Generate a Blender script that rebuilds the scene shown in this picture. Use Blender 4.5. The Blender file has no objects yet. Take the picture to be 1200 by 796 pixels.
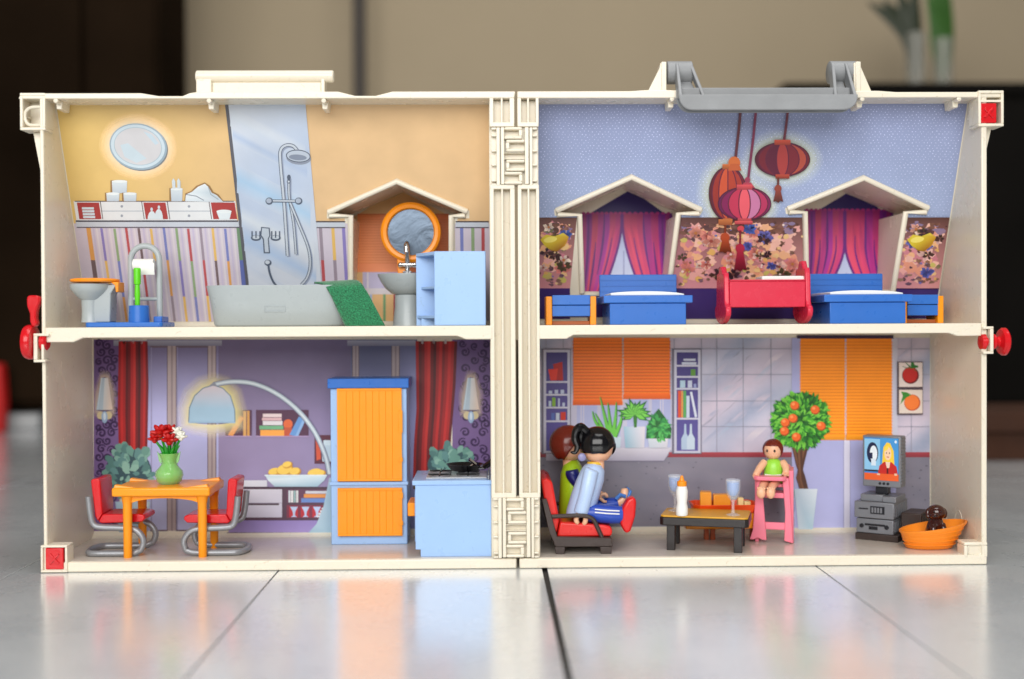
import bpy, bmesh, math, random
from mathutils import Vector, Matrix, geometry
from math import sin, cos, pi, radians, atan, sqrt

random.seed(7)
S = 0.0005            # one build unit is half a millimetre
sc = bpy.context.scene
COL = sc.collection

# ------------------------------------------------------------------ camera
CAM = Vector((-25.0, -1400.0, 285.5))
YAW, PITCH, ROLL, FL = atan(25/1400), atan(16/1400), radians(0.28), 1400.0
Fv = Vector((sin(YAW)*cos(PITCH), cos(YAW)*cos(PITCH), -sin(PITCH)))
_R = Fv.cross(Vector((0, 0, 1))).normalized()
_U = _R.cross(Fv)
Rv = _R*cos(ROLL) - _U*sin(ROLL)
Uv = _U*cos(ROLL) + _R*sin(ROLL)
cd = bpy.data.cameras.new('camera')
cam = bpy.data.objects.new('camera', cd)
COL.objects.link(cam)
M = Matrix((Rv, Uv, -Fv)).transposed().to_4x4()
M.translation = CAM*S
cam.matrix_world = M
cd.sensor_width = 36
cd.lens = FL/1200*36
cd.clip_start = 0.01
cd.clip_end = 60
cd.dof.use_dof = True
cd.dof.focus_distance = (1400+45)*S
cd.dof.aperture_fstop = 3.6
sc.camera = cam

# ------------------------------------------------------------------ light
w = bpy.data.worlds.new('World')
sc.world = w
w.use_nodes = True
w.node_tree.nodes['Background'].inputs[0].default_value = (0.92, 0.95, 1.0, 1)
w.node_tree.nodes['Background'].inputs[1].default_value = 0.19
def area(name, loc, target, sx, sy, power, color):
    l = bpy.data.lights.new(name, 'AREA')
    l.shape = 'RECTANGLE'; l.size = sx; l.size_y = sy; l.energy = power; l.color = color
    o = bpy.data.objects.new(name, l)
    COL.objects.link(o)
    o.location = loc
    o.rotation_euler = (Vector(target)-Vector(loc)).to_track_quat('-Z', 'Y').to_euler()
    return o
area('window_light', (-0.3, -1.9, 0.88), (0, 0.05, 0.12), 1.9, 1.1, 53, (1.0, 0.985, 0.96))
area('ceiling_light', (0.25, -0.25, 1.7), (0.0, 0.0, 0.1), 1.1, 1.1, 19, (1.0, 0.985, 0.96))

vs = sc.view_settings
vs.view_transform = 'Standard'; vs.look = 'None'; vs.exposure = -0.2; vs.gamma = 1.0
vs.use_curve_mapping = False
sc.render.engine = 'CYCLES'
sc.cycles.use_denoising = True
sc.cycles.max_bounces = 8
sc.cycles.transparent_max_bounces = 24
sc.cycles.caustics_reflective = False
sc.cycles.caustics_refractive = False

# ------------------------------------------------------------------ helpers
def ray(px, py):
    return Fv*FL + Rv*(px-600) + Uv*(398-py)
def at(px, py, Y):
    d = ray(px, py)
    return CAM + d*((Y-CAM.y)/d.y)
def gnd(px, py, z):
    d = ray(px, py)
    return CAM + d*((z-CAM.z)/d.z)
def X(px, Y=0.0, py=400):
    return at(px, py, Y).x
def Z(py, Y=0.0, px=600):
    return at(px, py, Y).z
ZL, ZU = 12.0, 286.0        # lower and upper room floor heights
YW = 165.0                  # lower rooms' back wall
SK = (150.0-38.0)/(556.7-286.0)
def plane_low(px, py, off=0.0):
    return at(px, py, YW-off)
def plane_slant(px, py, off=0.0):
    d = ray(px, py)          # Y = 150 - SK (z - 286) - off
    t = (150.0-off-SK*(CAM.z-286.0)-CAM.y)/(d.y+SK*d.z)
    return CAM+d*t
def wallY(z):
    return 150.0-SK*(z-286.0)
YD = 195.0
def plane_dormer(px, py, off=0.0):
    return at(px, py, YD-off)

def lin(v):
    v /= 255.0
    return v/12.92 if v <= 0.04045 else ((v+0.055)/1.055)**2.4
def rgb(c, a=1.0):
    if len(c) == 4:
        a = c[3]
    return (lin(c[0]), lin(c[1]), lin(c[2]), a)

MATS = {}
def mat(name, c, rough=0.35, metal=0.0, sss=0.0, var=0.04, bump=0.0, bscale=900, trans=0.0, ior=1.46, coat=0.0, alpha=1.0, scale=60, rvar=0.09, specks=0.0):
    if name in MATS:
        return MATS[name]
    m = bpy.data.materials.new(name)
    m.use_nodes = True
    nt = m.node_tree; N = nt.nodes; L = nt.links
    b = N['Principled BSDF']
    col = rgb(c)
    tc = N.new('ShaderNodeTexCoord')
    nz = N.new('ShaderNodeTexNoise'); nz.inputs['Scale'].default_value = scale; nz.inputs['Detail'].default_value = 5
    L.new(tc.outputs['Object'], nz.inputs['Vector'])
    mx = N.new('ShaderNodeMix'); mx.data_type = 'RGBA'
    mx.inputs['A'].default_value = tuple(x*(1-var*2.0) for x in col[:3])+(1,)
    mx.inputs['B'].default_value = tuple(min(1, x*(1+var*2.0)) for x in col[:3])+(1,)
    L.new(nz.outputs['Fac'], mx.inputs['Factor'])
    if specks:
        ns = N.new('ShaderNodeTexNoise'); ns.inputs['Scale'].default_value = 210; ns.inputs['Detail'].default_value = 2; ns.inputs['Distortion'].default_value = 1.5
        L.new(tc.outputs['Object'], ns.inputs['Vector'])
        rs = N.new('ShaderNodeValToRGB'); rs.color_ramp.elements[0].position = 0.66; rs.color_ramp.elements[0].color = (1, 1, 1, 1)
        rs.color_ramp.elements[1].position = 0.74; rs.color_ramp.elements[1].color = (0.8, 0.76, 0.7, 1)
        L.new(ns.outputs['Fac'], rs.inputs['Fac'])
        m2 = N.new('ShaderNodeMix'); m2.data_type = 'RGBA'; m2.blend_type = 'MULTIPLY'; m2.inputs['Factor'].default_value = specks
        L.new(mx.outputs['Result'], m2.inputs['A']); L.new(rs.outputs['Color'], m2.inputs['B'])
        L.new(m2.outputs['Result'], b.inputs['Base Color'])
    else:
        L.new(mx.outputs['Result'], b.inputs['Base Color'])
    mr = N.new('ShaderNodeMapRange')
    mr.inputs['To Min'].default_value = max(0.02, rough-rvar); mr.inputs['To Max'].default_value = min(1, rough+rvar)
    nz2 = N.new('ShaderNodeTexNoise'); nz2.inputs['Scale'].default_value = scale*3.1; nz2.inputs['Detail'].default_value = 4
    L.new(tc.outputs['Object'], nz2.inputs['Vector'])
    L.new(nz2.outputs['Fac'], mr.inputs['Value'])
    L.new(mr.outputs['Result'], b.inputs['Roughness'])
    b.inputs['Metallic'].default_value = metal
    b.inputs['IOR'].default_value = ior
    b.inputs['Transmission Weight'].default_value = trans
    b.inputs['Coat Weight'].default_value = coat
    b.inputs['Alpha'].default_value = alpha
    if sss:
        b.inputs['Subsurface Weight'].default_value = sss
        b.inputs['Subsurface Radius'].default_value = (1.0, 0.6, 0.35)
        b.inputs['Subsurface Scale'].default_value = 0.0025
    if bump:
        nb = N.new('ShaderNodeTexNoise'); nb.inputs['Scale'].default_value = bscale; nb.inputs['Detail'].default_value = 3
        L.new(tc.outputs['Object'], nb.inputs['Vector'])
        bp = N.new('ShaderNodeBump'); bp.inputs['Strength'].default_value = bump; bp.inputs['Distance'].default_value = 0.0004
        L.new(nb.outputs['Fac'], bp.inputs['Height'])
        L.new(bp.outputs['Normal'], b.inputs['Normal'])
    MATS[name] = m
    return m

def print_mat():
    m = bpy.data.materials.new('printed_card')
    m.use_nodes = True
    nt = m.node_tree; N = nt.nodes; L = nt.links
    b = N['Principled BSDF']
    at_ = N.new('ShaderNodeAttribute'); at_.attribute_name = 'Col'
    tc = N.new('ShaderNodeTexCoord')
    nz = N.new('ShaderNodeTexNoise'); nz.inputs['Scale'].default_value = 45; nz.inputs['Detail'].default_value = 5
    L.new(tc.outputs['Object'], nz.inputs['Vector'])
    mr = N.new('ShaderNodeMapRange'); mr.inputs['To Min'].default_value = 0.86; mr.inputs['To Max'].default_value = 1.14
    L.new(nz.outputs['Fac'], mr.inputs['Value'])
    vm = N.new('ShaderNodeVectorMath'); vm.operation = 'SCALE'
    L.new(at_.outputs['Color'], vm.inputs[0]); L.new(mr.outputs['Result'], vm.inputs['Scale'])
    L.new(vm.outputs['Vector'], b.inputs['Base Color'])
    L.new(at_.outputs['Alpha'], b.inputs['Alpha'])
    b.inputs['Roughness'].default_value = 0.38
    b.inputs['Specular IOR Level'].default_value = 0.35
    return m
PRINT = print_mat()

ORG = {}
def tag(o, label=None, cat=None, group=None, kind=None):
    if label: o['label'] = label
    if cat: o['category'] = cat
    if group: o['group'] = group
    if kind: o['kind'] = kind
    return o
def thing(name, label, cat, base, group=None):
    o = bpy.data.objects.new(name, None)
    o.empty_display_size = 0.01
    COL.objects.link(o)
    o.location = Vector(base)*S
    ORG[o] = Vector(base)
    return tag(o, label, cat, group)

class MB:
    def __init__(s, M=None):
        s.v = []; s.f = []; s.c = []; s.M = M
    def add(s, vs, fs, c=None):
        n = len(s.v)
        for p in vs:
            p = Vector(p)
            s.v.append(s.M @ p if s.M else p)
        s.f += [tuple(i+n for i in f) for f in fs]
        if c is not None:
            s.c += c
        return s
    def hexa(s, p):        # 4 bottom points then 4 top points, same order
        return s.add(p, [(0, 3, 2, 1), (4, 5, 6, 7), (0, 1, 5, 4), (1, 2, 6, 5), (2, 3, 7, 6), (3, 0, 4, 7)])
    def box(s, x0, x1, y0, y1, z0, z1):
        return s.hexa([(x0, y0, z0), (x1, y0, z0), (x1, y1, z0), (x0, y1, z0), (x0, y0, z1), (x1, y0, z1), (x1, y1, z1), (x0, y1, z1)])
    def prism(s, pts, a0, a1, axis='y'):
        n = len(pts)
        if axis == 'y': g = lambda p, a: (p[0], a, p[1])
        elif axis == 'x': g = lambda p, a: (a, p[0], p[1])
        else: g = lambda p, a: (p[0], p[1], a)
        vs = [g(p, a0) for p in pts]+[g(p, a1) for p in pts]
        fs = [tuple(range(n))[::-1], tuple(range(n, 2*n))]+[(i, (i+1) % n, n+(i+1) % n, n+i) for i in range(n)]
        return s.add(vs, fs)
    def lathe(s, prof, c=(0, 0, 0), n=28, sx=1, sy=1, axis='z', cap=True):
        vs = []; fs = []; c = Vector(c); m = len(prof)
        for r, h in prof:
            for k in range(n):
                a = 2*pi*k/n
                if axis == 'z': vs.append(c+Vector((r*cos(a)*sx, r*sin(a)*sy, h)))
                elif axis == 'x': vs.append(c+Vector((h, r*cos(a)*sx, r*sin(a)*sy)))
                else: vs.append(c+Vector((r*cos(a)*sx, h, r*sin(a)*sy)))
        for i in range(m-1):
            for k in range(n):
                a, b2 = i*n+k, i*n+(k+1) % n
                fs.append((a, b2, b2+n, a+n))
        if cap and prof[0][0] > 1e-6: fs.append(tuple(range(n))[::-1])
        if cap and prof[-1][0] > 1e-6: fs.append(tuple(range((m-1)*n, m*n)))
        return s.add(vs, fs)
    def tube(s, pts, r, n=10, closed=False, flat=1.0):
        P = [Vector(p) for p in pts]; m = len(P)
        rr = r if isinstance(r, (list, tuple)) else [r]*m
        T = []
        for i in range(m):
            a = P[(i-1) % m] if (closed or i > 0) else P[i]
            b2 = P[(i+1) % m] if (closed or i < m-1) else P[i]
            T.append((b2-a).normalized())
        up = Vector((0, 0, 1)) if abs(T[0].z) < 0.9 else Vector((1, 0, 0))
        nr = (up-T[0]*up.dot(T[0])).normalized()
        vs = []; fs = []
        for i in range(m):
            nr = (nr-T[i]*nr.dot(T[i])).normalized()
            bn = T[i].cross(nr)
            for k in range(n):
                a = 2*pi*k/n
                vs.append(P[i]+nr*(cos(a)*rr[i])+bn*(sin(a)*rr[i]*flat))
        for i in range(m if closed else m-1):
            j = (i+1) % m
            for k in range(n):
                fs.append((i*n+k, i*n+(k+1) % n, j*n+(k+1) % n, j*n+k))
        if not closed:
            fs.append(tuple(range(n))[::-1]); fs.append(tuple(range((m-1)*n, m*n)))
        return s.add(vs, fs)
    def ball(s, c, rx, ry=None, rz=None, n=18, m=11, fn=None):
        ry = rx if ry is None else ry; rz = rx if rz is None else rz
        c = Vector(c); vs = [c+Vector((0, 0, -rz))]; fs = []
        for i in range(1, m):
            t = -pi/2+pi*i/m
            for k in range(n):
                a = 2*pi*k/n
                vs.append(c+Vector((rx*cos(t)*cos(a), ry*cos(t)*sin(a), rz*sin(t))))
        vs.append(c+Vector((0, 0, rz)))
        if fn: vs = [fn(v) for v in vs]
        for k in range(n): fs.append((0, 1+(k+1) % n, 1+k))
        for i in range(m-2):
            for k in range(n):
                a, b2 = 1+i*n+k, 1+i*n+(k+1) % n
                fs.append((a, b2, b2+n, a+n))
        l = len(vs)-1
        for k in range(n): fs.append((l, 1+(m-2)*n+k, 1+(m-2)*n+(k+1) % n))
        return s.add(vs, fs)
    def build(s, name, material, parent=None, bevel=0.0, seg=2, smooth=35, sub=0, recalc=True, label=None):
        if parent is None:
            xs = [v.x for v in s.v]; ys = [v.y for v in s.v]
            o0 = Vector(((min(xs)+max(xs))/2, (min(ys)+max(ys))/2, min(v.z for v in s.v)))
        else:
            o0 = ORG[parent]
        me = bpy.data.meshes.new(name)
        me.from_pydata([(v-o0)*S for v in s.v], [], s.f)
        if recalc:
            bm = bmesh.new(); bm.from_mesh(me)
            bmesh.ops.recalc_face_normals(bm, faces=bm.faces)
            bm.to_mesh(me); bm.free()
        if s.c:
            ca = me.color_attributes.new('Col', 'FLOAT_COLOR', 'POINT')
            for i, c in enumerate(s.c):
                ca.data[i].color = c
        me.materials.append(material)
        if smooth:
            me.polygons.foreach_set('use_smooth', [True]*len(me.polygons))
            if not sub: me.set_sharp_from_angle(angle=radians(smooth))
        me.update()
        o = bpy.data.objects.new(name, me)
        COL.objects.link(o)
        if parent is None:
            o.location = o0*S
        else:
            o.parent = parent
        ORG[o] = o0
        if bevel:
            b = o.modifiers.new('bevel', 'BEVEL')
            b.width = bevel*S; b.segments = seg; b.limit_method = 'ANGLE'; b.angle_limit = radians(32)
            b.harden_normals = False
        if sub:
            q = o.modifiers.new('sub', 'SUBSURF'); q.levels = sub; q.render_levels = sub
        if label: o['label'] = label
        return o

def copy_tree(o, parent=None):
    c = o.copy(); COL.objects.link(c); c.parent = parent
    if parent is not None:
        c.matrix_parent_inverse = o.matrix_parent_inverse.copy()
    for ch in list(o.children):
        copy_tree(ch, c)
    return c

def arc(cx, cy, r, a0, a1, n=8, ry=None):
    ry = r if ry is None else ry
    return [(cx+r*cos(radians(a0+(a1-a0)*i/n)), cy+ry*sin(radians(a0+(a1-a0)*i/n))) for i in range(n+1)]
def smoothpts(pts, k=6, closed=False):
    P = [Vector(p) for p in pts]; m = len(P); out = []
    for i in range(m if closed else m-1):
        p1, p2 = P[i], P[(i+1) % m]
        p0 = P[(i-1) % m] if (closed or i > 0) else p1
        p3 = P[(i+2) % m] if (closed or i < m-2) else p2
        for j in range(k):
            t = j/k
            out.append(0.5*((2*p1)+(p2-p0)*t+(2*p0-5*p1+4*p2-p3)*t*t+(3*p1-p0-3*p2+p3)*t**3))
    if not closed: out.append(P[-1])
    return out

class Print:
    """flat print on a card wall: coloured faces lying in the wall's plane"""
    def __init__(s, plane, wall):
        s.plane = plane; s.wall = wall; s.n = 1; s.mb = None
    def start(s, name):
        s.name = name; s.mb = MB(); return s
    def end(s, label=None):
        o = s.mb.build(s.name, PRINT, s.wall, smooth=0, recalc=False)
        if label: o['label'] = label
        return o
    def poly(s, pts, c, step=True):
        if step: s.n += 1
        off = 0.15+0.014*s.n
        cs = [rgb(c(*p[:2])) for p in pts] if callable(c) else ([rgb(k) for k in c] if isinstance(c[0], (tuple, list)) else [rgb(c)]*len(pts))
        s.mb.add([s.plane(p[0], p[1], off) for p in pts], [tuple(range(len(pts)))], cs)
    def holes(s, loops, c):
        s.n += 1
        off = 0.15+0.014*s.n
        tri = geometry.tessellate_polygon([[Vector((p[0], p[1], 0)) for p in l] for l in loops])
        flat = [p for l in loops for p in l]
        s.mb.add([s.plane(p[0], p[1], off) for p in flat], [tuple(t) for t in tri], [rgb(c(*p)) if callable(c) else rgb(c) for p in flat])
    def rect(s, x0, y0, x1, y1, c, c2=None, step=True, horiz=False):
        cc = c if c2 is None else ([c, c2, c2, c] if horiz else [c, c, c2, c2])
        s.poly([(x0, y0), (x1, y0), (x1, y1), (x0, y1)], cc, step)
    def grid(s, x0, y0, x1, y1, nx, ny, fn):
        s.n += 1; off = 0.15+0.014*s.n
        vs = []; cs = []; fs = []
        for j in range(ny+1):
            for i in range(nx+1):
                a, b2 = x0+(x1-x0)*i/nx, y0+(y1-y0)*j/ny
                vs.append(s.plane(a, b2, off)); cs.append(rgb(fn(a, b2)))
        for j in range(ny):
            for i in range(nx):
                k = j*(nx+1)+i
                fs.append((k, k+1, k+nx+2, k+nx+1))
        s.mb.add(vs, fs, cs)
    def ell(s, cx, cy, rx, ry, c, rot=0, n=24, a0=0, a1=360, step=True):
        pts = []
        for k in range(n if a1-a0 >= 360 else n+1):
            a = radians(a0+(a1-a0)*k/n)
            x, y = rx*cos(a), ry*sin(a)
            r = radians(rot)
            pts.append((cx+x*cos(r)-y*sin(r), cy+x*sin(r)+y*cos(r)))
        s.poly(pts, c, step)
    def glow(s, pts, cx, cy, k, c, a, bg):
        """soft printed halo around an outline"""
        s.n += 1; off = 0.15+0.014*s.n
        n = len(pts); vs = []; cs = []; fs = []
        for q, al in ((0.0, a), (0.5, a*0.45), (1.0, 0.0)):
            for p in pts:
                d = Vector((p[0]-cx, p[1]-cy)); l = max(d.length, 1e-6)
                e = d*((l+k*q)/l)
                vs.append(s.plane(cx+e.x, cy+e.y, off)); b0 = rgb(bg(cx+e.x, cy+e.y)); c0 = rgb(c); cs.append(tuple(c0[i]+(1-al)*b0[i] for i in range(3))+(al,))
        for r in range(2):
            for i in range(n):
                j = (i+1) % n
                fs.append((r*n+i, r*n+j, (r+1)*n+j, (r+1)*n+i))
        s.mb.add(vs, fs, cs)
    def line(s, pts, wd, c, step=True):
        if step: s.n += 1
        off = 0.15+0.014*s.n
        P = [Vector((p[0], p[1])) for p in pts]; m = len(P)
        vs = []; fs = []
        for i in range(m):
            t = (P[min(i+1, m-1)]-P[max(i-1, 0)])
            t = t.normalized() if t.length > 1e-6 else Vector((1, 0))
            nn = Vector((-t.y, t.x))*(wd[i]/2 if isinstance(wd, (list, tuple)) else wd/2)
            vs += [P[i]+nn, P[i]-nn]
        for i in range(m-1): fs.append((2*i, 2*i+1, 2*i+3, 2*i+2))
        s.mb.add([s.plane(v.x, v.y, off) for v in vs], fs, [rgb(c)]*len(vs))

def mixc(a, b, t):
    t = max(0, min(1, t))
    return tuple(a[i]+(b[i]-a[i])*t for i in range(3))

# ------------------------------------------------------------------ materials
CREAM = mat('cream_plastic', (229, 220, 201), 0.27, sss=0.1, var=0.014, bump=0.015, bscale=500, scale=16, rvar=0.02, specks=0.7)
CREAMF = mat('cream_floor_plastic', (206, 196, 184), 0.2, var=0.03, ior=1.7)
BLUE = mat('blue_plastic', (48, 108, 192), 0.3, var=0.03)
LBLUE = mat('pale_blue_plastic', (156, 190, 234), 0.3, var=0.025, bump=0.02, specks=0.4, scale=30)
ORANGE = mat('orange_plastic', (250, 148, 20), 0.32, sss=0.05, var=0.02)
YELLOW = mat('amber_plastic', (247, 152, 20), 0.32, sss=0.05, var=0.02)
RED = mat('red_plastic', (206, 22, 30), 0.22, var=0.03)
GREY = mat('silver_plastic', (142, 144, 148), 0.33, metal=0.35, var=0.06, bump=0.04)
HGREY = mat('handle_grey_plastic', (140, 142, 144), 0.5, var=0.10, bump=0.25, bscale=700)
CERAM = mat('ceramic_grey_plastic', (168, 176, 178), 0.3, var=0.02)
DARK = mat('dark_brown_plastic', (58, 46, 42), 0.42, var=0.12, bump=0.3, bscale=600)
BLACK = mat('black_plastic', (16, 15, 17), 0.2, var=0.05)
WHITE = mat('white_plastic', (238, 238, 234), 0.35, var=0.01)
CHROME = mat('chrome', (225, 228, 232), 0.08, metal=1.0, var=0.02)
SKIN = mat('skin_plastic', (240, 186, 150), 0.35, sss=0.15, var=0.01)
# ------------------------------------------------------------------ setting
def tile_mat():
    m = bpy.data.materials.new('polished_grey_tile')
    m.use_nodes = True
    nt = m.node_tree; N = nt.nodes; L = nt.links
    b = N['Principled BSDF']
    tc = N.new('ShaderNodeTexCoord')
    n1 = N.new('ShaderNodeTexNoise'); n1.inputs['Scale'].default_value = 14; n1.inputs['Detail'].default_value = 8; n1.inputs['Roughness'].default_value = 0.65
    n2 = N.new('ShaderNodeTexNoise'); n2.inputs['Scale'].default_value = 420; n2.inputs['Detail'].default_value = 3
    geo = N.new('ShaderNodeNewGeometry')
    L.new(geo.outputs['Position'], n1.inputs['Vector']); L.new(geo.outputs['Position'], n2.inputs['Vector'])
    r1 = N.new('ShaderNodeValToRGB')
    r1.color_ramp.elements[0].position = 0.3; r1.color_ramp.elements[0].color = rgb((214, 218, 221))
    r1.color_ramp.elements[1].position = 0.72; r1.color_ramp.elements[1].color = rgb((231, 234, 235))
    L.new(n1.outputs['Fac'], r1.inputs['Fac'])
    r2 = N.new('ShaderNodeValToRGB')
    r2.color_ramp.elements[0].position = 0.32; r2.color_ramp.elements[0].color = (0.55, 0.55, 0.55, 1)
    r2.color_ramp.elements[1].position = 0.42; r2.color_ramp.elements[1].color = (1, 1, 1, 1)
    L.new(n2.outputs['Fac'], r2.inputs['Fac'])
    mx = N.new('ShaderNodeMix'); mx.data_type = 'RGBA'; mx.blend_type = 'MULTIPLY'; mx.inputs['Factor'].default_value = 0.35
    L.new(r1.outputs['Color'], mx.inputs['A']); L.new(r2.outputs['Color'], mx.inputs['B'])
    L.new(mx.outputs['Result'], b.inputs['Base Color'])
    mr = N.new('ShaderNodeMapRange'); mr.inputs['To Min'].default_value = 0.2; mr.inputs['To Max'].default_value = 0.36
    L.new(n1.outputs['Fac'], mr.inputs['Value']); L.new(mr.outputs['Result'], b.inputs['Roughness'])
    b.inputs['IOR'].default_value = 1.8; b.inputs['Metallic'].default_value = 0.06
    b.inputs['Coat Weight'].default_value = 1.0; b.inputs['Coat IOR'].default_value = 2.2; b.inputs['Coat Roughness'].default_value = 0.18
    bp = N.new('ShaderNodeBump'); bp.inputs['Strength'].default_value = 0.02; bp.inputs['Distance'].default_value = 0.0003
    n3 = N.new('ShaderNodeTexNoise'); n3.inputs['Scale'].default_value = 60; n3.inputs['Detail'].default_value = 4
    L.new(geo.outputs['Position'], n3.inputs['Vector'])
    L.new(n3.outputs['Fac'], bp.inputs['Height']); L.new(bp.outputs['Normal'], b.inputs['Normal'])
    return m
TILE = tile_mat()
GROUT = mat('dark_grout', (48, 44, 40), 0.9, var=0.2, bump=0.4)
floor = MB().box(-3400, 3400, -2400, 3200, -14, -4).build('floor', GROUT, None, smooth=0)
tag(floor, kind='structure', label='polished grey tile floor under and around the open dollhouse')
jx = [-583-315*k for k in range(8, 0, -1)]+[-583, -275, 37, 358, 674]+[674+315*k for k in range(1, 9)]
jw = {37: 3.2}
jy = [-1760, -520, 760, 2020, 3190]
for i in range(len(jx)-1):
    for j in range(len(jy)-1):
        a, b_ = jx[i]+jw.get(jx[i], 1.0), jx[i+1]-jw.get(jx[i+1], 1.0)
        tl = MB().box(a, b_, jy[j]+1.3, jy[j+1]-1.3, -3.9, 0).build('tile', TILE, floor, bevel=0.18, seg=1)

WALLM = mat('taupe_wall', (172, 156, 130), 0.9, var=0.05, scale=3)
bw = MB().box(-3400, 3400, 2700, 2760, -4, 3600).build('background_wall', WALLM)
tag(bw, kind='structure', label='plain taupe wall far behind the dollhouse')

NEAR_BLACK = mat('black_brown_wood', (30, 21, 13), 0.95, var=0.5, ior=1.1, scale=4)
DARKWOOD = mat('dark_cabinet_wood', (19, 17, 15), 0.9, var=0.3, ior=1.15, scale=5)
BROWNWOOD = mat('brown_skirting_wood', (64, 33, 13), 0.8, var=0.25, scale=12)
PALE = mat('pale_board', (176, 178, 178), 0.6, var=0.05)

t = thing('dark_cupboard', 'tall blurred black brown cupboard filling the background at left', 'cupboard', (X(-300, 2000), 2000, 0))
MB().box(X(-900, 2000), X(190, 2000), 2000, 2300, 60, 2600).build('carcass', NEAR_BLACK, t, bevel=6)
MB().box(X(-900, 2000), X(46, 2000), 1985, 2400, 2, 44).build('plinth', PALE, t, bevel=3)
for a, b_ in ((-420, -90), (-84, 100), (106, 186)):
    MB().box(X(a, 2000), X(b_, 2000), 1978, 1999, 80, 2500).build('door', NEAR_BLACK, t, bevel=5)
tag(MB().prism([(X(-40, 1900), 0), (X(4, 1900), 0), (X(6, 1900), 90), (X(3, 1900), 190), (X(-30, 1900), 190)], 1880, 1930).build('red_crate', mat('blurred_red', (190, 24, 22), 0.5), None, bevel=8),
    'blurred red object on the floor at far left', 'crate')
t = thing('dark_post', 'thin dark upright post in front of the taupe wall', 'post', (X(422, 2500), 2500, 0))
POSTM = mat('post_grey', (58, 50, 42), 0.6)
MB().box(X(415.5, 2500), X(430, 2500), 2500, 2540, 0, 2600).build('upright', POSTM, t, bevel=4)
MB().box(X(409, 2500), X(436, 2500), 2490, 2550, 0, 16).build('foot_plate', POSTM, t, bevel=3)

t = thing('sideboard', 'blurred dark sideboard in the background at upper right', 'sideboard', (X(1250, 2050), 2050, 0))
YS = 2050
zt = Z(97, YS, 1100)
MB().box(X(940, YS), X(1900, YS), YS, 2500, 40, zt-40).build('carcass', DARKWOOD, t, bevel=5)
MB().box(X(915, YS), X(1920, YS), YS-20, 2510, zt-40, zt).build('top_board', DARKWOOD, t, bevel=18, seg=4)
MB().box(X(960, YS), X(1880, YS), YS+12, 2480, 0, 40).build('plinth', DARKWOOD, t)
for a, b_ in ((950, 1120), (1126, 1310), (1316, 1500)):
    d_ = MB().box(X(a, YS), X(b_, YS), YS-8, YS-1, 60, zt-60).build('door', DARKWOOD, t, bevel=3)
    MB().box(X(b_-12, YS), X(b_-9, YS), YS-22, YS-8.1, zt*0.5, zt*0.5+90).build('door_handle', POSTM, d_, bevel=2)
t = thing('low_bench', 'blurred brown wooden bench low behind the right side', 'bench', (X(1250, 1050), 1050, 0))
MB().box(X(1120, 1050), X(1700, 1050), 1046, 1300, 60, Z(482, 1050, 1180)).build('seat_board', BROWNWOOD, t, bevel=4)
MB().box(X(1130, 1050), X(1690, 1050), 1060, 1290, 0, 59.9).build('base_board', BROWNWOOD, t, bevel=4)
GLASSV = mat('clear_vase_glass', (180, 178, 166), 0.15, var=0.02, alpha=0.28)
LEAFD = mat('green_leaf', (44, 86, 20), 0.6, var=0.2)
LEAFK = mat('dark_leaf', (36, 44, 22), 0.5, var=0.2)
def vase_bg(px, Yv, wpx, pytop, leafm, lab, blades):
    c = at(px, 90, Yv)
    t = thing('glass_vase', lab, 'vase', (c.x, Yv, zt))
    r = wpx/2*(1400+Yv)/1400; h = Z(pytop, Yv, px)-zt
    MB().lathe([(r*0.8, 0.3), (r*0.95, 6), (r, h*0.35), (r*0.9, h*0.7), (r*1.02, h), (r*0.92, h), (r*0.82, h*0.7), (r*0.9, h*0.35), (r*0.8, 10), (0, 9)], (c.x, Yv, zt), 24).build('vessel', GLASSV, t)
    for (dx, dy, dz, wd) in blades:
        p0 = Vector((c.x, Yv, zt+12)); p2 = Vector((c.x+dx, Yv+dy, zt+h+dz)); p1 = Vector((c.x+dx*0.15, Yv+dy*0.15, zt+h))
        mb = MB(); pts = smoothpts([p0, p1, p2], 6)
        mb.tube(pts, [1.5+wd*sin(pi*min(1, (i+0.5)/len(pts)))**1.5 for i in range(len(pts))], 8, flat=0.16)
        mb.build('leaf', leafm, t)
vase_bg(1073, 2150, 25, 40, LEAFK, 'blurred glass vase with dark leaves, left of the two behind', [(-100, 10, 110, 24), (-60, 0, 150, 26), (-10, -10, 190, 20), (-140, 6, 95, 28)])
vase_bg(1105, 2120, 24, 46, LEAFD, 'blurred glass vase with bright green leaves, right of the two behind', [(-24, 0, 160, 34), (14, 8, 190, 30), (-50, -6, 140, 26)])

# ------------------------------------------------------------------ dollhouse
def U2(px, py, hpx=600):       # a point of the front plane in (x, z)
    p = at(px, py, 0)
    return (p.x, Z(py, 0, hpx))
ZT = 560.0

def wall_with_hole(name, house, outer, holes, thick=4):
    """slanted card wall with openings, outer/holes in picture coordinates"""
    loops = [[Vector((p[0], p[1], 0)) for p in l] for l in [outer]+holes]
    tri = geometry.tessellate_polygon(loops)
    flat = [p for l in [outer]+holes for p in l]
    n = len(flat)
    mb = MB()
    front = [plane_slant(p[0], p[1]) for p in flat]
    back = [v+Vector((0, thick, thick*SK)) for v in front]
    fs = [tuple(t) for t in tri]+[tuple(i+n for i in t)[::-1] for t in tri]
    k = 0
    for l in [outer]+holes:
        m = len(l)
        fs += [(k+i, k+(i+1) % m, n+k+(i+1) % m, n+k+i) for i in range(m)]
        k += m
    mb.add(front+back, fs)
    return mb.build(name, CREAM, house, smooth=0)

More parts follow.
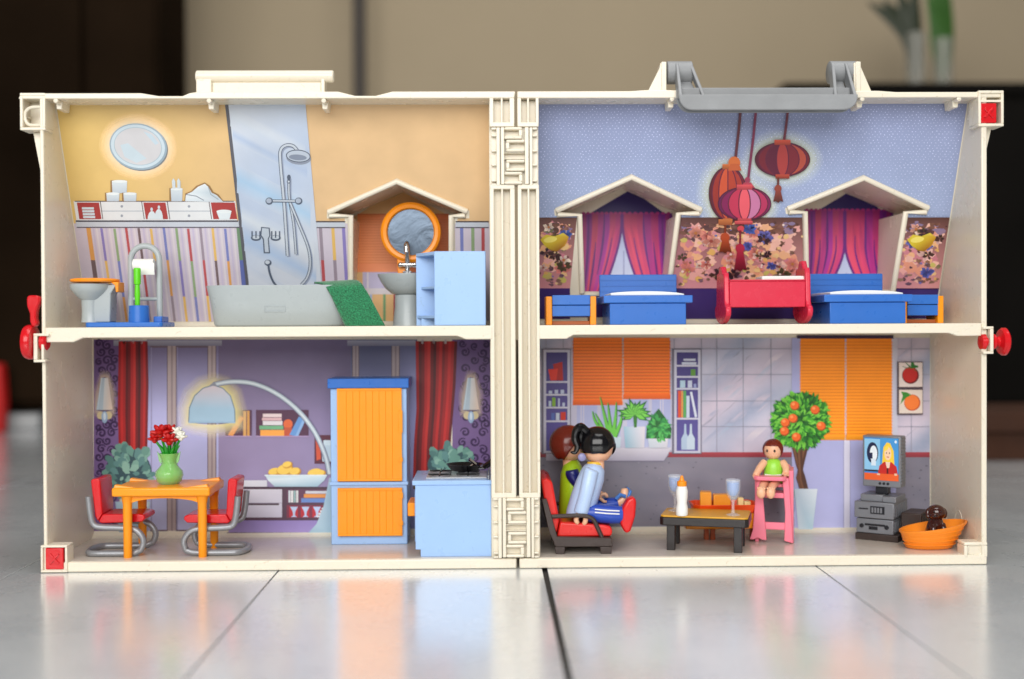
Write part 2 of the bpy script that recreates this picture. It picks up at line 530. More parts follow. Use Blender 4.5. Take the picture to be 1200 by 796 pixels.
def dormer(house, op, rim_to):
    """recess behind an opening of the slanted wall: straight-back cheeks and soffits, back board, raised rim"""
    d = None
    P = [plane_slant(*p) for p in op]
    n = len(P)
    mb = MB()
    inn = [p.copy() for p in P]; bk = [Vector((p.x, YD+0.5, p.z)) for p in P]
    c = sum((Vector((p.x, 0, p.z)) for p in P), Vector())/n
    def outw(p, y, k):
        v = Vector((p.x-c.x, 0, p.z-c.z)); v = v*(1+k/v.length)
        return Vector((c.x+v.x, y, c.z+v.z))
    io = [outw(p, p.y+0.6, 4) for p in P]; bo = [outw(p, YD+0.5, 4) for p in P]
    fs = []
    for i in range(n):
        j = (i+1) % n
        fs += [(i, j, n+j, n+i), (2*n+i, 3*n+i, 3*n+j, 2*n+j), (n+i, n+j, 3*n+j, 3*n+i), (i, 2*n+i, 2*n+j, j)]
    mb.add(inn+bk+io+bo, fs)
    d = mb.build('dormer', CREAM, house, smooth=0)
    mb = MB(); mb.prism([(p.x, p.z) for p in bo], YD, YD+4)
    back = mb.build('dormer_back', CREAM, d, smooth=0)
    path = [P[i]+Vector((0, -1.2, 0)) for i in rim_to]
    MB().tube(path, 3.7, 10).build('dormer_rim', CREAM, d, smooth=60)
    return back

def clip_peg(house, px, py):
    c = at(px, py, 6)
    MB().prism([(c.x-3, c.z-9), (c.x+3, c.z-9), (c.x+4, ZT-7), (c.x-4, ZT-7)], 12, 38).build('clip_block', CREAM, house, bevel=0.8)
    MB().lathe([(0, -1), (2.6, -0.2), (2.8, 2), (3.0, 12), (0, 12)], (c.x, 1, c.z-1), 14, axis='y').build('clip_pin', CREAM, house)
    MB().box(c.x-1.4, c.x+1.4, 3.5, 14, c.z, ZT-7).build('clip_web', CREAM, house)

def cross_peg(house, px, py, sz, yf):
    """red square plug with a raised cross"""
    c = at(px, py, yf); h = sz/2
    p = MB().box(c.x-h, c.x+h, yf, yf+10, c.z-h*1.2, c.z+h*1.2).build('red_plug', RED, house, bevel=1.2)
    for s_ in (-1, 1):
        MB(Matrix.Translation((c.x, yf-0.6, c.z)) @ Matrix.Rotation(radians(47*s_), 4, 'Y')).box(-h*0.75, h*0.75, -1.4+0.1*s_, 2, -1.3, 1.3).build('cross_bar', RED, p, bevel=0.5)
    MB().lathe([(0, -2.2), (2.1, -2), (2.4, 0), (2.4, 2), (0, 2)], (c.x, yf-0.4, c.z), 12, axis='y').build('cross_hub', RED, p)

def frame_block(house, name, x0, y0, x1, y1, hp, t=3.2, dep=26, back=True, fr=-0.7):
    """hollow corner block, in picture coordinates on the front plane"""
    a, zb = U2(x0, y1, hp); b_, zt_ = U2(x1, y0, hp)
    mb = MB(); a -= 0.35; b_ += 0.35; zt_ += 0.3; zb = max(zb, 0.9)
    mb.box(a, b_, fr, dep, zb, zb+t); mb.box(a, b_, fr, dep, zt_-t, zt_)
    mb.box(a, a+t, fr, dep, zb+t, zt_-t); mb.box(b_-t, b_, fr, dep, zb+t, zt_-t)
    if back: mb.box(a+t, b_-t, dep-4, dep, zb+t, zt_-t)
    return mb.build(name, CREAM, house, bevel=0.7)

YZL = [(0.5, 0.7), (171, 0.7), (171, 272), (155, 287), (40, ZT-3), (0.5, ZT-3)]

# ---- left half
HL = thing('dollhouse_half', 'cream plastic dollhouse half with yellow bathroom above purple dining room', 'dollhouse', (X(326), 80, 0))
xl, xr = X(48.5), X(604)
ix0, ix1 = X(53), X(575)
MB().box(xl+0.2, xr, 0, 171.2, 0.4, ZL).build('lower_floor', CREAM, HL, bevel=1.5)
MB().box(ix0+0.2, ix1-0.4, 6, YW-0.2, ZL+0.05, ZL+0.35).build('lower_floor_panel', CREAMF, HL)
MB().prism(YZL, xl, ix0, 'x').build('side_wall', CREAM, HL, bevel=1.4)
lw = MB().box(ix0, ix1, YW, 170.6, ZL, 276).build('lower_back_wall', CREAM, HL)
cv = []
MB().prism([(YW, ZL-0.1), (YW-14, ZL-0.1), (YW-6, ZL+1.6), (YW-1.5, ZL+5), (YW, ZL+9)], ix0, ix1, 'x').build('lower_cove', CREAM, HL)
z386 = ZU
zb = lambda py: ZU-(py-384.5)
sh = [(ix0, ZU), (X(577), ZU), (X(577), zb(400.5)), (X(546), zb(400.5)), (X(536), zb(396.5)), (X(97), zb(396.5)), (X(86), zb(401.5)), (ix0, zb(401.5))]
MB().prism(sh, -0.6, 9).build('shelf_edge', CREAM, HL, bevel=1.0)
MB().box(ix0, ix1, 9, 163, ZU-9, ZU-0.4).build('upper_floor', CREAM, HL)
MB().prism([(150.5, ZU-0.5), (138, ZU-0.5), (144, ZU+1.5), (146.5, ZU+6), (150.5, ZU+6)], ix0, ix1, 'x').build('upper_cove', CREAM, HL)
top = [U2(24, 109, 330), U2(165, 109, 330), U2(186, 112.5, 330), U2(214, 112.5, 330), U2(222, 109, 330), U2(232, 107.5, 330), U2(396, 107.5, 330), U2(416, 112.5, 330), U2(440, 112.5, 330), U2(460, 107.5, 330), U2(604, 107.5, 330)]
zlip = Z(115.5, 0, 330)
top += [(xr, zlip), (X(24), zlip)]
MB().prism(top, 0, 41).build('roof_lip', CREAM, HL, bevel=1.0)
# latch bar on the roof
tb = MB(); zc = Z(89.5, 18, 310)
tb.lathe([(6, X(232, 18)), (7.2, X(232, 18)+1.2), (7.2, X(393, 18)-1.2), (6, X(393, 18))], (0, 20, zc), 20, axis='x')
lb = tb.build('latch_bar', CREAM, HL)
MB().box(X(232, 14), X(250, 14), 14, 32, Z(107.7, 0, 330), zc).build('latch_foot', CREAM, lb, bevel=1)
MB().box(X(378, 14), X(382.5, 14), 14, 32, Z(107.7, 0, 330), zc).build('latch_foot', CREAM, lb, bevel=1)
MB().box(X(250, 17), X(378, 17), 19, 26, Z(107.7, 0, 330), zc-3).build('latch_plate', CREAM, lb, bevel=0.8)
frame_block(HL, 'corner_block', 24, 109, 52.5, 152, 330)
c = at(39.5, 136, 4)
MB().tube([(c.x+q[0], 4, c.z+q[1]) for q in smoothpts([(13, 10), (-2, 10), (-9, 5), (-10, -3), (-6, -10), (4, -11), (13, -10)], 4)], 2.0, 8).build('corner_clip', CREAM, HL)
MB().box(c.x-15, c.x-9, 3, 20, c.z-1.6, c.z+1.6).build('clip_web', CREAM, HL)
MB().prism([U2(33, 152, 330), U2(50, 152, 330), U2(49, 236, 330)], 14, 34).build('side_gusset', CREAM, HL, bevel=1)
for px in (67, 246, 380): clip_peg(HL, px, 118)
# corner block with red plug
frame_block(HL, 'corner_block', 49, 637, 79, 671.5, 330, 2.6, 20, fr=-2.6)
cross_peg(HL, 63.7, 655, 21, -1.3)
# side latch in red with its cream bracket
bk = MB(); a, z0 = U2(41.5, 423, 330); b_, z1 = U2(59, 389.5, 330)
for (q0, q1, r0, r1) in ((a, b_, z1-3, z1), (a, b_-4, z0, z0+3), (a, a+4.5, z0+3, z1-3), (a+9, a+12, z0+3, z1-12)):
    bk.box(q0, q1, -6, 10, r0, r1)
br = bk.build('latch_bracket', CREAM, HL, bevel=0.7)
lever = smoothpts([(33, 347), (38, 345), (46, 346), (47.5, 352), (44, 362), (43, 372), (44.5, 378), (40, 382), (36.5, 376), (36, 366), (33, 358)], 3, True)
MB().prism([U2(p.x, p.y, 330) for p in lever], -4, 7).build('latch_lever', RED, HL, bevel=1.6)
c = at(35.5, 401, 2)
MB().lathe([(8, -7), (19, -5.5), (20.5, -2), (20.5, 2), (19, 4.5), (8, 6)], (c.x, 4, c.z), 26, axis='x').build('latch_knob', RED, HL)
MB().lathe([(4.5, 4), (4.5, 12), (10, 12.5), (10.5, 18), (8, 20), (0, 20)], (c.x, 4, c.z), 20, axis='x').build('latch_stem', RED, HL)

# ---- right half
HR = thing('dollhouse_half', 'cream plastic dollhouse half with blue bedroom above tiled living room', 'dollhouse', (X(880), 80, 0))
rl, rr = X(607.5), X(1157)
jx0, jx1 = X(632), X(1150.5)
hp = 890
MB().box(rl, rr-0.2, 0, 171.2, 0.4, ZL).build('lower_floor', CREAM, HR, bevel=1.5)
MB().box(jx0+0.4, jx1-0.2, 6, YW-0.2, ZL+0.05, ZL+0.35).build('lower_floor_panel', CREAMF, HR)
MB().prism(YZL, jx1, rr, 'x').build('side_wall', CREAM, HR, bevel=1.4)
rw = MB().box(jx0, jx1, YW, 170.6, ZL, 276).build('lower_back_wall', CREAM, HR)
MB().prism([(YW, ZL-0.1), (YW-14, ZL-0.1), (YW-6, ZL+1.6), (YW-1.5, ZL+5), (YW, ZL+9)], jx0, jx1, 'x').build('lower_cove', CREAM, HR)
zb2 = lambda py: ZU-(py-382)
sh = [(jx0, ZU), (X(1150), ZU), (X(1150), zb2(397)), (X(1122), zb2(397)), (X(1112), zb2(393.5)), (X(672), zb2(393.5)), (X(664), zb2(398)), (jx0, zb2(398))]
MB().prism(sh, -0.6, 9).build('shelf_edge', CREAM, HR, bevel=1.0)
MB().box(jx0, jx1, 9, 163, ZU-9, ZU-0.4).build('upper_floor', CREAM, HR)
MB().prism([(150.5, ZU-0.5), (138, ZU-0.5), (144, ZU+1.5), (146.5, ZU+6), (150.5, ZU+6)], jx0, jx1, 'x').build('upper_cove', CREAM, HR)
zr = Z(107, 0, 640)
def UR(px, dz=0): return (X(px), zr+dz)
MB().prism([UR(607.5), UR(740), UR(757, 1.2), UR(782, 1.2), UR(790, 1), UR(1003, 0), UR(1030, 0), UR(1050, -1.5), UR(1175, -1.5), UR(1175, -8), UR(607.5, -8)], 0, 41).build('roof_lip', CREAM, HR, bevel=1.0)
frame_block(HR, 'corner_block', 1146, 107, 1175, 148.5, 1100, fr=-2.6)
a, z0 = U2(1150, 119, 1100); b_, z1 = U2(1171, 116, 1100)
MB().box(a-2, b_+1.5, -1.6, 12, z0-1, z0+1.5).build('block_shelf', CREAM, HR)
cross_peg(HR, 1158.5, 132.5, 19.5, -1.2)
MB().prism([U2(1155, 148, 1100), U2(1168, 148, 1100), U2(1156, 200, 1100)], 14, 34).build('side_gusset', CREAM, HR, bevel=1)
for px in (787, 1009, 1122): clip_peg(HR, px, 116)
# socket block, lower right corner
a, z0 = U2(1130, 662, 1100); b_, z1 = U2(1157, 636, 1100)
b_ += 0.4; mb = MB(); mb.box(a, b_, -0.5, 22, z1-4, z1); mb.box(a, a+4.5, -0.5, 22, ZL-3, z1-4); mb.box(b_-4.5, b_, -0.5, 22, ZL-3, z1-4)
mb.build('corner_block', CREAM, HR, bevel=1.4)
MB().lathe([(9.5, -1), (8.5, -1.6), (7.5, -1), (7, 8), (0, 8)], ((a+b_)/2, 4, (ZL+z1-4)/2), 20, axis='y').build('peg_socket', CREAM, HR)
for yy, r_ in ((70, 12), (118, 9)):
    MB().tube([(jx1-0.1, yy+r_*cos(2*pi*k/32), ZL+26+r_*1.3*sin(2*pi*k/32)) for k in range(32)], 0.5, 6, closed=True).build('moulding_ring', CREAM, HR)
# right latch
bk = MB(); a, z0 = U2(1150, 415, 1100); b_, z1 = U2(1162, 383, 1100)
for (q0, q1, r0, r1) in ((a, b_, z1-3, z1), (a, b_, z0, z0+3), (b_-4, b_, z0+3, z1-3)):
    bk.box(q0, q1, -6, 10, r0, r1)
bk.build('latch_bracket', CREAM, HR, bevel=0.7)
c = at(1168, 400.5, 2)
MB().lathe([(6, -7), (9, -5), (9, -2.5), (6, 0), (6, 3), (14.5, 4.5), (16.5, 7), (16.5, 10), (14, 12), (6, 12.5), (0, 12)], (c.x, 3, c.z), 26, axis='x').build('latch_knob', RED, HR)
MB().lathe([(5, -20), (9, -19), (9.5, -14), (5, -13), (5, -7)], (c.x, 3, c.z), 20, axis='x').build('latch_stem', RED, HR)
# handle brackets and carrying handle
for s_, q in ((1, ((755, 108), (760, 106), (774, 78), (775, 72), (782, 72), (782, 108))), (-1, ((1003, 108), (1003, 72), (1010, 72), (1012, 78), (1024, 106), (1030, 108)))):
    hb = MB().prism([U2(p[0], p[1], hp) for p in q], 8, 13).build('handle_bracket', CREAM, HR, bevel=0.8)
    x_ = (776, 782) if s_ > 0 else (1003, 1009)
    MB().box(X(x_[0], 8), X(x_[1], 8), 6.5, 40, zr, Z(72.5, 8, hp)).build('bracket_cheek', CREAM, hb, bevel=1)
    x_ = (757, 776) if s_ > 0 else (1009, 1026)
    MB().box(X(x_[0], 8), X(x_[1], 8), 13.5, 38, zr-0.5, zr+2.5).build('bracket_rib', CREAM, hb, bevel=0.6)
zbar0, zbar1 = Z(129, -24, hp), Z(110.5, -24, hp)
yA, yB = -24, -4
def bar_outline(inset):
    a, b_ = X(796.5, yA)+inset, X(1006, yA)-inset
    r = 16-inset
    pts = [(a, zbar1)]
    pts += [(a+r+r*cos(radians(t_)), zbar0+inset+r+r*sin(radians(t_))) for t_ in range(180, 271, 15)]
    pts += [(b_-r+r*cos(radians(t_)), zbar0+inset+r+r*sin(radians(t_))) for t_ in range(270, 361, 15)]
    return pts+[(b_, zbar1)]
hbar = MB().prism(bar_outline(0), yA, yA+3.2).build('handle', HGREY, HR, bevel=1.2)
bc = bar_outline(3); bc[0] = (bc[0][0], zbar1-7); bc[-1] = (bc[-1][0], zbar1-7)
MB().prism(bc, yA+3.2, yB-3).build('handle_core', HGREY, hbar)
bo = bar_outline(0)
MB().prism([(p[0], p[1] if i not in (0, len(bo)-1) else p[1]+11) for i, p in enumerate(bo)], yB-3, yB).build('handle_back', HGREY, hbar, bevel=1.0)
for s_ in (1, -1):
    xa, xb = (782, 812) if s_ > 0 else (1003, 972)
    zc = Z(85, 20, hp)
    x0_, x1_ = sorted((X(xa, 20), X(xb, 20)))
    MB().lathe([(12, x0_), (13.5, x0_+1), (13.5, x1_-1), (12, x1_)], (0, 22, zc), 24, axis='x').build('handle_barrel', HGREY, hbar)
    e = X(797, yA) if s_ > 0 else X(1005.5, yA)
    k = X(827, yB) if s_ > 0 else X(975, yB)
    o_ = (X(783.5, 14) if s_ > 0 else X(1001.5, 14)); n_ = (X(811, 20) if s_ > 0 else X(973, 20))
    mb = MB()   # outer cheek, inner cheek, web between: an open channel
    def plate(b0, b1, t0, t1, zbot, ztop, ya, yb, yc, yd):
        mb.hexa([(b0, ya, zbot), (b1, ya, zbot), (b1, yb, zbot), (b0, yb, zbot), (t0, yc, ztop), (t1, yc, ztop), (t1, yd, ztop), (t0, yd, ztop)])
    plate(e, e+4*s_, o_+9*s_, o_+12.5*s_, zbar1-3, zc+9, yA, yB, 10, 30)
    plate(k-4*s_, k, n_-4*s_, n_, zbar1-4, zc+9, yA+8, yB, 12, 30)
    plate(e+4*s_, k-4*s_, o_+12.5*s_, n_-4*s_, zbar1-6, zc-2, yB-4, yB, 24, 28)
    mb.build('handle_arm', HGREY, hbar, bevel=0.8)

# ---- hinge side: posts with vertical ribs, and interlocking knuckles
def post(house, pxs, inner_px, outer_px, name='hinge_post'):
    """pxs: list of vertical rib spans; inner wall beside the room"""
    mb = MB(); x0, x1 = X(pxs[0][0]), X(pxs[-1][1])
    mb.box(x0+0.2, x1-0.2, 13, 20, ZL+0.1, ZT-9)
    p = mb.build(name, CREAM, house)
    for a, b_ in pxs:
        for (y0, y1) in ((115, 148), (217, 583)):
            MB().box(X(a), X(b_), 0, 15, Z(y1, 0, 604), Z(y0, 0, 604)).build('post_rib', CREAM, p, bevel=0.5)
    for (y0, y1) in ((143.5, 148.5), (216.5, 221.5), (578, 583.5)):
        MB().box(x0+0.3, x1-0.3, -0.4, 15, Z(y1, 0, 604), Z(y0, 0, 604)).build('post_rail', CREAM, p, bevel=0.5)
    a, b_ = inner_px
    MB().prism([(15, 5), (171, 5), (171, 272), (155, 287), (44, ZT-9), (15, ZT-9)], X(a), X(b_), 'x').build('inner_wall', CREAM, p)
    a, b_ = outer_px
    MB().box(X(a), X(b_), 20.2, 170, ZL+0.2, 268).build('outer_wall', CREAM, p)
    return p
post(HL, [(575, 579.5), (588.2, 590.4), (598.5, 604)], (574.5, 577.5), (600, 603.8))
post(HR, [(607.5, 612), (619, 621.2), (629, 632.5)], (629.5, 632.5), (607.7, 611))
def hinge(house, y0, y1):
    k = (y1-y0)/69.0
    zz = lambda v: Z(y0+(v-148)*k, -3, 604)
    h = MB().box(X(577), X(631), 6, 14, zz(217), zz(148)).build('hinge', CREAM, house)
    def b(x0, x1, a, c_, f0=-2.5, f1=6.2, nm='hinge_leaf', bev=0.7):
        MB().box(X(x0), X(x1), f0, f1, zz(c_), zz(a)).build(nm, CREAM, h, bevel=bev)
    b(582.8, 587, 149, 217, -1.2); b(588, 592, 149, 216, -2.6); b(616, 620.6, 149, 216, -2.6); b(621.6, 625, 149, 217, -1.2)
    for a, c_ in ((149, 151.5), (157.5, 159.5), (175.5, 177.5), (192, 194), (210.5, 212.5), (215, 217)):
        b(577, 582.6, a, c_, -0.8); b(625.2, 630.5, a, c_, -0.8)
    # knuckles: C shaped shells, alternately from left and right
    for (a, c_, side) in ((149, 163, 0), (163.8, 178, 1), (178.6, 186.6, 2), (187.2, 200.6, 1), (201.4, 216, 0)):
        x0, x1 = (592.2, 613) if side == 0 else ((594, 615.8) if side == 1 else (592.2, 615.8))
        m = (c_-a)
        if side == 2:
            b(x0, x1, a, a+0.9, -2, 6.2, 'knuckle'); b(x0, x1, c_-0.9, c_, -2, 6.2, 'knuckle'); continue
        b(x0, x1, a, a+3.4, -4, 6.2, 'knuckle', 1.5); b(x0, x1, c_-3.4, c_, -4, 6.2, 'knuckle', 1.5)
        if side == 0:
            b(609, 613, a+3.3, c_-3.3, -3.6, 6.2, 'knuckle', 0.8)
        else:
            b(594, 598, a+3.3, c_-3.3, -3.6, 6.2, 'knuckle', 0.8)
hinge(HL, 148, 217)
hinge(HL, 583, 654.5)
# ------------------------------------------------------------------ upper walls with dormers, and the prints
EXT = 30
OPL = [(465, 213), (547, 248), (545, 253), (529, 253), (529, 378), (411, 378), (411, 253), (386, 253), (385, 249)]
OPA = [(740, 208), (821, 246), (819, 250.5), (795, 250.5), (783, 343), (682, 343), (679, 252), (653, 252), (652, 247)]
OPB = [(1012, 209), (1087, 244), (1085, 249), (1061, 249), (1046, 341), (945, 341), (943, 249), (924, 249), (923, 245)]
xa = lambda px, py: plane_slant(px, py)
def outer_loop(x0, x1):       # wall corners as picture points: constant x edges of the slanted wall
    out = []
    for (x, z) in ((x0, 557.5), (x1, 557.5), (x1, 284.5), (x0, 284.5)):
        out.append(project(Vector((x, wallY(z), z))))
    return out
def project(v):
    d = v-CAM
    k = FL/d.dot(Fv)
    return (600+d.dot(Rv)*k, 398-d.dot(Uv)*k)
OLL = outer_loop(ix0, ix1); OLR = outer_loop(jx0, jx1)
uwl = wall_with_hole('upper_back_wall', HL, OLL, [OPL])
uwr = wall_with_hole('upper_back_wall', HR, OLR, [OPA, OPB])
rimL = [5, 6, 7, 8, 0, 1, 2, 3, 4]
dbL = dormer(HL, OPL, rimL); dbA = dormer(HR, OPA, rimL); dbB = dormer(HR, OPB, rimL)

def sx(pxtop, py, ref=267):   # follow a vertical line of the slanted wall from (pxtop, ref) to height py
    v = plane_slant(pxtop, ref)
    lo, hi = 200.0, 600.0
    for _ in range(40):
        m = (lo+hi)/2
        q = project(Vector((v.x, wallY(m), m)))
        if q[1] > py: lo = m
        else: hi = m
    return q[0]
def vq(x0, x1, y0, y1, ref=267):
    return [(sx(x0, y0, ref), y0), (sx(x1, y0, ref), y0), (sx(x1, y1, ref), y1), (sx(x0, y1, ref), y1)]

# ---- bathroom
p = Print(plane_slant, uwl)
xL = lambda y: OLL[0][0]+(OLL[3][0]-OLL[0][0])*(y-OLL[0][1])/(OLL[3][1]-OLL[0][1])+1.0
xR = lambda y: OLL[1][0]+(OLL[2][0]-OLL[1][0])*(y-OLL[1][1])/(OLL[2][1]-OLL[1][1])-0.6
p.start('wallpaper')
ym = lambda x, y: mixc((220, 188, 114), (222, 186, 140), (x-70)/260)
p.poly([(xL(117), 117), (270, 117), (300, 262), (xL(262), 262)], ym)
p.poly([(340, 117), (465, 117), (465, 209), (383, 247), (383, 256), (404, 256), (404, 262), (340, 262)], ym)
p.poly([(465, 117), (xR(117), 117), (xR(262), 262), (536, 262), (536, 256), (550, 256), (550, 247), (465, 209)], ym)
lil = (206, 196, 208)
for a, b_ in ((xL(262), 300), (360, 407), (533, xR(262))):
    p.poly([(a, 262), (b_, 262), (sx(b_, 377, 262) if b_ < 500 else xR(377), 377), (sx(a, 377, 262), 377)], [lil, lil, (198, 188, 204), (198, 188, 204)])
p.end()
p.start('printed_stripes')
pal = {'o': (222, 150, 60), 'n': (92, 72, 72), 'p': (122, 110, 182), 'g': (228, 180, 80), 'e': (126, 158, 104), 'b': (104, 116, 184), 'r': (176, 58, 58), 'k': (140, 126, 138)}
pal = {k_: mixc(v_, (200, 190, 204), 0.2) for k_, v_ in pal.items()}
tops = [103.5, 118.7, 133.9, 147.7, 162.3, 176.7, 191.9, 206.5, 220.3, 234.7, 249, 263.7]
seqs = ['ong', 'pgk', 'ebo', 'rkb', 'nrk', 'gkr', 'bok', 'epg', 'reb', 'krg', 'gne', 'bog']
for i, x in enumerate(tops):
    wd = 3.0 if i else 5.2
    for j, (a, b_) in enumerate(((267, 305), (305, 347), (347, 377))):
        p.poly(vq(x-wd/2, x+wd/2, a+(i % 3)*0.6, b_+(i % 3)*0.6 if j < 2 else b_), pal[seqs[i][j]], step=(i == 0 and j == 0))
for i, x in enumerate(tops):
    for q, cc in ((5.5, (194, 184, 206)), (9.5, (214, 206, 212))):
        p.poly(vq(x+q-1.0, x+q+1.2, 267, 377), cc, step=(i == 0))
p.end()
p.start('printed_stripes')
p.poly(vq(277, 283.5, 267, 305), (112, 142, 112)); p.poly(vq(277, 283.5, 305, 377), (98, 110, 172))
for x, a_, b_ in ((375.5, 'k', 'r'), (390, 'g', 'k'), (402.5, 'p', 'p'), (541, 'b', 'b'), (554, 'e', 'e'), (566, 'r', 'r')):
    if x in (375.5, 541): p.end(); p.start('printed_stripes')
    p.poly(vq(x-1.9, x+1.9, 267, 305), pal[a_], step=False); p.poly(vq(x-1.9, x+1.9, 305, 377), pal[b_], step=False)
p.end()
p.start('printed_shelf')
p.poly(vq(88, 277, 236, 260, 248), (222, 224, 226))
def shelf_cells():
    ink = (90, 72, 74)
    for a, b_ in ((90, 116), (168, 194), (247, 275)):
        p.poly([(a, 237.5), (b_, 237.5), (b_+3, 257), (a+3, 257)], (168, 62, 60))
    for a, b_ in ((117.5, 166), (196, 245)):
        p.line([(a+1, 247.5), (b_+2, 247.5)], 0.9, (170, 178, 188))
        for y in (242, 253):
            p.ell((a+b_)/2+1, y, 1.6, 1.6, (150, 156, 166), n=10)
        p.line([(a, 236.5), (a+3, 257)], 0.9, ink); p.line([(b_, 236.5), (b_+3, 257)], 0.9, ink)
    for k in range(4): p.rect(96+k*0.5, 243+k*3.4, 110+k*0.5, 245.6+k*3.4, (206, 218, 226))
    for (a, b_, h) in ((173, 183, 12), (181, 192, 15)):
        p.poly(arc(a+5, 257, 5, 180, 360, 8, ry=h*0.8), (214, 224, 230))
        p.ell((a+b_)/2-0.3, 257-h*0.8-2, 1.5, 2.2, (200, 210, 218), n=10)
    p.poly([(254, 249), (271, 249), (269, 257), (257, 257)], (218, 226, 230)); p.ell(262.5, 248, 9, 2.2, (226, 232, 234), n=16)
    p.line([(87.5, 236), (274, 236)], 1.0, ink)
shelf_cells()
p.poly(vq(89, 281, 258.5, 267, 262), (196, 202, 212))
p.line([(89, 259.3), (279, 259.3)], 1.8, (66, 62, 72)); p.line([(90, 266.6), (281, 266.6)], 1.2, (88, 84, 96))
for a, b_ in ((368, 404.5), (534, xR(262)-1)):
    p.end('white printed shelf with red niches, towels and cups' if a < 400 else None); p.start('printed_ledge')
    p.rect(a, 259.5, b_, 267, (196, 202, 212))
    p.line([(a, 260), (b_, 260)], 1.6, (66, 62, 72)); p.line([(a, 266.8), (b_, 266.8)], 1.2, (88, 84, 96))
p.end(); p.start('printed_towels')
cups = (212, 222, 228); shd = (150, 116, 74)
for (a, y0, b_, y1) in ((131, 212, 149, 226.5), (124.5, 226.5, 140, 236), (144.5, 226.5, 160, 236), (200, 221, 214, 236)):
    p.rect(a-1.6, y0-0.5, b_-2, y1, shd); p.poly([(a, y0), (b_, y0), (b_-0.6, y1), (a+0.8, y1)], [cups, cups, (188, 200, 212), (188, 200, 212)])
    p.ell((a+b_)/2, y0+0.6, (b_-a)/2, 1.6, (228, 234, 236), n=14)
for a in (202, 208): p.poly([(a, 221), (a-0.6, 212), (a+1.2, 209), (a+3.4, 212.5), (a+3.6, 221)], (206, 216, 222))
p.poly([(216, 236), (217, 227), (224, 224), (230, 218), (240, 214), (246, 218), (250, 225), (256, 228), (262, 236)], shd)
p.poly([(217, 236), (218, 228), (225, 225), (232, 219), (240, 215.5), (244, 219), (248, 226), (254, 229), (262, 237)], [cups, (226, 232, 236), cups, (230, 236, 238), (226, 232, 236), cups, (190, 204, 214), cups, (196, 206, 214)])
p.line([(218, 228), (230, 230), (239, 235)], 1.0, (130, 140, 152)); p.line([(244, 219), (247, 228), (256, 234)], 0.9, (150, 160, 170))
p.end('white printed towels and cups above the shelf')
p.start('printed_mirror')
el = [(162+34*cos(radians(k*12))*cos(.2)-27*sin(radians(k*12))*sin(.2), 172+34*cos(radians(k*12))*sin(.2)+27*sin(radians(k*12))*cos(.2)) for k in range(30)]
p.glow(el, 162, 172, 13, (240, 228, 206), 0.65, ym)
p.ell(163.2, 173.2, 34, 27, (120, 124, 128), 12, 36); p.ell(162, 172, 34, 27, (152, 172, 186), 12, 36)
p.ell(161.6, 171.6, 32, 25.2, (200, 216, 226), 12, 36); p.ell(161.6, 171.6, 28.5, 22.2, (170, 190, 202), 12, 36)
p.ell(161.6, 171.6, 27.6, 21.4, (206, 206, 210), 12, 36)
p.poly([(141, 170), (150, 168), (172, 186), (160, 191), (146, 184)], (196, 212, 222)); p.poly([(168, 154), (178, 158), (186, 168), (182, 170)], (192, 210, 222))
p.end('oval printed mirror with a pale glow')
p.start('printed_shower')
tl, tr = 265.5, 358; 
pan = [(265.5, 121), (358, 121), (381, 380), (296.5, 380)]
p.rect(264, 119, 358, 123, (92, 92, 100)); p.poly([(263.5, 121), (270, 121), (300, 380), (293.5, 380)], (92, 92, 100))
def pann(x, y): return mixc((182, 196, 218), (206, 212, 222), 0.5+0.5*sin((x*0.9+y*1.1)*0.021))
for j in range(8):
    y0, y1 = 122+258*j/8, 122+258*(j+1)/8
    e = lambda y: (267.5+(297-267.5)*(y-122)/258, 358+(381-358)*(y-122)/258)
    for i in range(4):
        a0, b0 = e(y0); a1, b1 = e(y1)
        p.poly([(a0+(b0-a0)*i/4, y0), (a0+(b0-a0)*(i+1)/4, y0), (a1+(b1-a1)*(i+1)/4, y1), (a1+(b1-a1)*i/4, y1)], pann, step=(i == 0 and j == 0))
for (q, w_, cc) in ((124, 24, (206, 214, 224, .7)), (150, 16, (168, 186, 214, .5)), (192, 34, (160, 196, 226, .6)), (240, 26, (214, 220, 226, .8)), (268, 26, (166, 190, 222, .55)), (312, 22, (210, 216, 226, .8))):
    ql, qr = 269.6+(q-122)*0.115, 357.5+(q-122)*0.09
    for h0, h1, top_c in ((0, 0.5, 0), (0.5, 1, 1)):
        cm = [mixc(pann(xx, yy), cc, 0.75) for xx, yy in ((ql, q+w_*0.5), (qr, q+44+w_*0.5))]
        ce = [pann(ql, q+w_*top_c), pann(qr, q+44+w_*top_c)]
        p.poly([(ql, q+w_*h0), (qr, q+44+w_*h0), (qr, q+44+w_*h1), (ql, q+w_*h1)], [ce[0], ce[1], cm[1], cm[0]] if not top_c else [cm[0], cm[1], ce[1], ce[0]])
    if 0: p.poly([(269+(q-122)*0.115, q), (359+(q-122)*0.09, q+44), (359+(q-122)*0.09, q+44+w_), (269+(q-122)*0.115, q+w_)], pann)
ink = (84, 94, 112); lite = (196, 204, 214)
def pipe(pts, w_):
    pts = smoothpts([(a, b_, 0) for a, b_ in pts], 6)
    p.line([(v.x+1.4, v.y+1.4) for v in pts], w_, (150, 160, 182)); p.line([(v.x, v.y) for v in pts], w_, ink); p.line([(v.x, v.y) for v in pts], w_-1.7, lite)
pipe([(337, 300), (333, 240), (328.5, 190), (329, 176), (335, 170.5), (343, 171), (348, 176)], 4.2)
pipe([(347, 298), (344, 262), (339, 232), (338.5, 208)], 3.4)
pipe([(340, 238), (350, 262), (361, 290), (363.5, 310), (360, 325), (353, 334)], 3.6)
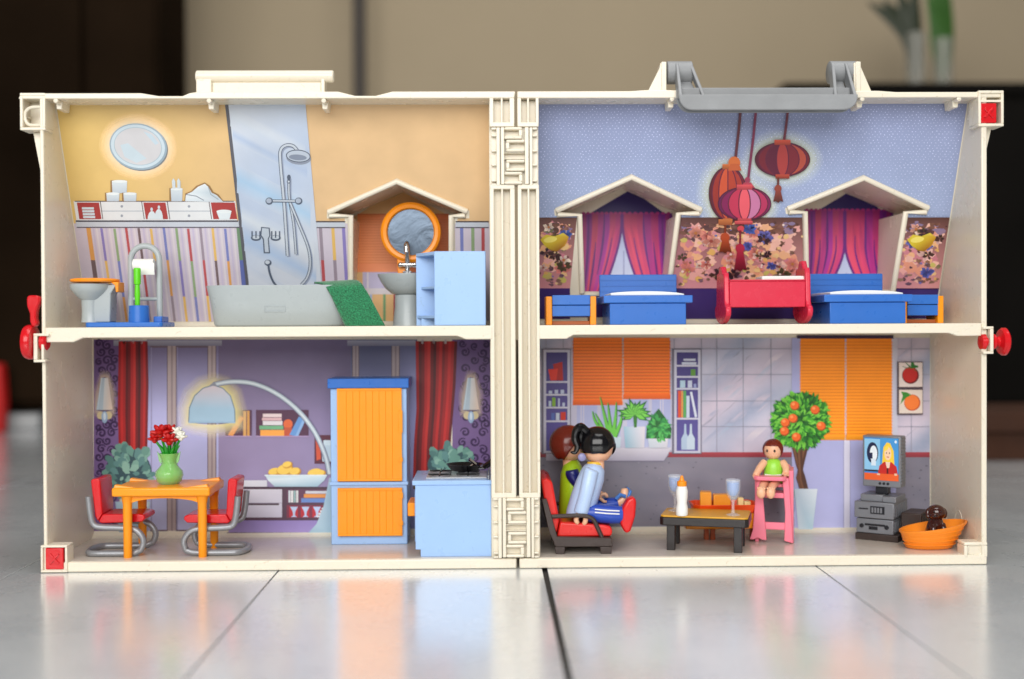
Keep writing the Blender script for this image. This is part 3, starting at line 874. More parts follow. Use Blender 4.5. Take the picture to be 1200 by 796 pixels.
p.ell(350, 185.5, 14.5, 7.5, (140, 148, 164), 4); p.ell(349.5, 183, 14.5, 7.5, ink, 4); p.ell(349.5, 183, 13.4, 6.4, (186, 196, 210), 4); p.ell(349, 184.6, 10.5, 3.4, (132, 142, 160), 4)
p.line([(313, 235.5), (353, 236)], 3.6, ink); p.line([(313, 235.3), (353, 235.8)], 1.8, lite)
for x in (315.5, 350): p.ell(x, 235.8, 4.4, 4.2, ink); p.ell(x-0.4, 235.4, 3.1, 2.9, (170, 180, 196))
p.ell(338.5, 208, 2.2, 3.2, ink); p.ell(338.3, 213, 2.2, 2.2, ink); p.ell(338.3, 213, 1.2, 1.2, lite)
p.poly([(306, 266), (316, 267), (317, 276), (315, 280), (316.5, 297), (309, 297), (308, 281), (305, 276)], ink)
p.poly([(307.2, 267.4), (314.8, 268), (315.6, 276), (313.8, 280), (315, 295.6), (310.4, 295.6), (309.4, 280), (306.4, 275.6)], (190, 200, 212))
for x in (300, 323): 
    p.ell(x, 279, 6, 3.4, ink); p.ell(x, 278.2, 4.6, 2.2, (196, 206, 216))
    for q in (-4.6, 0, 4.6): p.line([(x+q, 271), (x+q, 279)], 1.5, ink)
p.ell(314, 308, 4.2, 3.6, ink); p.ell(313.4, 307.4, 2.8, 2.3, lite)
p.line([(v.x, v.y) for v in smoothpts([(314.5, 311, 0), (316, 320, 0), (320, 330, 0), (324, 335, 0)], 5)], 2.4, ink)
p.end('pale blue printed shower panel with grey fittings')
# dormer back of the bathroom
q = Print(plane_dormer, dbL)
q.start('wallpaper')
q.poly([(466, 222), (533, 256), (533, 378), (412, 378), (412, 256)], (232, 190, 132))
q.end()
q.start('printed_blind')
q.rect(419, 251, 470, 319, (255, 150, 84), (255, 160, 100)); q.rect(470, 251, 526, 319, (252, 140, 76), (255, 152, 94))
for k in range(20): q.line([(419, 254+k*3.2), (526, 254+k*3.2)], 0.8, (238, 130, 70), step=(k == 0))
q.line([(419, 251.5), (526, 251.5)], 1.6, (220, 114, 56)); q.rect(419, 309, 526, 319, (255, 154, 100))
q.end('orange printed blind in the dormer window')
q.start('printed_window')
q.rect(425, 319, 526, 340, (196, 192, 226)); q.line([(431, 319), (431, 340)], 2, (226, 222, 236)); q.rect(419, 338, 527, 345, (222, 218, 226))
for x, cc in ((433, (170, 190, 222)), (449, (118, 166, 118)), (461, (170, 60, 70)), (472, (120, 120, 180)), (500, (222, 180, 90))):
    q.rect(x, 345, x+3, 378, cc, step=False)
q.end()

# ---- bedroom
p = Print(plane_slant, uwr)
xL = lambda y: OLR[0][0]+(OLR[3][0]-OLR[0][0])*(y-OLR[0][1])/(OLR[3][1]-OLR[0][1])+0.6
xR = lambda y: OLR[1][0]+(OLR[2][0]-OLR[1][0])*(y-OLR[1][1])/(OLR[2][1]-OLR[1][1])-1.0
p.start('wallpaper')
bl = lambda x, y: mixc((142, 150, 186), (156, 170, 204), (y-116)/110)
outer = [(xL(116), 116), (xR(116), 116), (xR(256), 256), (1060, 256), (1060, 250), (1086, 250), (1090, 244), (1012, 205), (920, 244), (921, 251), (941, 251), (941, 256),
         (797, 256), (797, 252), (821, 252), (824, 246), (740, 204), (649, 246), (650, 253), (677, 253), (677, 256), (xL(256), 256)]
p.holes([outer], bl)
nv = (64, 46, 112)
for a, b_, c_, d_ in ((xL(334), 668, 668, xL(375)), (786, 946, 948, 778), (1046, xR(334), xR(374), 1042)):
    p.poly([(a, 334), (b_, 334), (c_, 374), (d_, 374)], nv)
p.poly([(xL(344), 347), (1100, 347), (xR(372)-2, 372), (xL(372), 372)], nv)
p.end()
def inside(x, y, poly):
    r = False; j = len(poly)-1
    for i in range(len(poly)):
        if (poly[i][1] > y) != (poly[j][1] > y) and x < (poly[j][0]-poly[i][0])*(y-poly[i][1])/(poly[j][1]-poly[i][1])+poly[i][0]: r = not r
        j = i
    return r
p.start('printed_glow')
for (cx, cy, rx, ry, kk) in ((853, 227, 22, 32, 17), (872.5, 239, 31, 20, 13), (917, 187, 32, 20, 17)):
    el = [(cx+rx*cos(radians(12*k)), cy+ry*sin(radians(12*k))) for k in range(30)]
    bgf = lambda x, y: bl(x, y) if y < 256 else (196, 160, 120)
    p.glow(el, cx, cy, kk, (220, 222, 172), 0.6, bgf)
p.end()
p.start('printed_dots')
y = 118.0; row = 0
while y < 254:
    x = 634+(row % 2)*2.4
    while x < 1130:
        xx, yy = x+random.uniform(-0.9, 0.9), y+random.uniform(-0.7, 0.7)
        if inside(xx, yy, outer) and xx < xR(yy)-2:
            r = random.choice((0.42, 0.5, 0.6, 0.75))
            p.poly([(xx-r, yy), (xx, yy-r), (xx+r, yy), (xx, yy+r)], (206, 214, 240), step=False)
        x += 4.8
    y += 3.3; row += 1
d = p.end(); d['kind'] = 'stuff'
bands = [[(xL(256), 255), (676, 255), (668, 338), (xL(338), 338)], [(797, 255), (942, 255), (946, 338), (786, 338)], [(1061, 255), (xR(256), 255), (xR(338), 338), (1047, 338)]]
R_ = random.Random(11)
for bi, bnd in enumerate(bands):
    p.start('printed_flowers')
    bx0, bx1 = min(q[0] for q in bnd), max(q[0] for q in bnd); fa = (bx1-bx0)/150
    p.poly(bnd, [(84, 52, 46), (92, 58, 50), (214, 148, 148), (212, 144, 154)])
    def inb(x, y, m=0): return inside(x-m, y, bnd) and inside(x+m, y, bnd) and inside(x, y-m, bnd) and inside(x, y+m, bnd)
    def blob(x, y, r, c, n=9, ir=0.35, sq=0.8):
        a0 = R_.uniform(0, 6)
        p.poly([(x+r*(1-ir*R_.random())*cos(a0+2*pi*k/n), y+sq*r*(1-ir*R_.random())*sin(a0+2*pi*k/n)) for k in range(n)], [mixc(c, (206, 150, 140), R_.random()*0.4) for k in range(n)], step=False)
    def spot(cnt, y0, y1, r0, r1, pal_, **kw):
        p.n += 1; done = 0; tries = 0; cnt = int(cnt*fa+1)
        while done < cnt and tries < cnt*40:
            tries += 1
            x, y = R_.uniform(bx0, bx1), R_.uniform(y0, y1)
            r = R_.uniform(r0, r1)
            if inb(x, y, r): blob(x, y, r, R_.choice(pal_), **kw); done += 1; p.n += 0.2
    def bloom(x, y, r, c, cc, n=6):
        if not inb(x, y, r*1.0): return
        p.n += 1
        for k in range(n):
            a = 2*pi*k/n+R_.uniform(-.3, .3); q = r*R_.uniform(0.75, 1.05)
            dx, dy = cos(a), sin(a)*0.8
            cv = R_.uniform(0.82, 1.08)
            p.poly([(x, y), (x+q*0.6*dx-q*0.3*dy, y+q*0.6*dy+q*0.3*dx), (x+q*dx, y+q*dy), (x+q*0.6*dx+q*0.3*dy, y+q*0.6*dy-q*0.3*dx)], [tuple(v*0.7 for v in c)]+[tuple(min(255, v*cv) for v in c)]*3, step=False)
        p.ell(x, y, r*0.2, r*0.18, cc, n=8)
    spot(90, 262, 336, 6, 13, [(232, 168, 160), (226, 150, 120), (236, 180, 130), (200, 120, 136), (240, 190, 170), (214, 140, 150)], ir=0.6, n=13)
    spot(40, 256, 273, 4, 10, [(70, 42, 34), (88, 54, 40), (60, 36, 40), (104, 66, 52), (120, 110, 150)], sq=0.55, ir=0.6)
    spot(30, 270, 336, 2.5, 6, [(84, 58, 44), (120, 84, 60), (104, 104, 70), (70, 48, 60)], ir=0.75, n=11)
    spot(30, 275, 336, 3, 7, [(222, 176, 92), (196, 188, 96), (236, 200, 130)], ir=0.5)
    spot(24, 322, 336, 3, 6, [(110, 84, 70), (86, 66, 90), (140, 110, 90)], ir=0.6, sq=0.6)
    for k in range(int(26*fa)+2):
        x, y = R_.uniform(bx0, bx1), R_.uniform(266, 332)
        bloom(x, y, R_.uniform(6, 12), R_.choice([(238, 206, 196), (240, 190, 180), (232, 150, 130), (236, 170, 150), (244, 220, 200), (222, 130, 120)]), R_.choice([(150, 70, 60), (180, 110, 60)]), n=R_.choice((5, 6, 8)))
    for k in range(int(8*fa)+1):
        x, y = R_.uniform(bx0, bx1), R_.uniform(268, 330)
        bloom(x, y, R_.uniform(6, 11), R_.choice([(96, 104, 190), (120, 116, 196), (74, 100, 180)]), (60, 60, 120), n=11)
    for k in range(int(10*fa)+1):
        x, y = R_.uniform(bx0, bx1), R_.uniform(270, 328)
        bloom(x, y, R_.uniform(6, 11), R_.choice([(62, 38, 48), (80, 50, 44), (90, 76, 50)]), (104, 64, 60), n=R_.choice((4, 5, 7)))
    spot(30, 258, 336, 1.0, 2.2, [(246, 226, 214), (90, 100, 180), (60, 36, 34), (230, 120, 100), (240, 210, 150)])
    if bi != 1:
        cx = (650, 0, 1080)[bi]
        p.poly([(cx-17, 281), (cx-10, 275), (cx, 277), (cx+10, 273), (cx+17, 278), (cx+12, 288), (cx+3, 295), (cx-4, 294), (cx-12, 288)], [(206, 180, 50), (224, 200, 60), (214, 190, 60), (226, 206, 80), (196, 150, 40), (200, 140, 30), (150, 96, 24), (150, 96, 24), (214, 190, 50)]); p.ell(cx-5, 281, 8, 3.4, (240, 224, 110), -10, 14)
    p.end('printed floral border in pink, brown and blue')
def lantern(cx, cy, rx, ry, cols, top, halo=True, capc=(196, 90, 66), tilt=0):
    el = [(cx+rx*cos(radians(12*k)), cy+ry*sin(radians(12*k))) for k in range(30)]
    p.ell(cx, cy, rx+1, ry+1, (70, 26, 48), n=36)
    n = len(cols); edges = [-1+2*i/n for i in range(n+1)]
    edges = [sin(e*pi/2) for e in edges]
    for i in range(n):
        a = []; b_ = []
        for k in range(13):
            t_ = -pi/2+pi*k/12
            a.append((cx+rx*edges[i]*cos(t_), cy+ry*sin(t_))); b_.append((cx+rx*edges[i+1]*cos(t_), cy+ry*sin(t_)))
        p.poly(a+b_[::-1], cols[i], step=(i == 0))
    for i in range(1, n):
        p.line([(cx+rx*edges[i]*cos(-pi/2+pi*k/12), cy+ry*sin(-pi/2+pi*k/12)) for k in range(13)], 1.3, (92, 30, 56), step=(i == 1))
    p.rect(cx-rx*0.3, cy-ry-3.5, cx+rx*0.3, cy-ry+2.5, capc, tuple(v*0.7 for v in capc)); p.rect(cx-rx*0.26, cy+ry-2, cx+rx*0.26, cy+ry+3, tuple(v*0.9 for v in capc), tuple(v*0.6 for v in capc))
def tassel(cx, y0, y1, w_, c):
    p.line([(cx, y0), (cx-0.3, (y0+y1)/2)], 2.4, tuple(v*0.7 for v in c)); p.ell(cx-0.3, (y0*0.55+y1*0.45), w_*0.36, w_*0.36, c)
    p.poly([(cx-w_*0.22, y0*0.5+y1*0.5), (cx+w_*0.22, y0*0.5+y1*0.5), (cx+w_*0.5, y1), (cx+w_*0.2, y1-1.5), (cx, y1+1), (cx-w_*0.25, y1-1), (cx-w_*0.5, y1)], [c, c]+[tuple(v*0.6 for v in c)]*5)
p.start('printed_lantern')
p.line([(868, 128), (866, 150), (862, 185)], 3.2, (96, 46, 56))
lantern(853, 227, 21.5, 31, [(92, 28, 36), (150, 50, 42), (200, 84, 54), (176, 66, 48), (164, 58, 48), (112, 34, 46)], 0, capc=(206, 112, 60))
p.ell(860.5, 191, 7, 7.5, (206, 108, 58)); p.poly([(853, 200), (856, 192), (866, 192), (869, 200)], (190, 94, 54)); p.rect(842, 257, 858, 264, (196, 116, 64), (150, 80, 44)); tassel(850, 264, 296, 15, (178, 74, 40))
p.end('tall orange printed lantern')
p.start('printed_lantern')
p.line([(886, 128), (883, 160), (876.5, 212)], 3.0, (122, 50, 78)); p.ell(876, 211, 3.4, 3.4, (150, 60, 84)); p.poly([(866, 222), (872, 214), (880, 214), (886, 222)], (176, 66, 84))
lantern(872.5, 239, 30.5, 19, [(98, 26, 80), (130, 32, 84), (190, 54, 84), (226, 92, 104), (196, 120, 160), (180, 52, 92), (124, 32, 84)], 0, capc=(222, 84, 92))
p.rect(861, 259, 882, 263, (224, 96, 96), (160, 48, 62)); p.ell(868, 268, 4, 3.4, (206, 70, 80)); tassel(867.5, 270, 317, 15, (176, 40, 66))
p.end('round magenta printed lantern')
p.start('printed_lantern')
p.line([(923.5, 128), (921, 150), (919, 164)], 3.0, (104, 46, 60))
lantern(917, 187, 31.5, 19.5, [(84, 24, 44), (114, 34, 48), (92, 28, 52), (166, 62, 60), (120, 38, 50), (172, 76, 60), (110, 36, 44)], 0, capc=(206, 84, 64))
tassel(912, 208, 237, 12, (142, 66, 54))
p.end('dark red printed lantern hanging highest')
def curtains(q, cx, gap_top, gapy, x0, x1, y0, y1):
    """pair of pink printed curtains with a gap opening downwards"""
    q.poly([((x0+x1)/2+6, 222), (x1+4, 256), (x1+4, y1), (x0-3, y1), (x0-3, 256)], (46, 30, 98))
    q.poly([(gap_top-1, gapy), (gap_top+1, gapy), (gap_top+22, y1), (gap_top-22, y1)], [(170, 180, 220), (170, 180, 220), (206, 216, 240), (206, 216, 240)])
    q.line([(gap_top+2, gapy+30), (gap_top+2, y1)], 1.6, (150, 158, 200)); 
    for s_ in (-1, 1):
        xe = x0-4 if s_ < 0 else x1+5
        pals = [(236, 70, 128), (246, 84, 120), (206, 60, 160), (226, 66, 140), (248, 84, 112), (190, 56, 150), (226, 70, 130)] if s_ < 0 else [(250, 84, 112), (246, 78, 110), (240, 74, 116), (206, 56, 140), (232, 66, 124), (176, 44, 150), (214, 60, 130)]
        n = 7
        def pt(f, y):        # f 0 at gap edge, 1 at outer side; bows outwards lower down
            v = (y-y0)/(y1-y0); g = max(0, (y-gapy)/(y1-gapy))
            inner = gap_top+s_*(0.6+24*g**1.5); outer_ = xe
            return (inner+(outer_-inner)*f, y)
        for i in range(n):
            f0, f1 = i/n, (i+1)/n
            ys = [y0+(y1-y0)*k/10 for k in range(11)]
            c = tuple(v*0.9 for v in pals[i])
            q.poly([pt(f0, y) for y in ys]+[pt(f1, y) for y in ys][::-1], lambda x, y, c=c: mixc((c[0]*0.7, c[1]*0.6, c[2]*0.95), (c[0], c[1], min(255, c[2]*1.1)), (y-y0)/30), step=(i == 0))
        for f, v0, v1, w_ in ((0.0, 0, 1, 2.6), (0.2, 0.3, 1, 1.8), (0.42, 0, 0.75, 2.6), (0.6, 0.35, 1, 2.2), (0.8, 0.0, 0.9, 2.8), (0.97, 0.0, 1, 2.6)):
            pts = [pt(f, y0+(y1-y0)*(v0+(v1-v0)*k/12)) for k in range(13)]
            q.line(pts, [0.3+w_*(1 if f in (0.0, 0.97) else sin(pi*(0.08+0.84*k/12))) for k in range(13)], (104, 32, 124), step=(f == 0.0))
        for k in range(9):
            a = pt((k+0.3)/9, y0); q.ell(a[0], y0, 2.2, 1.6, (170, 44, 120), n=10, step=(k == 0))
for back, x0, x1, gx in ((dbA, 684, 783, 729), (dbB, 946, 1042, 990)):
    q = Print(plane_dormer, back)
    q.start('printed_curtain')
    curtains(q, 0, gx, 264 if back is dbA else 290, x0, x1, 250 if back is dbA else 246, 346)
    q.end('pink printed curtains over a pale window')
# ---- dining room print
def plow(px0, px1): return None
p = Print(plane_low, lw)
x0w, x1w = project(Vector((ix0, YW, 150)))[0]+0.6, project(Vector((ix1, YW, 150)))[0]-0.6
YB = 628.0
p.start('wallpaper')
def dam(x, y): return mixc((106, 80, 130), (128, 102, 152), (y-400)/230)
p.grid(x0w, 398, 140, YB, 1, 6, dam); p.grid(530, 398, x1w, YB-3, 1, 6, dam)
p.grid(250, 398, 420, YB-2, 4, 8, lambda x, y: mixc(mixc((112, 100, 132), (148, 134, 170), (y-430)/90), (162, 148, 188), (y-540)/60))
p.end()
p.start('printed_scrolls')
Rg = random.Random(5)
def scroll(cx, cy, r, d_, ph):
    pts = []
    for k in range(22):
        a = ph+d_*k*0.42; q = r*(1-k/24)
        pts.append((cx+q*cos(a), cy+q*sin(a)))
    p.line(pts, [1.2+1.5*sin(pi*k/21) for k in range(22)], (60, 38, 80), step=False)
for xa_, xb_ in ((x0w+5, 136), (541, x1w-4)):
    y = 404; k = 0
    while y < 622:
        for x in ((xa_+4, xb_-5) if k % 2 else ((xa_+xb_)/2, xb_-1.5, xa_+1)):
            r = Rg.uniform(4.2, 6.6)
            if x-r > xa_-4.5 and x+r < xb_+4.5: scroll(x, y+Rg.uniform(-2, 2), r, Rg.choice((-1, 1)), Rg.uniform(0, 6))
        y += 9.5; k += 1
p.end()['kind'] = 'stuff'
p.start('printed_window')
lav = lambda x, y: mixc(mixc((120, 112, 150), (178, 178, 222), (y-410)/70), (186, 188, 226), (y-520)/80)
p.grid(172, 398, 256, YB-1, 3, 8, lav)
p.end('tall printed window with lavender panes'); p.start('printed_window')
p.grid(411, 398, 489, YB-3, 3, 8, lambda x, y: mixc((96, 98, 130), (150, 150, 196), (y-420)/60+(0.4 if x > 468 else 0)))
fr = (176, 160, 160); fk = (112, 96, 110)
for a, b_, k in ((413, 420.5, 1), (459, 468, 1), (196, 206.5, 2), (243.5, 253, 2)):
    if a in (196, 243.5): p.end('printed window behind the wardrobe' if a == 196 else None); p.start('printed_window_frame')
    p.rect(a, 404, b_, YB-3, fr); p.rect(a+(b_-a)*0.42, 404, a+(b_-a)*0.62, YB-3, (146, 130, 136)); p.line([(a, 404), (a, YB-3)], 1.0, fk); p.line([(b_, 404), (b_, YB-3)], 1.0, fk)
p.end(); p.start('printed_window_frame'); p.rect(133, 399, 260, 405.5, (168, 168, 184), (132, 130, 150))
for a, b_ in ((176, 196), (206.5, 243.5)):
    p.line([(a, 406.5), (b_, 406.5)], 2.4, fk); p.line([(a+1.4, 407), (a+1.4, 622)], 1.2, (150, 146, 182)); p.line([(a, 622), (b_, 622)], 2.0, fk)
p.end(); p.start('printed_window_frame')
for a, b_ in ((407, 487),):
    p.rect(a, 399, b_, 405.5, (168, 168, 184), (132, 130, 150))
p.end()
def curtain_band(poly_l, poly_r, y0, y1, n, cols):
    def pt(f, y):
        def ip(pl):
            for (a, b_) in zip(pl, pl[1:]):
                if a[1] <= y <= b_[1]: return a[0]+(b_[0]-a[0])*(y-a[1])/(b_[1]-a[1])
            return pl[-1][0]
        l, r = ip(poly_l), ip(poly_r)
        return (l+(r-l)*f, y)
    ys = [y0+(y1-y0)*k/10 for k in range(11)]
    for i in range(n):
        p.poly([pt(i/n, y) for y in ys]+[pt((i+1)/n, y) for y in ys][::-1], cols[i % len(cols)], step=(i == 0))
redc = [(150, 22, 26), (186, 36, 36), (162, 26, 28), (92, 10, 20), (116, 14, 22), (176, 32, 34), (196, 46, 42), (112, 14, 22), (80, 8, 18), (150, 24, 28), (182, 36, 36), (120, 16, 24)]
p.start('printed_curtain')
curtain_band([(139, 398), (138, 480), (140, 565)], [(173, 398), (174, 450), (172, 565)], 400, 565, 12, redc)
for x in (145, 156, 166): p.line([(x, 398), (x, 403)], 2.4, (196, 186, 190), step=False)
p.end('red printed curtain left of the window')
p.start('printed_curtain')
curtain_band([(487, 398), (488, 480), (485, 520), (484, 560)], [(536, 398), (534, 450), (528, 520), (527, 560)], 400, 560, 14, redc[2:]+redc[:2])
for x in (495, 508, 522): p.line([(x, 398), (x, 403)], 2.4, (196, 186, 190), step=False)
p.end('red printed curtain behind the stove')
def sconce(cx):
    sh_ = [(cx-4, 443), (cx+4, 443), (cx+9.5, 481), (cx-9.5, 481)]
    p.glow([(cx-4, 443), (cx, 442), (cx+4, 443), (cx+7, 462), (cx+9.5, 481), (cx, 483), (cx-9.5, 481), (cx-7, 462)], cx, 463, 9, (226, 206, 170), 0.6, dam)
    p.poly(sh_, [(206, 218, 226), (214, 208, 206), (222, 196, 176), (176, 200, 214)]); p.poly([(cx-3, 443), (cx, 443), (cx-2, 481), (cx-7.5, 481)], (190, 208, 222, 0.8))
    p.line([sh_[3], sh_[2]], 1.2, (120, 110, 120))
    for s_ in (-1, 1): p.ell(cx+s_*4.5, 487, 4.4, 4.6, (206, 190, 150), 20*s_)
    p.ell(cx, 489, 3.6, 7, (150, 176, 206)); p.ell(cx, 488, 1.6, 4.6, (206, 220, 232))
p.start('printed_sconce'); sconce(122.5); p.end('printed wall lamp beside the left curtain')
p.start('printed_sconce'); sconce(552); p.end('printed wall lamp above the stove')
def bush(cx, cy, rx, ry, n, sd):
    r_ = random.Random(sd); p.n += 1
    tones = [(84, 126, 122), (106, 152, 140), (128, 172, 158), (96, 140, 138), (144, 186, 170), (76, 112, 114)]
    L_ = []
    for k in range(n):
        a = r_.uniform(0, 2*pi); q = sqrt(r_.random())
        L_.append((cx+rx*q*cos(a), cy+ry*q*sin(a), q, a))
    L_.sort(key=lambda v: -v[2])
    for i, (x, y, q, a) in enumerate(L_):
        r = r_.uniform(4.5, 7.5); p.n += 0.15
        aa = a+r_.uniform(-.6, .6); dx, dy = cos(aa), sin(aa)-0.25
        t_ = tones[min(5, int((1-q)*2)+r_.randint(0, 3))]
        p.poly([(x-dx*r*.7, y-dy*r*.7), (x+dx*r*.1-dy*r*.55, y+dy*r*.1+dx*r*.55), (x+dx*r*.8-dy*r*.35, y+dy*r*.8+dx*r*.35), (x+dx*r, y+dy*r), (x+dx*r*.8+dy*r*.35, y+dy*r*.8-dx*r*.35), (x+dx*r*.1+dy*r*.55, y+dy*r*.1-dx*r*.55)], t_, step=False)
p.start('printed_bush')
p.poly([(135, 588), (176, 588), (172, 626), (140, 626)], [(170, 196, 214), (200, 216, 226), (150, 180, 200), (140, 170, 190)])
p.ell(152, 556, 26, 30, (56, 84, 92)); bush(152, 554, 27, 31, 70, 3)
p.end('teal printed bush in a pale pot behind the left chair')
p.start('printed_bush'); p.ell(527, 545, 26, 20, (60, 90, 96)); bush(527, 543, 27, 19, 60, 4); p.end('teal printed bush behind the stove')
p.start('printed_shelf')
nic = (84, 50, 74)
p.rect(264, 480.5, 295, 511.5, nic); p.rect(300, 480.5, 361.5, 511.5, nic); p.rect(368.5, 510, 388, 543.5, (92, 44, 60))
p.line([(264, 511.5), (295, 511.5)], 1.4, (174, 150, 190)); p.line([(300, 511.5), (361.5, 511.5)], 1.4, (174, 150, 190))
p.poly([(267, 510), (281, 487), (286, 490), (273, 511)], (222, 146, 74)); p.rect(285, 482, 288.5, 511, (212, 160, 96)); p.rect(289.5, 481.5, 292.5, 511, (206, 150, 80))
for (a, y0, b_, y1, c_) in ((308, 485, 330, 489, (226, 206, 206)), (307, 489.6, 330, 493, (214, 176, 180)), (308, 493.5, 331, 498.3, (220, 214, 218)), (304, 499, 332, 503.4, (112, 172, 130)), (305, 504, 337, 511, (240, 164, 76))):
    p.rect(a, y0, b_, y1, c_)
p.ell(337.5, 497, 5.4, 5.6, (220, 104, 60)); p.rect(333, 501, 342, 511, (190, 84, 56))
p.poly([(339, 510), (350, 488.5), (355.5, 490), (346, 511)], (104, 150, 206)); p.poly([(346, 511), (355, 491), (358, 492.5), (349.5, 511)], (140, 176, 220))
p.poly([(370, 515), (375, 513), (376, 538), (371, 540)], (206, 86, 60)); p.poly([(376, 522), (388, 520), (388, 541), (378, 541)], (190, 210, 222)); p.rect(379, 516, 388, 522, (206, 222, 230))
p.end('printed wall niches holding books')
p.start('printed_sideboard')
fr2 = (86, 62, 78)
p.rect(268, 571, 388, 610, fr2); p.rect(268, 573.5, 330.5, 606.5, (214, 210, 222), (200, 196, 214)); p.line([(286, 591), (327, 591)], 2.2, (72, 52, 64)); p.line([(268, 589.5), (330, 589.5)], 0.8, (176, 170, 190))
p.rect(336, 574, 388, 589.5, (104, 66, 90)); p.rect(336, 592, 388, 607, (126, 56, 76))
for k, c_ in enumerate(((206, 214, 220), (226, 226, 226), (150, 180, 180), (214, 214, 214))): p.rect(338+k*3, 575, 340.5+k*3, 589, c_)
p.rect(353, 584, 387, 589, (110, 140, 200)); p.rect(356, 579, 386, 583.4, (226, 150, 84)); p.rect(358, 575.5, 384, 578.6, (206, 206, 214))
for k in range(3):
    x = 340+k*13.5; p.rect(x-1, 594, x+9, 606, (190, 56, 66)); p.poly([(x, 594), (x+9, 594), (x+6, 600), (x+5.5, 604), (x+8, 606), (x+1, 606), (x+3.5, 604), (x+3, 600)], (190, 206, 236))
for k in range(4): p.rect(377-k*2, 595+k*3, 388, 597.4+k*3, (222, 222, 226))
p.rect(268, 610, 388, 624, (150, 132, 190), (164, 146, 204)); p.rect(266, 624, 388, 628, (74, 42, 74))
p.rect(275, 563, 313, 570.5, (214, 214, 224)); p.line([(270, 571.5), (388, 571.5)], 1.4, (70, 48, 62))
p.end('long printed sideboard with white drawers')
p.start('printed_fruit_bowl')
for (x, y, a, b_) in ((322, 553, 8, 4.5), (334, 551, 10, 7), (346, 553, 7, 5), (337, 545, 6, 4), (369, 554, 9, 4.6), (376, 555, 6, 4)):
    p.ell(x, y, a, b_, (206, 150, 60), -14); p.ell(x-0.8, y-0.8, a*0.86, b_*0.82, (244, 204, 96), -14)
p.poly([(310.5, 557), (383.5, 557), (380, 563), (372, 570.5), (322, 570.5), (314, 563)], [(190, 212, 222), (206, 224, 232), (210, 226, 234), (156, 186, 204), (170, 198, 212), (222, 234, 240)])
p.line([(310, 557.2), (383, 557.2)], 1.4, (222, 234, 240))
p.end('pale printed bowl of yellow lemons')
p.start('printed_arc_lamp')
dome = [(221, 495), (222, 478), (228, 464), (238, 455), (250, 451.5), (261, 455), (270, 464), (275, 480), (275.5, 495)]
p.glow(dome+[(262, 497), (248, 498), (234, 497)], 248, 476, 17, (236, 224, 140), 0.75, lambda x, y: lav(x, y) if x < 254 else mixc((112, 100, 132), (148, 134, 170), (y-430)/90))
for k, (wd, c_) in enumerate(((6.4, (112, 110, 134)), (4.6, (176, 190, 200)), (1.6, (214, 224, 228)))):
    a = smoothpts([(250, 451, 0), (272, 447.5, 0), (298, 450, 0), (325, 462, 0), (350, 482, 0), (369, 507, 0), (381, 534, 0), (386, 556, 0)], 6)
    p.line([(v.x, v.y) for v in a], wd, c_)
p.poly([(386, 560), (379, 594), (371, 614), (361, 625), (361, 629), (390, 629), (390, 560)], [(176, 200, 214)]*3+[(150, 184, 204)]*4)
p.poly(dome, lambda x, y: mixc((214, 200, 206), (160, 192, 214), abs(x-249)/30+(y-470)/60))
p.line([(v[0], v[1]) for v in dome], 1.2, (110, 132, 150)); p.line([(221, 495), (275.5, 495)], 2.0, (150, 180, 206)); p.poly([(245, 452), (251, 447.5), (255, 453)], (140, 144, 156))
p.end('printed arc lamp with glowing dome shade')

# ---- living room print
p = Print(plane_low, rw)
x0w, x1w = project(Vector((jx0, YW, 150)))[0]+0.6, project(Vector((jx1, YW, 150)))[0]-0.6
x0w = max(x0w, 625)
YB = 626
p.start('wallpaper')
Rm = random.Random(21)
til = lambda x, y: mixc(mixc((156, 166, 192), (200, 198, 216), 0.5+0.5*sin(x*0.085+y*0.11)*cos(y*0.03-x*0.02)), (216, 196, 210), 0.3+0.3*sin(x*0.05+y*0.07+2))
p.grid(x0w, 396, x1w, 531, 60, 20, til)
p.grid(x0w, 535, x1w, YB, 12, 6, lambda x, y: mixc((128, 126, 142), (140, 136, 150), 0.5+0.5*sin(x*0.2+y*0.13)))
p.rect(x0w, 530, x1w, 536, (172, 70, 80), (140, 54, 66))
p.end()
p.start('printed_marble')
for k in range(60):
    x, y = Rm.choice((Rm.uniform(822, 930), Rm.uniform(822, 930), Rm.uniform(1046, 1078), Rm.uniform(786, 796))), Rm.uniform(400, 500)
    l = Rm.uniform(10, 30); wd = Rm.choice((1.0, 1.4, 5, 8, 10)); c_ = Rm.choice(((150, 160, 190), (226, 216, 222), (216, 196, 206), (170, 186, 208)))
    if wd < 2: c_ = (140, 142, 160)
    y2 = min(y+l*1.0, 528)
    x2 = x-(y2-y)*1.1
    if x2 < 634: continue
    mx_, my_ = (x+x2)/2+Rm.uniform(-3, 3), (y+y2)/2+Rm.uniform(-2, 2)
    p.poly([(x-wd/2, y), (x+wd/2, y), (mx_+wd*0.6, my_), (x2+wd/2, y2), (x2-wd/2, y2), (mx_-wd*0.6, my_)], [til(x, y), til(x, y), mixc(til(x, y), c_, .6), til(x2, y2), til(x2, y2), mixc(til(x2, y2), c_, .6)])
for x in (640, 660, 790, 822, 840, 871, 903.5, 935, 1048, 1068): p.line([(x, 397), (x, 530)], 0.9, (158, 158, 176), step=False)
for y in (409, 439, 470, 500): p.line([(x0w, y), (x1w, y)], 0.8, (158, 158, 176), step=False)
for k in range(170):
    x, y, r = Rm.uniform(x0w+2, x1w-2), Rm.uniform(539, 622), Rm.uniform(0.4, 1.3)
    p.ell(x, y, r*1.3, r*0.8, Rm.choice(((100, 96, 112), (108, 106, 122), (150, 148, 162))), n=6, step=False)
p.end()['kind'] = 'stuff'
p.start('printed_window')
p.rect(668, 462, 792, 528, (196, 194, 216)); 
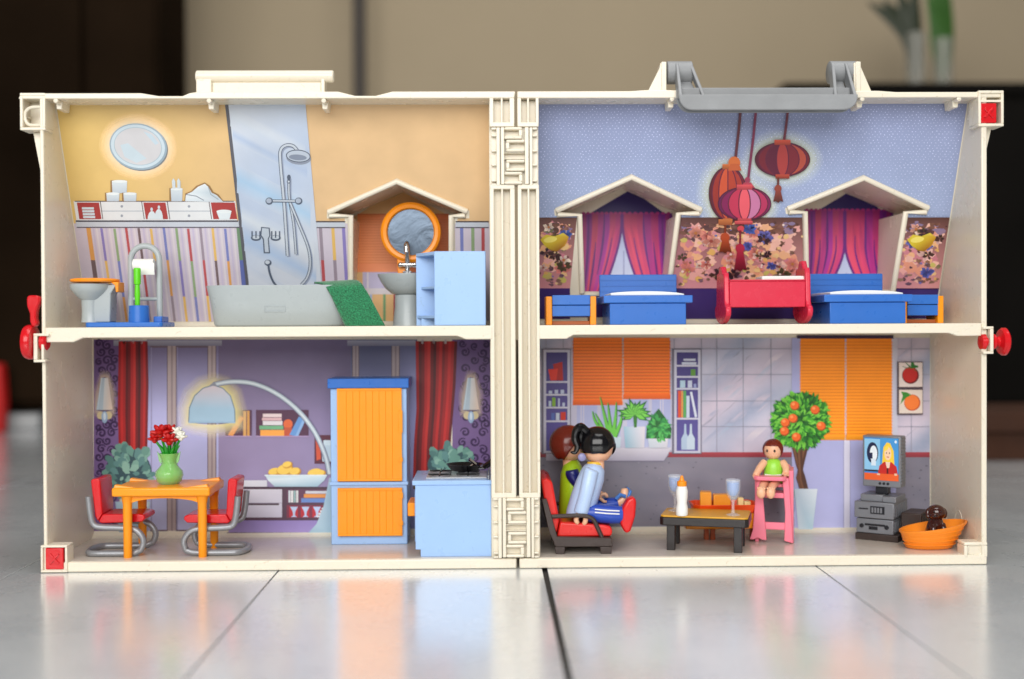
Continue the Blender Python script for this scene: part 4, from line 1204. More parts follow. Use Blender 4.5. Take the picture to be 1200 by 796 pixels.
for a, b_ in ((676, 700), (704, 727), (735, 760), (764, 786)): p.rect(a, 466, b_, 524, (170, 176, 218), (186, 192, 226))
for x in (681, 684, 774, 777): p.line([(x, 466), (x, 524)], 1.2, (206, 202, 220))
p.poly([(640, 525), (787, 525), (783, 532), (778, 540), (640, 540)], [(210, 206, 220), (214, 210, 222), (196, 192, 210), (178, 174, 194), (178, 174, 194)]); p.line([(640, 540.5), (778, 540.5), (784, 532)], 1.2, (130, 126, 146))
p.end('printed window and sill below the short blind')
def blind(x0, x1, y0, ya, yb, xm, ca, cb, dk):
    for (a, b_, y1) in ((x0, xm-1, ya), (xm+1, x1, yb)):
        p.grid(a, y0, b_, y1, 3, 6, lambda x, y: mixc(ca, cb, (y-y0)/(y1-y0)))
        k = 0; y = y0+4
        while y < y1-7:
            p.line([(a-0.7, y), (b_+0.7, y)], 0.9, dk, step=(k == 0)); p.line([(a-1.0, y+1.1), (b_+1.0, y+1.1)], 0.8, tuple(min(255, v*1.08) for v in ca), step=False)
            y += 3.7; k += 1
        p.rect(a-0.8, y1-6, b_+0.8, y1, cb, tuple(v*0.86 for v in cb))
    y = y0+4
    while y < max(ya, yb)-2:
        p.line([(xm+0.8*sin(y), y), (xm+0.8*sin(y+2.4), y+2.4)], 1.5, (222, 190, 170), step=False); y += 4
p.start('printed_blind'); blind(672, 785, 396, 475, 468, 730, (246, 126, 36), (246, 108, 30), (206, 90, 24)); p.end('short orange printed blind over the plants')
p.start('printed_window')
p.grid(928, 396, 1050, 625, 2, 4, lambda x, y: mixc((170, 172, 216), (184, 186, 230), (y-500)/100)); p.rect(1045, 396, 1052, 530, (200, 198, 214))
p.rect(989, 500, 996, 625, (214, 212, 232)); p.line([(988.6, 516), (988.6, 625)], 0.9, (150, 148, 190)); p.line([(996.4, 516), (996.4, 625)], 0.9, (150, 148, 190))
p.line([(936, 520), (936, 622), (986, 622)], 1.0, (150, 150, 196)); p.line([(999, 622), (1042, 622)], 1.0, (150, 150, 196))
p.end('printed lavender window below the long blind')
p.start('printed_blind'); p.rect(934, 393, 1047, 397, (52, 34, 60)); blind(938, 1045, 397, 516, 516, 991, (250, 142, 30), (255, 160, 34), (226, 116, 22)); p.end('long orange printed blind behind the orange tree')
def cabinet(x0, x1, shelves, items):
    p.rect(x0-2.5, 409, x1+1, 532, (112, 110, 128)); p.rect(x0, 410, x1, 531, (196, 196, 214)); p.rect(x0+3, 413, x1-3, 528.5, (66, 56, 120), (96, 88, 158))
    for y in shelves: p.rect(x0+2.5, y-1.2, x1-2.5, y+0.8, (206, 206, 222))
    for it in items:
        if it[0] == 'r': p.rect(*it[1:5], it[5])
        else: p.poly(it[1], it[2])
p.start('printed_cabinet')
cabinet(637, 668, (448, 463, 478, 494), [('p', [(648, 427), (659, 424), (660, 446), (651, 446)], (176, 32, 24)), ('p', [(642.5, 433), (654, 432), (652, 446), (645, 446)], (222, 50, 28)),
    ('r', 643, 458, 647, 461.5, (190, 200, 224)), ('r', 650, 457, 654, 461.5, (190, 200, 224)), ('r', 657, 457, 661, 461.5, (190, 200, 224)),
    ('r', 643, 470, 646, 476.5, (190, 206, 226)), ('r', 647, 466, 651, 476.5, (132, 176, 60)), ('r', 654, 467, 656, 476.5, (190, 200, 224)), ('r', 659, 472, 662, 476.5, (190, 200, 224)),
    ('r', 646, 484, 650, 492.5, (90, 110, 180)), ('r', 651.5, 484, 655.5, 492.5, (200, 210, 226)), ('r', 657, 483, 663, 492.5, (206, 60, 46))])
p.end('narrow printed cabinet behind the armchair')
p.start('printed_cabinet')
bot = lambda x: [(x-1, 497), (x+1, 497), (x+1.4, 508), (x+4.6, 514), (x+4.6, 527), (x-4.6, 527), (x-4.6, 514), (x-1.4, 508)]
cabinet(790, 821, (429, 442, 456, 491), [('r', 801, 420.5, 815, 423, (200, 206, 222)), ('r', 799, 424.5, 816, 427.5, (200, 206, 222)), ('r', 809.5, 433, 815, 440.5, (96, 150, 60)),
    ('r', 797, 446, 803, 454.5, (176, 204, 220)), ('r', 806, 446, 811, 454.5, (200, 206, 226)), ('r', 813, 450, 816, 454.5, (150, 160, 206)),
    ('r', 794.5, 458, 798, 489.5, (222, 84, 46)), ('r', 798.4, 458, 800.4, 489.5, (232, 160, 70)), ('r', 800.8, 458, 804, 489.5, (92, 168, 92)), ('r', 804.4, 464, 808, 489.5, (200, 214, 232)), ('p', [(808.5, 459.5), (811, 459), (817, 488.5), (814.4, 489.5)], (214, 220, 236)),
    ('p', bot(803), (176, 196, 220)), ('p', bot(809.6), (196, 212, 228))])
p.end('narrow printed cabinet right of the window')
p.start('printed_plant')
p.poly([(712, 512), (728, 512), (727, 525), (714, 525)], (196, 214, 226))
for (bx, by, tx, ty, mx_) in ((712, 512, 694, 482, 698), (714, 512, 703, 465, 708), (716, 512, 712, 472, 714), (718, 512, 722, 471, 721), (720, 512, 728, 482, 727), (715, 512, 699, 496, 703), (710, 512, 697, 484, 703)):
    for dx, c_ in ((0.9, (34, 92, 40)), (0, (110, 196, 76))):
        a = smoothpts([(bx+dx, by, 0), (mx_+dx, (by+ty)/2-2, 0), (tx+dx, ty, 0)], 5)
        p.line([(v.x, v.y) for v in a], [5.2*(1-0.92*k/(len(a)-1)) for k in range(len(a))], c_)
p.end('spiky printed aloe on the sill')
p.start('printed_plant')
p.poly([(731, 500), (756, 500), (755, 525), (733, 525)], [(160, 196, 214), (226, 216, 226), (214, 210, 220), (150, 190, 210)])
p.poly([(742, 486), (747, 486), (746, 501), (743, 501)], (60, 120, 50))
for k in range(13):
    a = radians(-200+k*18.5); l = 13+(k % 3)*2.4
    for q, c_ in ((1.3, (36, 110, 46)), (1.0, (122, 206, 84))):
        p.poly([(744, 486), (744+l*.55*cos(a)-2.6*q*sin(a), 486+l*.55*sin(a)+2.6*q*cos(a)), (744+l*q*cos(a), 487+l*q*sin(a)*0.95), (744+l*.55*cos(a)+2.6*q*sin(a), 486+l*.55*sin(a)-2.6*q*cos(a))], c_)
p.end('star-leaved printed plant in the middle of the sill')
def leafy(cx, cy, rx, ry, n, tones, sd, r0, r1):
    r_ = random.Random(sd); L_ = []
    for k in range(n):
        a = r_.uniform(0, 2*pi); q = sqrt(r_.random()); L_.append((cx+rx*q*cos(a), cy+ry*q*sin(a), q, a))
    L_.sort(key=lambda v: -v[2])
    for (x, y, q, a) in L_:
        r = r_.uniform(r0, r1); p.n += 0.12; aa = a+r_.uniform(-.5, .5); dx, dy = cos(aa), sin(aa)
        c_ = r_.choice(tones)
        p.poly([(x-dx*r, y-dy*r), (x-dy*r*.42, y+dx*r*.42), (x+dx*r, y+dy*r), (x+dy*r*.42, y-dx*r*.42)], [tuple(v*0.7 for v in c_), c_, tuple(min(255, v*1.12) for v in c_), c_], step=False)
p.start('printed_plant')
p.poly([(759, 513), (783, 513), (782, 525), (761, 525)], [(206, 216, 226), (226, 222, 230), (206, 206, 218), (196, 206, 218)])
p.poly([(757, 514), (758, 500), (764, 488), (772, 479), (780, 490), (787, 502), (786, 514)], (38, 100, 50)); leafy(772, 501, 13.5, 15, 70, [(66, 160, 80), (90, 186, 94), (52, 138, 76)], 8, 3, 4.4)
p.end('dense pointed printed plant in a white pot')
p.start('printed_orange_tree')
for a in ([(931, 524), (936, 545), (941, 560), (945, 576)], [(944, 524), (939, 545), (936, 560), (941, 576)], [(937, 526), (938, 548), (939, 562), (943, 576)]):
    p.line(a, 6.0, (84, 52, 40)); p.line([(x-1, y) for x, y in a], 2.4, (122, 80, 56))
p.poly([(931, 573), (958, 573), (952, 625), (936, 625)], [(196, 214, 230), (222, 230, 238), (176, 206, 222), (206, 220, 232)])
p.ell(938, 493, 33, 33, (28, 84, 30)); leafy(938, 493, 34, 33.5, 430, [(46, 128, 38), (72, 160, 46), (104, 186, 58), (36, 104, 36), (120, 200, 70)], 9, 3.2, 5.2)
for (x, y) in ((931, 475), (955, 480), (929, 490), (920, 495), (919, 505), (933, 512), (962, 499)):
    p.ell(x+0.6, y+0.8, 5.4, 5.2, (150, 60, 24)); p.ell(x, y, 5, 4.8, (236, 104, 40)); p.ell(x-1.4, y-1.4, 2, 1.8, (248, 150, 84))
p.end('round printed orange tree in a white pot')
p.start('printed_picture')
p.rect(1051.5, 424, 1081.5, 455.5, (78, 64, 72)); p.rect(1053.5, 425, 1081, 453.5, (226, 212, 206)); p.ell(1067, 440, 10, 10, (110, 20, 26)); p.ell(1066.4, 439.4, 8.6, 8.8, (190, 40, 36))
for a in (200, 240, 290, 330, 20): p.poly([(1067, 432), (1067+8*cos(radians(a))-2, 432+8*sin(radians(a))), (1067+10*cos(radians(a)), 433+9*sin(radians(a))), (1067+7*cos(radians(a))+3, 434+6*sin(radians(a)))], (40, 110, 44))
p.end('square print of a red tomato')
p.start('printed_picture')
p.rect(1051.5, 456, 1081.5, 486, (78, 64, 72)); p.rect(1053.5, 457, 1081, 484.5, (226, 212, 200)); p.ell(1069, 472, 9.6, 9.6, (196, 84, 36)); p.ell(1068.6, 471.6, 8.6, 8.6, (242, 126, 56))
p.poly([(1062, 466), (1055, 474), (1058, 464), (1056, 459), (1063, 460), (1068, 463)], (60, 136, 50))
p.end('square print of an orange fruit')
# ------------------------------------------------------------------ furniture, upper rooms
def R4(px0, py0, px1, py1, Y):
    a = at(px0, py0, Y); b_ = at(px1, py1, Y)
    return a.x, b_.x, b_.z, a.z      # x0, x1, z0, z1
def slab(px0, py0, px1, py1, Y0, Y1, zmin=None, M=None):
    x0, x1, z0, z1 = R4(px0, py0, px1, py1, Y0)
    return MB(M).box(x0, x1, Y0, Y1, zmin if zmin is not None else z0, z1)

# toilet on its blue base tray with hoop, brush pot
Yt = 52
c = at(116, 384, Yt); k = (1400+Yt)/1400
t = thing('toilet', 'grey toy toilet with orange seat lid at bathroom left wall', 'toilet', (c.x, Yt, ZU+6))
zf = ZU+6.2
zz = lambda py: Z(py, Yt, 112)
MB().lathe([(17, zf), (16, zf+2), (15.5, zz(365)), (16, zz(352)), (19, zz(350.5)), (29, zz(343)), (34, zz(338)), (34.5, zz(333.5)), (33, zz(333))], (X(107.5, Yt), Yt, 0), 36, sx=0.72, sy=0.7).build('bowl', CERAM, t)
x0, x1, z0, z1 = R4(112, 352, 133, 375, Yt+4)
MB().prism([(x0, zf), (x1, zf), (x1+1, z1+8), (x1+8, zz(334)), (x0, zz(334))], Yt-9, Yt+16).build('cistern', CERAM, t, bevel=1.2)
st = MB().lathe([(0, zz(331.5)), (33, zz(331.5)), (36.5, zz(330.5)), (37.5, zz(329)), (36.5, zz(327.4)), (30, zz(326.6)), (0, zz(326.5))], (X(112, Yt), Yt, 0), 36, sx=0.78, sy=0.72).build('seat_lid', ORANGE, t)
MB().prism([(X(133, Yt), zz(331)), (X(142.5, Yt), zz(331)), (X(142.5, Yt), zz(342.5)), (X(139.5, Yt), zz(343)), (X(138.5, Yt), zz(335))], Yt-11, Yt+13).build('lid_hinge', ORANGE, st, bevel=0.8)
t = thing('bathroom_stand', 'blue base tray with tall grey hoop beside the toy toilet', 'stand', (X(145, 40), 50, ZU))
x0, x1 = X(100, 28), X(190.5, 28)
MB().prism([(x0+3, 26), (x1-3, 26), (x1, 29), (x1, 84), (x0, 84), (x0, 29)], ZU, ZU+6, 'z').build('tray', BLUE, t, bevel=1.4)
hx0, hx1, hz1 = X(154, 66), X(187.5, 66), Z(289.5, 66, 170)
hoop = [(hx0, 66, ZU+5), (hx0, 66, hz1-16)]+[(q[0], 66, q[1]) for q in arc((hx0+hx1)/2, hz1-16, (hx1-hx0)/2, 180, 0, 12)]+[(hx1, 66, hz1-16), (hx1, 66, ZU+5)]
MB().tube(hoop, 3.7, 12).build('hoop', CERAM, t)
MB().tube([(hx0, 66, Z(350.5, 66, 170)), (hx1, 66, Z(350.5, 66, 170))], 2.2, 10).build('crossbar', CERAM, t)
cp = at(163, 370, 40)
MB().lathe([(12.2, ZU+5.6), (11.6, Z(358.5, 40, 163)), (10, Z(358, 40, 163)), (9.5, ZU+9), (0, ZU+9)], (cp.x, 40, 0), 28).build('brush_pot', BLUE, t, smooth=40)
MB().prism([(X(180, 50), ZU+5.8), (X(190, 50), ZU+5.8), (X(190, 50), ZU+13), (X(180, 50), ZU+13)], 50, 80).build('hoop_block', BLUE, t, bevel=1)
x = X(161.5, 40)
GREENB = mat('lime_plastic', (96, 208, 30), 0.3, var=0.02)
t = thing('toilet_brush', 'bright green toilet brush in the blue pot', 'brush', (x, 40, ZU+9))
MB().lathe([(3.0, ZU+9.3), (3.0, Z(352, 40, 162)), (3.4, Z(345, 40, 162)), (2.8, Z(334, 40, 162)), (4.0, Z(333, 40, 162)), (4.3, Z(317, 40, 162)), (4.1, Z(315, 40, 162)), (3.4, Z(314.2, 40, 162)), (0, Z(314, 40, 162))], (x, 40, 0), 18).build('handle', GREENB, t)
MB().lathe([(0, ZU+9.05), (6.5, ZU+9.2), (6.5, ZU+18), (3, ZU+20), (0, ZU+20)], (x, 40, 0), 18).build('brush_head', GREENB, t)
t = thing('paper_roll', 'white toilet paper roll hanging in the grey hoop', 'toilet paper', (X(170.5, 62), 62, Z(317, 62, 170)))
zr_ = Z(310.5, 62, 170)
MB().lathe([(2.2, X(158, 62)), (7.2, X(158, 62)+0.2), (7.2, X(182, 62)-0.2), (2.2, X(182, 62))], (0, 60.5, zr_), 24, axis='x').build('roll', WHITE, t)
x0, x1 = X(164, 54), X(181.5, 54)
MB().prism([(53.2, zr_+2), (52.9, zr_-3), (53.5, zr_-8), (55, Z(322, 54, 170)), (56, Z(322, 54, 170)), (54.6, zr_-8), (54.0, zr_-3), (54.2, zr_+2)], x0, x1, 'x').build('loose_sheet', WHITE, t)

# bathtub
t = thing('bathtub', 'long grey toy bathtub below the printed shower', 'bathtub', (X(328, 60), 62, ZU))
Yc = 62
def tub_ring(px0, px1, py, dy, ins=0):
    z = Z(py, 30, 320) if py < 384 else ZU+0.2
    xa, xb = X(px0, 30)+ins, X(px1, 30)-ins
    out = []
    for i in range(44):
        a = 2*pi*i/44; e = 0.42
        cx_, sy_ = cos(a), sin(a)
        out.append(((xa+xb)/2+(xb-xa)/2*math.copysign(abs(cx_)**e, cx_), Yc+(dy-ins)*math.copysign(abs(sy_)**0.6, sy_), z))
    return out
rings = [tub_ring(248, 403, 384, 30), tub_ring(246, 407, 380, 32.5), tub_ring(241.5, 414, 352, 35), tub_ring(237.5, 420, 336, 37), tub_ring(237.5, 420, 334.3, 37), tub_ring(237.5, 420, 334.3, 37, 3.5), tub_ring(240, 416, 345, 35, 3.5), tub_ring(247, 404, 372, 28, 3)]
vs_ = [v for r in rings for v in r]; n = 44
fs_ = [(i*n+k_, i*n+(k_+1) % n, (i+1)*n+(k_+1) % n, (i+1)*n+k_) for i in range(len(rings)-1) for k_ in range(n)]+[tuple(range(n))[::-1], tuple(range((len(rings)-1)*n, len(rings)*n))]
MB().add(vs_, fs_).build('tub', CERAM, t, smooth=50)
x0, x1, z0, z1 = R4(309, 358.5, 334, 365.5, 25)
for a, b_, e, f_ in ((x0, x1, z1-0.7, z1), (x0, x1, z0, z0+0.7), (x0, x0+0.7, z0+0.8, z1-0.8), (x1-0.7, x1, z0+0.8, z1-0.8)):
    MB().box(a, b_, 27.1, 28.3, e, f_).build('emblem_frame', CERAM, t)

# green towel draped over the tub end
def towel_mat():
    m = bpy.data.materials.new('green_felt'); m.use_nodes = True
    N = m.node_tree.nodes; L = m.node_tree.links; b = N['Principled BSDF']
    tc = N.new('ShaderNodeTexCoord'); nz = N.new('ShaderNodeTexNoise'); nz.inputs['Scale'].default_value = 1500; nz.inputs['Detail'].default_value = 4
    L.new(tc.outputs['Object'], nz.inputs['Vector'])
    cr = N.new('ShaderNodeValToRGB'); cr.color_ramp.elements[0].position = 0.3; cr.color_ramp.elements[0].color = rgb((4, 62, 34)); cr.color_ramp.elements[1].position = 0.75; cr.color_ramp.elements[1].color = rgb((52, 156, 104))
    L.new(nz.outputs['Fac'], cr.inputs['Fac']); L.new(cr.outputs['Color'], b.inputs['Base Color'])
    bp = N.new('ShaderNodeBump'); bp.inputs['Strength'].default_value = 0.9; bp.inputs['Distance'].default_value = 0.0006
    L.new(nz.outputs['Fac'], bp.inputs['Height']); L.new(bp.outputs['Normal'], b.inputs['Normal'])
    b.inputs['Roughness'].default_value = 0.95; b.inputs['Sheen Weight'].default_value = 0.4
    return m
Lc = smoothpts([(368, 331.5, 0), (379, 334, 0), (387, 345, 0), (396, 364, 0), (405.5, 383.6, 0)], 6)
Rc = smoothpts([(405, 329.5, 0), (420, 330, 0), (430, 342, 0), (441, 362, 0), (451.5, 382, 0)], 6)
vs_ = []; m_ = len(Lc); q_ = 16
for i in range(m_):
    v = i/(m_-1)
    for j in range(q_+1):
        u = j/q_
        px, py = Lc[i].x+(Rc[i].x-Lc[i].x)*u, Lc[i].y+(Rc[i].y-Lc[i].y)*u
        Yq = 46-22*min(1, v*2.6)-5*sin(pi*u)*v+1.6*sin(u*7+v*3)*v
        a = at(px, py, Yq); vs_.append((a.x, a.y, max(a.z, ZU+0.3)))
fs_ = [(i*(q_+1)+j, i*(q_+1)+j+1, (i+1)*(q_+1)+j+1, (i+1)*(q_+1)+j) for i in range(m_-1) for j in range(q_)]
tw = MB().add(vs_, fs_).build('towel', towel_mat(), None, smooth=180, recalc=False)
so = tw.modifiers.new('thick', 'SOLIDIFY'); so.thickness = 2.4*S; so.offset = 0
tag(tw, 'green felt towel draped over the end of the bathtub', 'towel')

# washbasin with mirror
Yb = 100; cx = X(464, Yb)
t = thing('washbasin', 'grey pedestal washbasin with round orange mirror in bathroom dormer', 'washbasin', (cx+6, Yb, ZU))
zz = lambda py: Z(py, Yb, 470)
bx_ = X(478, Yb)
MB().lathe([(19, ZU+0.2), (18.5, ZU+4), (15.5, zz(356)), (16, zz(346)), (10, zz(344))], (bx_, Yb, 0), 32).build('pedestal', CERAM, t)
MB().lathe([(12, zz(346)), (20, zz(344.2)), (28, zz(338)), (33, zz(331)), (37, zz(323.5)), (37.5, zz(321.6)), (35, zz(321.4)), (29, zz(329)), (15, zz(337)), (0, zz(338))], (bx_, Yb, 0), 40, sy=0.9).build('basin', CERAM, t)
fy = Yb+20
fc = MB().tube(smoothpts([(X(478, fy), fy, zz(322)), (X(478, fy), fy, zz(300)), (X(478, fy), fy-2, zz(289)), (X(478, fy), fy-9, zz(284)), (X(478, fy), fy-17, zz(288)), (X(478, fy), fy-18, zz(295))], 5), 3.3, 12).build('tap', CHROME, t)
MB().tube([(X(469.5, fy), fy, zz(309.5)), (X(487, fy), fy, zz(309.5))], 3.1, 12).build('tap_valve', CHROME, fc)
for px in (470, 486.5): MB().ball((X(px, fy), fy, zz(309.5)), 3.6).build('tap_knob', CHROME, fc)
MB().box(X(472.5, fy), X(483, fy), fy-3, fy+3, zz(321.4), zz(317)).build('tap_base', CHROME, fc, bevel=1)
ym = 128
mc = at(481.5, 272.5, ym); rm = 35.5*(1400+ym)/1400
mf = MB().lathe([(rm*0.76, -4), (rm*0.80, -6.5), (rm*0.9, -7.2), (rm*0.98, -5), (rm, 0), (rm*0.97, 3), (rm*0.76, 3), (rm*0.76, -4)], (mc.x, ym, mc.z), 48, axis='y', cap=False).build('mirror_frame', ORANGE, t)
def foil():
    m = bpy.data.materials.new('mirror_foil'); m.use_nodes = True
    N = m.node_tree.nodes; L = m.node_tree.links; b = N['Principled BSDF']
    b.inputs['Metallic'].default_value = 0.75; b.inputs['Base Color'].default_value = rgb((84, 96, 110)); b.inputs['Roughness'].default_value = 0.33
    tc = N.new('ShaderNodeTexCoord'); nz = N.new('ShaderNodeTexNoise'); nz.inputs['Scale'].default_value = 50; nz.inputs['Detail'].default_value = 4; nz.inputs['Distortion'].default_value = 1.2
    L.new(tc.outputs['Object'], nz.inputs['Vector'])
    bp = N.new('ShaderNodeBump'); bp.inputs['Strength'].default_value = 0.3; bp.inputs['Distance'].default_value = 0.002
    L.new(nz.outputs['Fac'], bp.inputs['Height']); L.new(bp.outputs['Normal'], b.inputs['Normal'])
    return m
MB().lathe([(0, -2.6), (rm*0.5, -2.8), (rm*0.78, -2.2), (rm*0.78, 1), (0, 1)], (mc.x, ym, mc.z), 48, axis='y').build('mirror_glass', foil(), mf)
MB().prism([(X(468, ym), ZU+36), (X(480, ym), ZU+36), (X(481, ym), Z(300, ym, 480)), (X(466, ym), Z(300, ym, 480))], ym-4, ym+3).build('mirror_stem', ORANGE, mf, bevel=1)
MB().box(X(464, ym), X(492, ym), Yb+12, ym+4, ZU+0.2, ZU+36).build('back_block', CERAM, t, bevel=1.5)

# pale blue bathroom cabinet with an open end
t = thing('shelf_cabinet', 'pale blue cabinet with open side shelves beside the washbasin', 'cabinet', (X(528, 40), 50, ZU))
Yk, Yk2 = 10, 60
x0, x1, z0, z1 = R4(508.5, 294.5, 569.5, 383, Yk)
MB().box(x0, x1, Yk, Yk+4, ZU+0.2, z1).build('front_panel', LBLUE, t, bevel=1.2)
xs = X(487.5, Yk2-14)
MB().box(x1-4, x1, Yk+4.1, Yk2, ZU+0.2, z1).build('end_panel', LBLUE, t, bevel=0.6)
# shelves recede towards the left behind the front panel
def fin(zb_, zt_, nm, xl=None):
    MB().prism([(x0, Yk+4.1), (x1-4.1, Yk+4.1), (x1-4.1, Yk2-4.1), (xl or xs, Yk2-4.1)], zb_, zt_, 'z').build(nm, LBLUE, t, bevel=0.5)
fin(z1-4, z1, 'top_board'); fin(Z(337, 40, 500)-2, Z(337, 40, 500)+1, 'shelf', X(493, 40)); fin(ZU+9, ZU+12.5, 'bottom_board', xs+1)
MB().box(xs, x1-4.1, Yk2-4, Yk2, ZU+0.2, z1).build('back_panel', LBLUE, t, bevel=0.6)
MB().box(xs+7, x0, Yk2-16, Yk2-12, ZU+0.2, ZU+9).build('plinth', LBLUE, t)

# beds, nightstands, cradle
def nightstand(px0, px1, pyt, lab, Yn):
    a, b_ = X(px0, Yn), X(px1, Yn)
    t = thing('nightstand', lab, 'nightstand', ((a+b_)/2, Yn+18, ZU), 'nightstands beside the beds')
    zt_ = Z(pyt, Yn, (px0+px1)/2); w_ = b_-a
    for x_ in (a, b_-7.5):
        MB().box(x_, x_+7.5, Yn, Yn+40, ZU+0.2, zt_-1.5).build('leg_panel', YELLOW, t, bevel=0.9)
    MB().box(a+7.6, b_-7.6, Yn-1.5, Yn+38, zt_-25.5, zt_-12.5).build('drawer', BLUE, t, bevel=0.7)
    MB().box(a+7.6, b_-7.6, Yn-2.5, Yn+39, zt_-11.8, zt_).build('top', BLUE, t, bevel=0.7)
    MB().box(a+7.6, b_-7.6, Yn+6, Yn+38, ZU+0.3, ZU+5).build('shelf', mat('brown_orange_plastic', (168, 84, 30), 0.4), t, bevel=0.6)
    return t
nightstand(640, 699, 346, 'blue nightstand with orange sides left of the left bed', 40)
def bed(pxc, lab, Y0=18):
    c = X(pxc, Y0); 
    t = thing('bed', lab, 'bed', (c, 65, ZU), 'blue beds in the bedroom')
    z = lambda py: ZU+(381-py)*1.012
    MB().box(c-45.5, c+45.5, Y0, 112, ZU+0.2, z(355.5)).build('base', BLUE, t, bevel=0.9)
    MB().box(c-53, c+53, Y0-3, 116, z(355.3), z(346.5)).build('rail', BLUE, t, bevel=1.0)
    hb = MB().box(c-49, c+49, 112, 117, z(346), z(318)).build('headboard', BLUE, t, bevel=0.9)
    for py in (325, 332, 339): MB().box(c-48, c+48, 111.2, 112.2, z(py)-0.5, z(py)+0.5).build('headboard_rib', BLUE, hb)
    mb = MB(); n_ = 10
    pts = [(c-44+88*i/n_, z(346.6)+2.0+3.2*sin(pi*min(1, max(0, (i+0.4)/n_)))**0.5) for i in range(n_+1)]
    mb.prism([(c-44, z(346.4))]+pts+[(c+44, z(346.4))], Y0+4, 108)
    MB.build(mb, 'mattress', WHITE, t, bevel=0.8)
    return t
b1 = bed(759.5, 'blue toy bed with white mattress under the left curtained dormer')
b2 = copy_tree(b1); b2.location.x += (X(1017, 18)-X(759.5, 18))*S; ORG[b2] = ORG[b1]
b2['label'] = 'blue toy bed with white mattress under the right curtained dormer'
nightstand(1056, 1106, 345.5, 'blue nightstand with orange sides at the right wall', 62)
t = thing('cradle', 'red toy rocking cradle with white pad between the two beds', 'cradle', (X(900, 50), 52, ZU))
Ya, Yb2 = 24, 84
CRED = mat('crimson_plastic', (212, 44, 70), 0.26, var=0.03)
def end_board(x, ztop, th=6.5):
    prof = []
    ym_ = (Ya+Yb2)/2; hw = (Yb2-Ya)/2
    # scalloped top, straight sides, rocker curve at the foot
    top_ = [(-1, 0.72), (-0.86, 0.86), (-0.6, 0.82), (-0.42, 0.9), (-0.22, 1.0), (0, 0.96), (0.22, 1.0), (0.42, 0.9), (0.6, 0.82), (0.86, 0.86), (1, 0.72)]
    for y, f in top_: prof.append((ym_+y*hw*0.8, ZU+14+(ztop-ZU-14)*f))
    for y, z in ((0.86, 30), (0.92, 24), (1.16, 21), (1.22, 16), (1.15, 10), (0.8, 4), (0.4, 1.2), (0, 0.2), (-0.4, 1.2), (-0.8, 4), (-1.15, 10), (-1.22, 16), (-1.16, 21), (-0.92, 24), (-0.86, 30)):
        prof.append((ym_+y*hw, ZU+z))
    MB().prism(prof, x-th/2, x+th/2, 'x').build('end_board', CRED, t, bevel=1.6, seg=3)
end_board(X(853, Ya), Z(311, Ya, 852)); end_board(X(948.5, Ya), Z(304, Ya, 948))
x0, x1 = X(853, Ya)+3.4, X(948.5, Ya)-3.4
zt_, zb_ = Z(329.5, Ya+6, 900), Z(360, Ya+6, 900)
for y in (Ya+5, Yb2-9): MB().box(x0, x1, y, y+4, zb_, zt_).build('side_panel', CRED, t, bevel=0.8)
MB().box(x0, x1, Ya+5, Yb2-5, zt_+0.1, zt_+2.8).build('side_rail', CRED, t, bevel=0.8) if False else MB().box(x0, x1, Ya+3.6, Ya+9.6, zt_+0.1, zt_+1.8).build('side_rail', CRED, t, bevel=0.6)
MB().box(x0, x1, Ya+9.2, Yb2-9.2, zb_+1, zb_+4).build('bottom', CRED, t)
pd = MB().box(X(892, 40), X(942, 40), Ya+11, Yb2-11, zb_+5, Z(323.5, 36, 900)).build('cradle_pad', WHITE, None, bevel=2, seg=3)
tag(pd, 'white pad lying in the red cradle', 'pad')

# ------------------------------------------------------------------ dining room
Y0t, Y1t = 22, 88
t = thing('dining_table', 'amber plastic dining table with four round legs', 'table', (X(192, 50), 55, ZL))
x0, x1, z0, z1 = R4(131, 572, 246, 581.5, Y0t-4)
MB().box(x0, x1, Y0t-6, Y1t+6, z0, z1).build('tabletop', YELLOW, t, bevel=2.2, seg=3)
for i, (x_, y_) in enumerate(((x0+2, Y0t-4), (x1-26, Y0t-4), (x0+2, Y1t-8), (x1-26, Y1t-8))):
    s_ = 1 if i % 2 == 0 else -1
    MB().hexa([(x_, y_, z1-0.3), (x_+24, y_, z1-0.3), (x_+24, y_+10, z1-0.3), (x_, y_+10, z1-0.3), (x_+1, y_+1, z1+(3.6 if s_ > 0 else 0.6)), (x_+22, y_+1, z1+(0.6 if s_ > 0 else 3.6)), (x_+22, y_+9, z1+(0.6 if s_ > 0 else 3.6)), (x_+1, y_+9, z1+(3.6 if s_ > 0 else 0.6))]).build('corner_pad', YELLOW, t, bevel=0.6)
for (px, y_) in ((147.8, Y0t+3), (235.6, Y0t+3), (147.8, Y1t-3), (235.6, Y1t-3)):
    x_ = X(px, Y0t+3)
    MB().lathe([(4.6, ZL+0.2), (4.9, ZL+1), (5.4, z0-10), (7, z0-1), (8, z0)], (x_, y_, 0), 20).build('leg', YELLOW, t)
xa_, xb_ = X(147.8, Y0t+3), X(235.6, Y0t+3)
for y_ in (Y0t, Y1t-6):
    MB().prism([(xa_+3, z0+0.5)]+[(xa_+3, z0-9)]+[(xa_+3+(xb_-xa_-6)*i/10, z0-9+6*sin(pi*i/10)**0.6) for i in range(1, 10)]+[(xb_-3, z0-9), (xb_-3, z0+0.5)], y_+1, y_+4).build('apron', YELLOW, t, bevel=0.4)
for x_ in (xa_-2, xb_-2):
    MB().box(x_, x_+4, Y0t+8, Y1t-8, z0-6, z0+0.5).build('apron', YELLOW, t, bevel=0.4)

